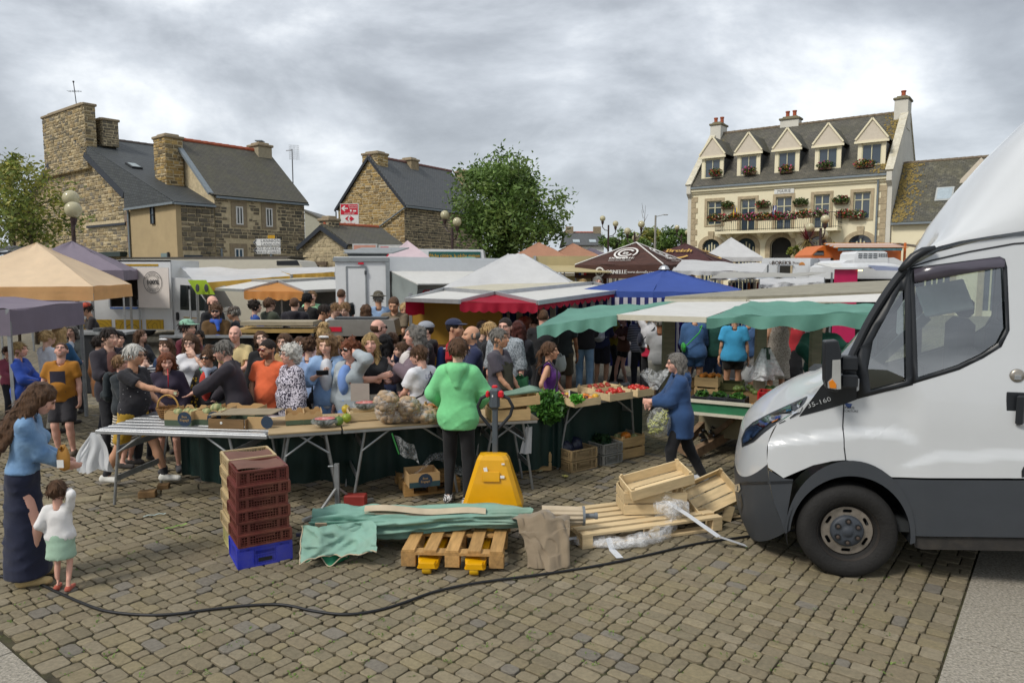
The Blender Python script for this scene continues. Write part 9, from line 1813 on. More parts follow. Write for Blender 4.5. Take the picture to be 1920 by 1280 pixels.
 if beard:
  bc=np.array(hx(eX[beard[0]]));bm_=(z<1.607-.25*np.maximum(0,-y-.06))&(z>1.515)&(y<.005)&~((np.abs(x)<.022)&(np.abs(z-1.572)<.01))&~((np.abs(x)>.02)&(z>1.585)&(y<-.06));cg(bm_,bc,beard[1])
 dG.append((h7(hv),hq,c))
 def eY(v):
  v=v.copy()
  if th:
   w=np.clip((v[:,2]-.84)/.26,0,1);w=w*w*(3-2*w);a=th*w;dz=v[:,2]-.93;y0=v[:,1].copy();v[:,1]=y0*np.cos(a)-dz*np.sin(a);v[:,2]=.93+dz*np.cos(a)+y0*np.sin(a)
  if c3:v[:,0]+=math.tan(R_(c3))*np.maximum(0,v[:,2]-.93)
  return v*sc
 n0=0;VV,QQ,CC=[],[],[]
 for v,q,c in dG:VV.append(eY(v));QQ.append(q+n0);CC.append(c);n0+=len(v)
 aS('body',np.concatenate(VV),np.concatenate(QQ),gI,t,np.concatenate(CC))
 def ec(name,dV,m,wr=.004,cuts=(),subs=(),r_=None,wf=1.):
  v,q=aA(dV,(r_ or ef*1.3)/sc,wr,seed,cuts,wf,subs)
  if len(v):return aS(name,eY(v),q,m,t)
 def bN(name,v,q,m):return aS(name,eY(h7(v,False)),q,m,t)
 ei={'shorts':.52,'short_shorts':.7,'long_shorts':.46}.get(bkind,.1);wide={'shorts':.032,'short_shorts':.022,'long_shorts':.034,'trousers':.02,'leggings':.012,'jeans':.018,'wide':.04}.get(bkind,.02)
 mb_=af(bottom)
 iu=[ae((-.075,0.,.935),(.075,0.,.935),.13*bk+.012*F_,None,(1,.88,.95),None,.04),ae((0,0,.98),(0,0,1.03),.124*bk,.12*bk,(1.12,.82,1),None,.04)]
 if bkind in('skirt','midi','maxi','dress'):
  zl={'skirt':.56,'midi':.36,'maxi':.07,'dress':.5}[bkind];wd={'skirt':.05,'midi':.08,'maxi':.07,'dress':.06}[bkind];p=iu+[ae((0,0,.93),(0,0.,zl-.1),.155*bk,.155*bk+wd,(1.1,.92,1),None,.05)];ec('skirt',p,mb_,.012,cuts=[((0,0,zl),(0,0,-1)),((0,0,1.07),(0,0,1))])
 else:
  p=list(iu)
  for hp,kn,an,s in J:
   o=wide;r1=.092*bk+o*.5
   if ei>.2:
    ax_=(kn-hp)/np.linalg.norm(kn-hp);ke=kn+ax_*.05;p+=[ae(hp,ke,r1,.062+o,k=.03,cut=(tuple(hp+ax_*(ir-ei)),tuple(ax_)))]
   else:p+=[ae(hp,kn,r1,.058+o,k=.03),ae(kn,an+cs(0,0,-.01),.058+o,(.04+o)if bkind!='leggings'else .04,k=.02,cut=((0,0,.055),(0,0,-1)))]
  ec('trousers'if ei<.2 else'shorts',p,mb_,.005 if bkind not in('leggings',)else .001,cuts=[((0,0,1.045),(0,0,1))])
 sm=af(shoes)
 for hp,kn,an,s in J:
  a0=an+cs(0,.03,-.045);a1=an+cs(s*.022,-.165,-.05);p=[ae(a0,a1,.046,.04,(1,1,.92),None,.03),ae(an+cs(0,.008,0.),a0,.047,.045,k=.03)];zf=an[2]-.085;ec('shoe',p,sm,0.,cuts=[((0,0,zf+.004),(0,0,-1)),((0,0,an[2]+.005),(0,0,1))],r_=min(ef,.018))
  if socks:ec('sock',[ae(an+cs(0,0.,-.02),an+(kn-an)*.14,.043,.048,k=.01)],af(socks),.001,r_=min(ef,.018))
 if top is not None:
  o=offs;p=gJ(o);hz_=hem if hem is not None else(.85 if sleeve!='tank'else .88);mt=af(top)
  p.append(ae((0,0.,1.24),(0,0.,.84),.118*bk+o,(.132+.01*F_)*bk+o*.8,(1.2,.88,1.),None,.05))
  if hz_<.8:p.append(ae((0,0,.92),(0,0,hz_-.12),.14*bk+o,.155*bk+o,(1.15,.92,1),None,.05))
  for S,e,T,s,key in AR:
   if sleeve=='tank':continue
   gX=(e-S)/np.linalg.norm(e-S);ax2=(T-e)/np.linalg.norm(T-e);ro=o+.006
   if sleeve=='short':f=.7;p.append(ae(S-gX*.005,S+gX*.275,.05*(.6+.4*bk)+ro,.05+ro*1.5,k=.03,cut=(tuple(S+gX*.275*f),tuple(gX))))
   else:
    fe=.92 if sleeve=='long'else .35;p.append(ae(S,e,.051*(.6+.4*bk)+ro,.045+ro*1.1,k=.03));p.append(ae(e,T,.047+ro*1.25,.034+ro,k=.025,cut=(tuple(e+(T-e)*fe),tuple(ax2))))
  if hood:p+=[ae((-.07,.085,1.455),(.07,.085,1.455),.058,k=.02),ae((0,.135,1.43),(0,.15,1.27),.078,.03,(1.25,.6,1),None,.015),ae((-.085,.02,1.455),(-.05,.08,1.465),.034,k=.03),ae((.085,.02,1.455),(.05,.08,1.465),.034,k=.03)]
  if collar:p+=[ae((0,.02,1.44),(0,.012,1.495),.074,.07,k=.02)]
  fg=neck if neck is not None else(1.455 if not collar else 1.5);iz=[((0,0,hz_),(0,0,-1))];subs=[ae((0,.012,1.42),(0,0.,1.6),.06 if not collar else .06)]
  if not collar and not hood:subs.append(aY((0,-.075,fg+.005),(.065,.07,.05)))
  if neck is not None and neck<1.43:subs.append(ae((0,-.14,neck+.04),(0,-.04,1.5),.045,.075))
  if sleeve=='tank':subs+=[ae((s*(he+.005),.01,1.4),(s*(he+.03),.01,1.3),.062)for s in(-1,1)]
  ec('shirt'if sleeve in('short','tank')else'jacket',p,mt,.0065 if sleeve!='tank'else .004,cuts=iz,subs=subs,r_=ef*1.12)
  if inner:ec('undershirt',[ae((0,-.072,1.38),(0,-.08,hz_+.02),.06,.075,(1,.62+.25*max(0,bk-1),1),None,.02),aY((0,-.08-.03*belly-.02*F_,1.24),(.09,.06+o+.02,.2))],af(inner),.003)
  if print_:
   yy=-.112*bk-o-.012-.07*belly;pc_,pz_,pw,ph=print_;aV=np.array([[(i/8-.5)*pw,yy+.35*((i/8-.5)*pw)**2*4,pz_+(j/8-.5)*ph]for j in range(9)for i in range(9)]);aS('shirt_print',eY(aV),np.array([[j*9+i,j*9+i+1,(j+1)*9+i+1,(j+1)*9+i]for j in range(8)for i in range(8)]),mat('print_'+pc_,pc_,rough=.8,var=.25,scale=9),t)
 if scarf:ec('scarf',[ae((cos(a)*.085,sin(a)*.085+.01,1.455+.01*sin(3*a)),(cos(a+.7)*.085,sin(a+.7)*.085+.01,1.455+.01*sin(3*a+2)),.036,k=.02)for a in[.7*k for k in range(9)]]+[ae((.03,-.1,1.44),(.05,-.15,1.3),.045,.035,k=.03)],af(scarf),.008)
 if hair not in(None,'bald'):
  v,q=d9(hair,.0115 if ef<.0185 else .017,seed);bN('hair',v,q,eB(hc))
 if hat:
  kind,hcx=hat;mh=af(hcx)
  if kind=='cap':
   v,q=aA([aY((0,.012,1.695),(.096,.112,.076)),ae((-.035,-.1,1.693),(.035,-.1,1.693),.055,None,(1,1.3,.16),None,.01)],.008,cuts=[((0,0,1.685),(0,0,-1))]);bN('cap',v,q,mh)
  else:
   v,q=aA([aY((0,.01,1.72),(.092,.105,.07)),aY((0,.01,1.69),(.155,.17,.016),k=.02)],.008,cuts=[((0,0,1.678),(0,0,-1))]);bN('hat',v,q,mh)
 if glasses:
  gm_={'sun':mat('sunglass_lens','#17120f',.08,spec=.8,var=0),'red':mat('red_lens','#5a1c14',.08,spec=.8,var=0),'clear':mat('glasses_frame','#35302e',.3,var=0),'white':mat('white_glasses','#d8d8d8',.3,var=0)}[glasses if glasses!='head'else'sun']
  ly=-.104;lz=1.648
  if glasses in('sun','red'):p=[aY((s*.033,ly,lz-.003),(.026,.0075,.019),k=.003)for s in(-1,1)]+[ae((-.01,ly,lz+.006),(.01,ly,lz+.006),.005)]
  elif glasses in('head','white'):p=[aY((s*.035,-.062,1.748),(.027,.018,.013),np.array(Matrix.Rotation(R_(-35),3,'X')),k=.003)for s in(-1,1)]+[ae((-.01,-.066,1.75),(.01,-.066,1.75),.006)]
  else:
   p=[]
   for s in(-1,1):p+=[ae((s*.033+.022*cos(a),ly,lz-.003+.017*sin(a)),(s*.033+.022*cos(a+.79),ly,lz-.003+.017*sin(a+.79)),.0032,k=0.)for a in[.785*k for k in range(8)]]
   p.append(ae((-.011,ly,lz+.003),(.011,ly,lz+.003),.003,k=0))
  if glasses not in('head','white'):p+=[ae((s*.056,ly+.004,lz+.004),(s*.08,.01,lz+.004),.0035,k=0)for s in(-1,1)]
  v,q=aA(p,.0038 if ef<.0185 else .006);bN('glasses',v,q,gm_)
 def fN(i):
  S,e,T,s,key=AR[i];d=(T-e)/np.linalg.norm(T-e);p=eY((T+d*.07)[None])[0];return Matrix.Translation(t.location)@Matrix.Rotation(yw,4,'Z')@Vector(p)
 return t,fN
def bA(ac,p,w,hf,col,name='carrier_bag',cat='bag',rz=0.,full=.5,kind='poly',handles=True):
 t=thing(name,ac,cat,(p.x,p.y,p.z-hf),rz);m=af(col)if kind!='poly'else(aQ['white_polythene']if col=='white'else mat('poly'+col,col,rough=.4,var=.08,transl=.25));mb=MB(1)
 mb.grid(lambda s,tt:(lambda a,r:vc(cos(a)*w/2*r*(1+.07*sin(5*a+tt*7)),sin(a)*w/2*r*full*(1+.1*sin(4*a+3*tt)),hf*(.02+.83*tt)-.02*sin(a*3)*tt))(2*PI*s,(sin(PI*min(1,tt*.62+.16))**.7 if kind=='poly'else(1-.12*tt))if tt>0 else .05),24,12);mb.build('sack',m,t)
 if handles:
  mb=MB(1)
  for y in(-1,1):mb.tube([(-w*.22,y*w*.1*full,hf*.82),(-w*.05,y*.01,hf*.98),(w*.05,y*.01,hf*.98),(w*.22,y*w*.1*full,hf*.82)],.008,n=5)
  mb.build('handle',m,t)
 return t
def bF(ac,pt,col,col2,s=1.,tilt=0.):
 ay=pt.matrix_basis;t=link('backpack',None);t.matrix_basis=ay@Matrix.Translation((0,.2*s,1.02*s));tag(t,ac,'backpack');mb=MB(1);v,q=aA([ae((0,0,.08*s),(0,0,.32*s),.125*s,.11*s,(1,.62,1),None,.03),ae((-.04*s,.075*s,.08*s),(.04*s,.075*s,.08*s),.065*s,None,(1,.6,1),None,.02)],.014,.004,3.);aS('pack',v,q,af(col),t)
 mb=MB(1)
 for x in(-1,1):mb.tube([(x*.07*s,-.05*s,.4*s),(x*.085*s,-.17*s,.425*s),(x*.1*s,-.315*s,.34*s),(x*.11*s,-.31*s,.15*s),(x*.13*s,-.12*s,.05*s)],.014*s,n=6)
 mb.build('strap',af(col2),t);return t
def aG(ac,pt,col,s=1.,cY=1,zb=.92,size=(.24,.08,.16),cT='#222222',name='shoulder_bag',across=True):
 t=link(name,None);t.matrix_basis=pt.matrix_basis@Matrix.Translation((cY*.2*s,.02,zb*s));tag(t,ac,'bag');v,q=aA([ae((-size[0]/2+.05,0,size[2]*.45),(size[0]/2-.05,0,size[2]*.45),size[2]*.48,None,(1,size[1]/size[2],1),None,.02)],.011,.003,2.);Mx=Matrix.Rotation(PI/2,4,'Z');v=np.array([Mx@Vector(p)for p in v]);aS('pouch',v,q,af(col),t);mb=MB(1);o=cY*.2*s;e=(-cY*.12 if across else cY*.14)*s
 mb.tube([(0,-.05,size[2]*.8),(.1*(e-o),-.155*s,(1.15-zb)*s),(.6*(e-o),-.15*s,(1.33-zb)*s),(e-o,-.03,(1.455-zb)*s),(.8*(e-o),.12*s,(1.34-zb)*s),(.15*(e-o),.15*s,(1.12-zb)*s),(0,.06,size[2]*.8)],.011,n=6);mb.build('strap',af(cT),t);return t
NAVY,iw,DK='#232838','#1b1b1e','#2b2a2e'
mo,mh=person('person in light denim jacket and long navy skirt beside the toddler',62,712,5.45,112,top=('denim','#7fa0c0','#5c80a8'),sleeve='long',bottom='#1d2238',bkind='maxi',hair='wavy',hc='brown',fem=True,skin='pink',arms=((.1,-.27,1.08),(0.,-.33,1.06)),head=(14,26,0),lean=10,shoes='#b09a6c',offs=.02,hem=.98,bulk=.95,curl=(.7,.8))
p=P(122,832,5.45);t=bA('clear bag of golden biscuits held by the denim jacket person',vc(p.x,5.42,p.z),.1,.21,'#c8944a',name='biscuit_bag');MB().box((.005,-.05,.075),(.05,.006,.06)).build('label',aO,t)
person('toddler in white cardigan and green skirt seen from behind',106,897,5.26,190,top='#dcdad8',sleeve='long',bottom='#9bb8a2',bkind='skirt',hair='short',hc='brown',fem=True,skin='pink',arms=((.22,-.1,1.),(-.12,-.12,1.66)),shoes='#b05a48',child=True,offs=.022,hem=.88,legs=((.1,-.02),(-.1,.06)),bulk=1.25,h=.8)
gp,gh=person('stall holder in bright green hoodie and black leggings seen from behind',858,632,7.35,176,top='#78cc8c',sleeve='long',hood=True,offs=.042,hem=.8,bottom='#17181b',bkind='leggings',hair='bun',hc='brown',fem=True,arms=('work','work'),shoes=('print','#d8d8d8','#1c1c1e'),bulk=1.,legs=((.11,0.),(-.1,.1)),head=(-8,6,0))
bl,bh=person('grey haired person in blue anorak carrying a bag of bean pods',1268,660,7.95,-92,top='#28456e',sleeve='long',offs=.045,hem=.66,bottom='#17181c',bkind='trousers',hair='bob',hc='salt',fem=True,skin='pink',arms=((.02,-.36,1.16),(-.02,-.36,1.12)),glasses='clear',shoes='#c9cbcf',bulk=1.08,legs=((.09,-.1),(-.09,.34)),collar=True,hood=True,lean=6)
p=P(1222,752,7.8);t=thing('pod_bag','clear plastic bag of bean pods held by the person in blue','bag',(p.x,p.y,0));mb=MB(1);c0=P(1236,792,7.78)
for k in range(120):d=vc(gauss(0,1),gauss(0,1),gauss(0,1)).normalized()*random.random()**.35;q=vc(c0.x-p.x+d.x*.1+d.z*.06,d.y*.08,c0.z+d.z*.13);a=vc(gauss(0,1),gauss(0,1),gauss(0,1)).normalized()*.035;mb.tube([q-a,q,q+a],[.004,.01,.004],n=5)
tag(mb.build('pods',mat('bean_pods','#a5a860',.6,var=.35,scale=16),t),kind='stuff');MB(1).ball((c0.x-p.x,0,c0.z),(.13,.105,.165),18,12,jit=.05).build('bag_body',aW('pod_film',op=.06),t);mb=MB(1);h8=P(1228,715,7.8);mb.grid(lambda s,tt:vc(h8.x-p.x+cos(2*PI*s)*(.03+.12*tt)*(1+.15*sin(7*s*6.28))+0.*tt,sin(2*PI*s)*(.02+.06*tt),h8.z-.09+.2*tt+.03*sin(4*s*6.28)*tt),24,8);mb.build('bag_mouth',aW('mouth_film',op=.22),t)
mu,_=person('bearded person in mustard tee with dark print looking up',112,640,9.3,12,top='#a06a1c',sleeve='short',bottom='#2e2c30',bkind='shorts',hair='crew',hc='brown',beard=('salt',.45),glasses='clear',arms=('down','pocket'),head=(10,-26,0),belly=.5,bulk=1.12,shoes='#5a4a3c',print_=('#2a2836',1.17,.21,.32),skin='pink')
person('short haired person in bright blue jacket near the mauve tent',35,640,9.9,100,top='#2a4aa0',sleeve='long',offs=.035,hem=.78,hair='short',hc='dblond',fem=True,skin='pink')
person('person in white shirt behind the mustard tee',88,618,10.6,150,top='#c8ccd4',sleeve='long',offs=.03,hem=.72,hair='short',hc='blond',arms=('hold','down'),bottom='#b9b2a0')
person('person with long blond hair and blue top behind the mustard tee',113,610,11.2,165,top='#2f5a80',sleeve='long',hair='long',hc='blond',fem=True)
person('grey haired person in glasses and grey cardigan by the griddle',133,608,12.2,10,top='#6c706c',sleeve='long',hair='bob',hc='salt',fem=True,glasses='clear',inner='#c8d0d8')
person('crepe maker in red cap bending over the griddle',160,568,14.9,-50,top='#1f1a1c',sleeve='short',hair='short',hc='dark',hat=('cap','#a8402c'),lean=16,skin='tan')
person('person in pink and dark top at the far edge under the mauve tent',14,648,11.5,60,top='#a8586c',sleeve='long',hair='short',hc='brown',fem=True)
ds,_=person('dark haired person in plum overshirt looking right',203,613,9.2,50,top='#2c2830',sleeve='34',offs=.028,hem=.78,bottom='#1a1b20',hair='short',hc='dark',inner='#5a3a34',head=(14,4,0))
person('person in tan coat behind the plum overshirt',186,628,10.4,150,top='#8a5c34',sleeve='long',hair='short',hc='dark',arms=('down','down'),offs=.03,hem=.7)
person('dark haired person in black jacket behind the plum overshirt',222,620,10.6,40,top='#26262a',sleeve='long',hair='short',hc='black',offs=.03)
sb,_=person('short person with ginger hair wearing a dark teal backpack',226,664,8.75,88,top='#2a3034',sleeve='long',hair='short',hc='lbrown',fem=True,bottom=('stripe','#c8c0ae','#5a544c'),offs=.03,bkind='midi',skin='pink')
bF('dark teal backpack on the short ginger haired person',sb,'#232c30','#1c2024',.82)
ym,yh=person('white haired person in dark tee and yellow shorts handing over money',252,656,7.95,82,top=('speck','#232227','#b9b9b9'),sleeve='short',bottom='#b5902e',bkind='shorts',hair='short',hc='white',skin='tan',arms=((.1,-.3,1.02),(-.04,-.7,1.17)),glasses='clear',legs=((.1,-.34),(-.09,.36)),shoes='#c9c8c2',belly=.55,bulk=1.1,hem=.84,curl=(.9,.5),socks='#2a2a2e',lean=5,h=1.6)
p=yh(1);t=thing('banknote','folded banknote between the two outstretched hands','banknote',(p.x,p.y,p.z));MB().box((.03,0,0.),(.06,.012,.028),R=Matrix.Rotation(.3,3,'Y')).build('note',mat('note','#b8c0a0',.8,var=.2),t)
person('person with straight brown bob and glasses behind the yellow shorts',264,617,11.8,75,top='#3a3c40',sleeve='long',hair='bob',hc='brown',fem=True,glasses='clear')
person('person in striped shirt and grey scarf eating a galette',260,648,9.,55,top=('stripe','#d0d0d0','#26283a'),sleeve='long',hair='bob',hc='brown',fem=True,arms=('chin','chin'),scarf='#8d9298',glasses='sun')
person('person with white glasses on head and denim jacket',311,633,9.5,-8,top=('denim','#2d4a70','#1f3a5c'),sleeve='long',hair='wavy',hc='brown',fem=True,glasses='white',inner='#a8a8a8')
ph,_=person('person in dark purple fleece with red drawcord looking down',311,658,8.55,18,top='#2c2436',sleeve='long',offs=.035,hem=.78,bottom='#2a2c34',bkind='shorts',hair='bob',hc='red',fem=True,skin='pink',arms=('pocket','pocket'),head=(12,14,0),shoes='#3c3c40',collar=True,bulk=1.05)
t=link('drawcord',None);t.matrix_basis=ph.matrix_basis;tag(t,'red drawcord hanging from the dark purple fleece','cord');MB(1).tube([(.03,-.155,1.26),(.035,-.165,1.15),(.03,-.16,1.05)],.005,n=5).build('cord',do,t)
person('person in mint green cap and maroon tee',351,598,10.6,75,top='#5a1c2a',sleeve='short',hair='short',hc='dark',hat=('cap','#7fa890'),beard=('brown',.4),arms=('hold','down'))
person('person with long brown hair in white tee touching the chin',357,624,9.5,20,top='#d5d6da',sleeve='short',bottom='#2a3a58',hair='long',hc='brown',fem=True,arms=('chin','down'),head=(-10,8,0),glasses='clear')
sg,_=person('person in large sunglasses with yellow leopard print over black cardigan',389,650,8.75,-4,top='#1a1a1c',sleeve='long',hair='topbun',hc='brown',fem=True,glasses='sun',arms=('down','pocket'),inner='#b8382c',scarf='#9aa4b4',skin='tan',h=1.46)
t=link('leopard_wrap',None);t.matrix_basis=sg.matrix_basis;tag(t,'yellow leopard print wrap over the arm of the sunglasses person','wrap');v,q=aA([ae((-.16,-.03,1.2),(-.21,-.08,.8),.06,.085,(1,.9,1),None,.02)],.013,.006,2.);aS('cloth',v*.9,q,af(('spots','#b8962a','#2a2014')),t)
aG('green shoulder bag of the sunglasses person',sg,'#1f8a50',.84,1,.8,(.22,.07,.15),'#1f7a48')
om,oh=person('grey haired person in dark zipped jacket reaching out a hand',419,655,8.35,-80,top='#2d2931',sleeve='long',offs=.04,hem=.78,bottom='#26262c',hair='short',hc='salt',skin='pink',arms=((.06,-.62,1.16),(-.06,-.32,1.)),glasses='clear',lean=14,collar=True,bulk=1.08,curl=(.15,.6),palm=((0,.1,1),None),h=1.6)
p=oh(1);t=thing('wallet','black wallet held by the person in the dark zipped jacket','wallet',(p.x,p.y-.03,p.z-.03));MB().box((0,0,.03),(.1,.03,.07),bev=.006).build('leather',av,t)
person('bald person in cream tee with dark print',440,609,10.2,6,top='#c9b583',sleeve='short',bottom='#3a3a40',hair='balding',hc='grey',skin='pink',arms=('hold','down'),bulk=1.1,belly=.3,print_=('#4a4440',1.16,.22,.1))
person('person in black top and glasses tilting the head back',493,619,9.7,10,top='#17171a',sleeve='long',hair='pony',hc='brown',fem=True,glasses='clear',arms=('hold','down'),head=(12,-18,-14),neck=1.4,skin='pale')
person('bearded person in orange tee and red sunglasses',503,634,8.5,-14,top='#cf6038',sleeve='short',bottom='#1d2130',hair='crew',hc='dark',glasses='red',beard=('dark',.75),arms=('pocket','pocket'),belly=.55,bulk=1.14,head=(-14,6,0),skin='tan',hem=.82)
person('person in glasses with a sandy hood behind the orange tee',532,624,9.7,-6,top='#a08458',sleeve='long',hair='long',hc='brown',fem=True,glasses='clear',hood=True)
wh_,_=person('white haired person in black and white patterned jacket',544,641,8.3,-48,top=('print','#c4bfca','#2c2638'),sleeve='long',offs=.04,hem=.8,bottom='#1c2e28',hair='white_curly',hc='white',fem=True,glasses='clear',arms=('down','down'),bulk=1.15,belly=.25,skin='pink',collar=True,h=1.56)
person('dark curly haired person in pale blue shirt turned away',579,633,9.5,160,top='#8ea6cc',sleeve='long',hair='curly',hc='brown',fem=True)
pw,pwh=person('person with wavy hair and open denim shirt holding a phone',613,624,8.65,4,top=('denim','#8faccf','#7898c0'),sleeve='34',offs=.03,bottom=('denim','#7f9cc0','#6484ac'),bkind='long_shorts',hair='curlylong',hc='lbrown',fem=True,glasses='white',arms=('down','phone'),inner='#c9ccd2',head=(-8,12,0),hem=.84)
p=pwh(1);t=thing('phone','dark phone held up by the person in the denim shirt','phone',(p.x,p.y-.03,p.z-.02),.2);MB().box((0,0,.02),(.14,.012,.07),R=Matrix.Rotation(.5,3,'X'),bev=.004).build('case',av,t)
aG('black shoulder strap bag of the person holding a phone',pw,iw,.95,-1,.86)
person('person with blond topknot behind the phone holder',607,610,9.8,-170,top='#b8a0a0',sleeve='short',hair='topbun',hc='blond',fem=True)
cb_,_=person('curly auburn person in blue dress and grey cardigan with hand at ear',655,640,8.45,-28,top='#9aa3a8',sleeve='long',offs=.03,hem=.8,bottom='#6d8fc8',bkind='dress',hair='curly',hc='red',fem=True,glasses='sun',arms=('ear','down'),inner='#7292cc',bulk=1.12,skin='pink',neck=1.39,h=1.6)
aG('brown cross strap bag over the blue dress',cb_,'#5a3226',.92,1,.86,(.2,.06,.13),'#5a3226')
person('long fair haired person in black top with folded arms',694,624,8.6,10,top='#17171b',sleeve='short',bottom='#c5bdae',bkind='wide',hair='front_long',hc='dblond',fem=True,arms=('cross','cross'),hem=1.,neck=1.41,skin='pink')
person('bald person in black seen behind the folded arms',708,597,10.2,165,top='#1b1b20',sleeve='short',hair='balding',hc='brown',glasses='sun',head=(-40,0,0),skin='pink')
person('person with long black hair in navy jeans',722,625,9.6,175,top='#202a48',sleeve='long',bottom='#2a4470',hair='long',hc='black',fem=True)
person('person in red shirt behind the folded arms',735,622,10.4,-150,top='#a81c2c',sleeve='long',hair='short',hc='brown')
person('child with brown hair and black jacket by the mauve fleece',752,640,9.6,-60,top='#222226',sleeve='long',hair='short',hc='brown',arms=('chin','hold'),bulk=.9)
mf,_=person('wavy grey blond person in mauve fleece and navy skirt',777,608,8.85,-68,top='#6e5f68',sleeve='long',offs=.035,hem=.86,bottom='#22263e',bkind='skirt',hair='curlylong',hc='salt',fem=True,arms=('phone','hold'),inner='#c9c4c0',skin='pink',hood=True)
aG('cream canvas bag on the front of the mauve fleece',mf,'#b8ac88',1.,-1,.98,(.22,.08,.2),'#b8ac88')
by,_=person('teenager in white tee with blue back print',789,645,8.3,-128,top='#d3d3d8',sleeve='short',bottom='#2a2c34',bkind='shorts',hair='short',hc='brown',head=(20,14,0),bulk=.95,hem=.78,offs=.03,skin='pink')
aG('black sling bag on the teenager in white',by,iw,.9,1,.95,(.18,.06,.14),iw)
t=link('back_print',None);t.matrix_basis=by.matrix_basis@Matrix.Translation((0,.158,1.15));tag(t,'blue lettering on the back of the white tee','print');mb=MB();Mb=aj(vc(-1,0,0),Z,vc(0,1,0),(0,0,0))
for k,tx in enumerate(('LOST','IN','WAVES')):M2=Mb.copy();M2.translation=(0,0.,.06-.07*k);aa(mb,tx,M2,.075)
mb.build('lettering',mat('blue_print','#36468c',.8),t)
person('person in grey flat cap and black hoodie',797,602,9.8,-75,top='#18181b',sleeve='long',hood=True,hair='crew',hc='dark',hat=('cap','#8c9098'),beard=('brown',.4),glasses='clear',offs=.03)
rt,_=person('person in red tee and navy cap with a blue backpack',852,597,9.9,80,top='#b01826',sleeve='short',bottom='#2a2a2e',hair='crew',hc='dark',hat=('cap','#232a44'),arms=('hold','down'),skin='tan',hem=.72)
bF('blue and white backpack on the person in red tee',rt,'#2c4c88','#c8ccd4',.95)
person('balding person in navy zipped jacket facing left',884,609,9.2,-72,top='#1c2444',sleeve='long',offs=.035,hem=.8,bottom='#26304c',hair='balding',hc='salt',arms=('hold','down'),collar=True,skin='tan',bulk=1.1)
person('fair haired person with low bun and black top looking right',920,603,10.4,62,top='#1a1a1d',sleeve='long',hair='bun',hc='blond',fem=True)
person('person in grey patterned shirt and glasses behind the grey tee',947,594,9.9,-20,top=('print','#9aa2a8','#6a7278'),sleeve='34',hair='crew',hc='dark',glasses='clear',arms=('down','down'),skin='pink',bulk=1.12,offs=.03)
gt,_=person('grey haired person in charcoal tee with clasped hands',936,614,8.9,68,top='#4a464f',sleeve='short',bottom='#2a2c30',hair='short',hc='salt',arms=('low','low'),skin='tan',bulk=1.08,hem=.76,offs=.026)
person('person with long auburn hair and quilted vest from behind',972,600,10.6,172,top='#22222a',sleeve='long',bottom=('denim','#3a5478','#2a4468'),hair='long',hc='auburn',fem=True,offs=.035)
pt_,_=person('person with long ponytail in purple sleeveless top',1031,640,9.,78,top='#52266e',sleeve='tank',bottom='#22222a',hair='pony',hc='brown',fem=True,arms=('low','hip'),skin='tan',bulk=1.08,hem=.86)
aG('black handbag hanging beside the purple top',pt_,'#1d1d20',.9,-1,.72,(.34,.12,.22),iw,across=False)
bA('green floral shopping bag beside the charcoal tee',P(975,700,9.1),.24,.32,'#3a7a50',kind='cloth',full=.4)
bA('folded olive jacket hanging in front of the charcoal tee',P(948,672,8.75),.2,.42,'#33342a',kind='cloth',full=.45,name='olive_jacket',cat='jacket',handles=False)
person('tall person in black shirt seen from behind under the green awning',1018,578,11.6,176,top='#1f1f22',sleeve='short',bottom='#26262a',hair='crew',hc='brown',bulk=1.12,skin='pink')
person('dark capped person under the red awning beside the striped cloth',1056,574,13.,170,top='#22282a',sleeve='short',bottom='#4a4236',bkind='shorts',hair='short',hc='black',hat=('cap','#1a1a1a'),arms=('hold','bag'),skin='brown')
bA('white carrier bag beyond the purple top',P(1050,662,12.4),.22,.34,'white')
person('person in faded blue jeans and black jacket from behind',1097,565,14.2,172,top='#222124',sleeve='long',offs=.03,bottom=('denim','#86a4c0','#6a8cae'),bkind='jeans',hair='short',hc='dark',shoes='#c8c4bc',legs=((.1,0.),(-.1,.12)))
np1,_=person('person in navy top and dark shorts with a drawstring bag',1128,572,14.8,160,top='#2a3050',sleeve='long',bottom='#23242e',bkind='shorts',hair='short',hc='brown',shoes='#5a4a3e',skin='tan')
t=bF('white drawstring bag with green print on the navy top',np1,'#c9ccd0','#b8bcc0',1.)
person('person in mustard sweater half hidden by the green awning',1152,575,15.6,60,top='#8a7a18',sleeve='long',bottom='#1e1e22',hair='long',hc='blond',fem=True)
person('teenager in brown tee and black shorts with white sneakers',1170,594,15.2,-70,top='#6a4634',sleeve='short',bottom='#17171a',bkind='short_shorts',hair='pony',hc='dark',fem=True,arms=('phone','phone'),shoes='#c9c7c2',skin='pink',offs=.035,h=1.5,legs=((.1,.05),(-.02,-.22)))
person('person in navy and white stripes beside the trailer post',1200,582,14.6,178,top=('stripe','#b8bac4','#23283c'),sleeve='long',bottom='#1d2028',hair='short',hc='brown',offs=.03)
pr_,_=person('person in white sleeves and red tunic with a dark bag',1222,570,13.6,165,top='#c9c9cc',sleeve='long',bottom='#17171b',hair='bob',hc='blond',fem=True,arms=('up','down'),offs=.03,hem=.95)
t=link('red_tunic',None);t.matrix_basis=pr_.matrix_basis;tag(t,'red tunic hem below the white sleeves','tunic');v,q=aA([ae((0,0,1.02),(0,0,.74),.15,.175,(1.1,.9,1),None,.02)],.018,.006,1.,cuts=[((0,0,.8),(0,0,-1)),((0,0,1.06),(0,0,1))]);aS('cloth',v,q,af('#a81838'),t)
aG('dark rucksack slung behind the red tunic',pr_,'#1f2230',1.,1,1.,(.26,.12,.28),iw)
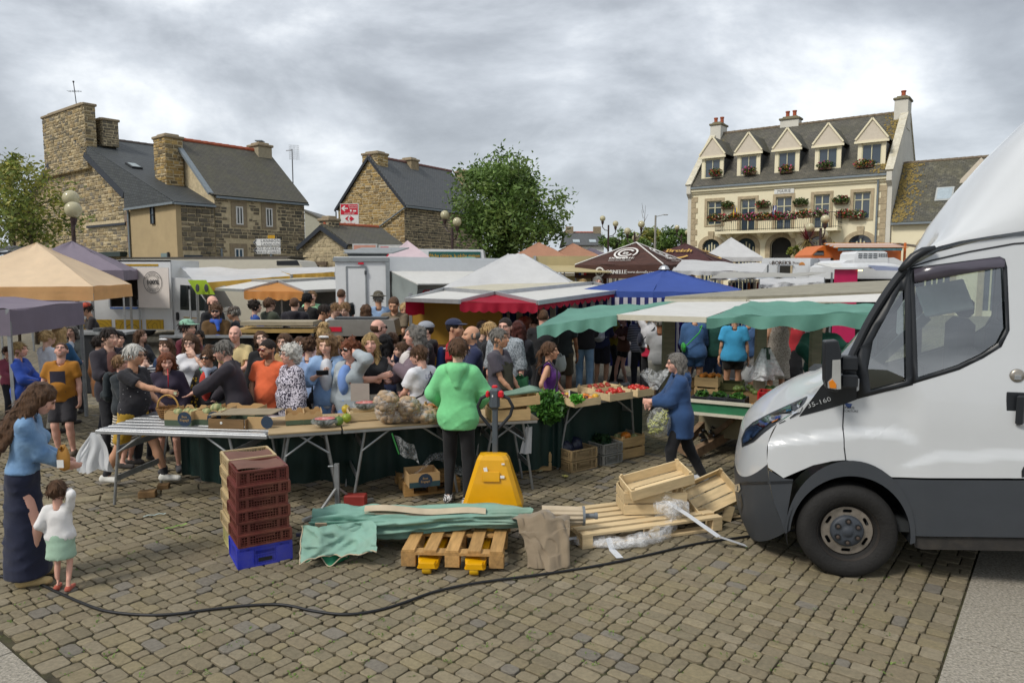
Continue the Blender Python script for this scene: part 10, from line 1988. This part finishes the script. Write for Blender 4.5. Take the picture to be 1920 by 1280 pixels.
person('person in grey tee at the corner post of the trailer',1238,590,12.4,175,top='#9a9a9c',sleeve='short',bottom='#b8b4ac',bkind='shorts',hair='short',hc='grey',arms=('hold','low'),skin='brown',bulk=1.1)
dj,_=person('person in denim jacket and denim shorts from behind',1302,576,13.,172,top=('denim','#33557f','#28466c'),sleeve='long',offs=.03,bottom=('denim','#3c5f8a','#2f5078'),bkind='short_shorts',hair='short',hc='brown',fem=True,lean=18,skin='tan')
aG('bright green handbag on the denim jacket',dj,'#2f9a3c',1.,1,.98,(.28,.08,.18),'#2f9a3c')
person('person in vivid purple top beyond the trailer post',1286,572,14.6,100,top='#4a2a8c',sleeve='short',bottom='#24242c',hair='short',hc='brown',fem=True)
gs_,gsh=person('person in dark green sweater and blue jeans from behind',1342,572,13.,178,top='#16433a',sleeve='34',bottom=('denim','#38507a','#2c4468'),hair='short',hc='grey',arms=('down','bag'),bulk=1.1,offs=.03,skin='pink')
bA('grey bag of potatoes in the hand of the green sweater',gsh(1)+vc(-.05,-.05,0.),.17,.32,'#4a4c48')
bt_,bth=person('person in bright blue tee and black shorts from behind',1378,580,12.6,170,top='#3c9ac8',sleeve='short',bottom='#1c1917',bkind='short_shorts',hair='short',hc='dblond',fem=True,arms=('down','bag'),skin='tan',bulk=1.12,offs=.025)
bA('full white carrier bag in the hand of the blue tee',bth(1),.24,.36,'white',full=.8)
ws,wsh=person('person in denim shirt and white shorts behind the blue tee',1403,582,13.4,172,top=('denim','#43618c','#36547c'),sleeve='long',bottom='#c6c3c0',bkind='shorts',hair='short',hc='brown',arms=('bag','down'),skin='tan')
bA('white carrier bag hanging before the white shorts',wsh(0)+vc(.02,-.05,0),.24,.38,'white',full=.8)
person('person in white lace dress beside the trailer',1462,572,12.8,176,top=('print','#b5aca0','#8d847a'),sleeve='tank',bottom=('print','#b5aca0','#8d847a'),bkind='dress',hair='bun',hc='blond',fem=True,arms=('down','hold'),skin='tan',bulk=1.1,shoes='#b8b0a8')
person('person in red top and black skirt beside the lace dress',1490,580,13.6,178,top='#a82c34',sleeve='short',bottom='#17181c',bkind='midi',hair='short',hc='dark',fem=True)
person('person in dark green jumper bending over the produce',1540,598,11.,160,top='#174a3c',sleeve='long',bottom='#7d8896',bkind='jeans',hair='short',hc='grey',arms=('back','hip'),lean=26,bulk=1.15,offs=.04,h=1.72)
person('bearded person in brown striped track jacket and blue scarf',404,570,13.4,15,top='#5a4222',sleeve='long',hair='curly',hc='brown',glasses='sun',beard=('dark',.85),scarf='#2f56b0',arms=('low','hold'),offs=.03)
person('tall dark bearded person behind the brown track jacket',398,553,14.6,60,top='#1c1c20',sleeve='long',hair='balding',hc='dark',beard=('dark',.9),arms=('down','down'),skin='pink')
person('person in brown flat cap and dark coat facing left',437,574,13.8,-80,top='#24262c',sleeve='long',hair='short',hc='grey',hat=('cap','#4a4038'),lean=10,offs=.03,skin='tan')
person('short curly grey blond person behind the wooden counter',470,589,13.4,150,top='#6a6e66',sleeve='long',hair='curly',hc='dblond',fem=True,h=1.46)
person('curly dark haired person in blue jacket by the orange awning',478,563,15.2,120,top='#26488c',sleeve='long',hair='curly',hc='dark',fem=True)
person('person in olive parka under the orange awning',505,558,15.4,140,top='#3c4234',sleeve='long',offs=.045,hair='short',hc='brown')
person('person in dark hoodie seen from behind under the orange awning',552,557,14.8,178,top='#1c1a22',sleeve='long',hood=True,offs=.045,hair='crew',hc='brown',bulk=1.1)
person('grey crew cut head above the wooden counter',537,593,13.2,160,top='#8a8a88',sleeve='short',hair='crew',hc='grey',h=1.44,skin='pink')
person('dark haired person in black tee at the orange stall',576,549,16.4,165,top='#151515',sleeve='short',hair='short',hc='black',skin='tan')
person('person in pale green shirt inside the orange stall',585,545,18.,20,top='#8ab890',sleeve='short',hair='short',hc='lbrown')
gb,_=person('person in grey tee with a grey rucksack bending forward',608,571,13.6,95,top='#45484a',sleeve='short',hair='short',hc='dark',lean=16,skin='tan')
bF('light grey rucksack on the bending person',gb,'#77757a','#3a3a3e',.95)
person('fair haired child beside the bending person',627,567,14.8,60,top='#c0c4c8',sleeve='short',hair='short',hc='lbrown',head=(0,16,0))
person('boy in navy tee looking down beside the steel counter',648,565,14.4,-10,top='#1e2438',sleeve='short',hair='short',hc='lbrown',head=(0,22,0),skin='pale')
person('broad person in black polo behind the children',640,541,17.2,175,top='#151a1c',sleeve='short',hair='crew',hc='brown',arms=('hip','hold'),bulk=1.3,skin='pink')
person('fair haired head leaning over the steel counter',660,585,13.4,150,top='#a89070',sleeve='long',hair='bob',hc='blond',fem=True,h=1.42)
person('grey capped child behind the steel counter',639,592,13.2,90,top='#9a9ca0',sleeve='short',hair='short',hc='grey',hat=('cap','#9a9490'),h=1.36)
person('person with long dark brown hair before the white trailer door',687,570,14.6,160,top='#4a3a34',sleeve='long',hair='long',hc='brown',fem=True)
person('person in felt hat and pale blue shirt before the trailer',709,547,16.,-160,top='#8ea8c8',sleeve='long',hair='short',hc='grey',hat=('brim','#4c4638'),skin='tan')
person('person in khaki shirt looking down at the steel counter',739,553,13.4,-12,top='#6e6250',sleeve='short',hair='crew',hc='brown',arms=('hold','down'),head=(10,26,0),skin='tan',bulk=1.1)
person('blond person in white vest top beside the ochre panel',758,567,14.6,-10,top='#d0d0d6',sleeve='tank',bottom='#a83048',hair='bun',hc='blond',fem=True,head=(15,12,0),skin='tan')
person('stall worker in the dim red awning stall',868,583,15.6,10,top='#3a2226',sleeve='long',hair='short',hc='black',skin='brown')
person('distant grey haired person below the brown printed tent',1121,518,20.6,0,top='#a8a4a0',sleeve='short',hair='short',hc='grey',glasses='clear',skin='pink',h=2.05 if False else None)
person('distant fair haired person beside the beige stall',1093,523,21.5,20,top='#7a7468',sleeve='long',hair='short',hc='dblond')
person('auburn haired person behind the quilted vest',985,592,12.,120,top='#2a2226',sleeve='long',hair='bob',hc='red',fem=True)
person('dark haired person in navy between the awnings',1002,588,13.2,150,top='#20263a',sleeve='long',hair='short',hc='dark')
person('person in charcoal coat behind the fair low bun',905,600,11.6,165,top='#2a2a2e',sleeve='long',hair='short',hc='dark')
person('person in dusky pink cardigan behind the white haired person',562,630,10.4,20,top='#a87880',sleeve='long',hair='bob',hc='brown',fem=True)
person('person in slate shirt behind the leopard wrap',372,618,11.4,10,top='#4a5260',sleeve='long',hair='short',hc='dark',skin='tan')
person('person in dark blue coat behind the wavy haired phone holder',634,628,10.4,175,top='#26304a',sleeve='long',hair='bob',hc='lbrown',fem=True)
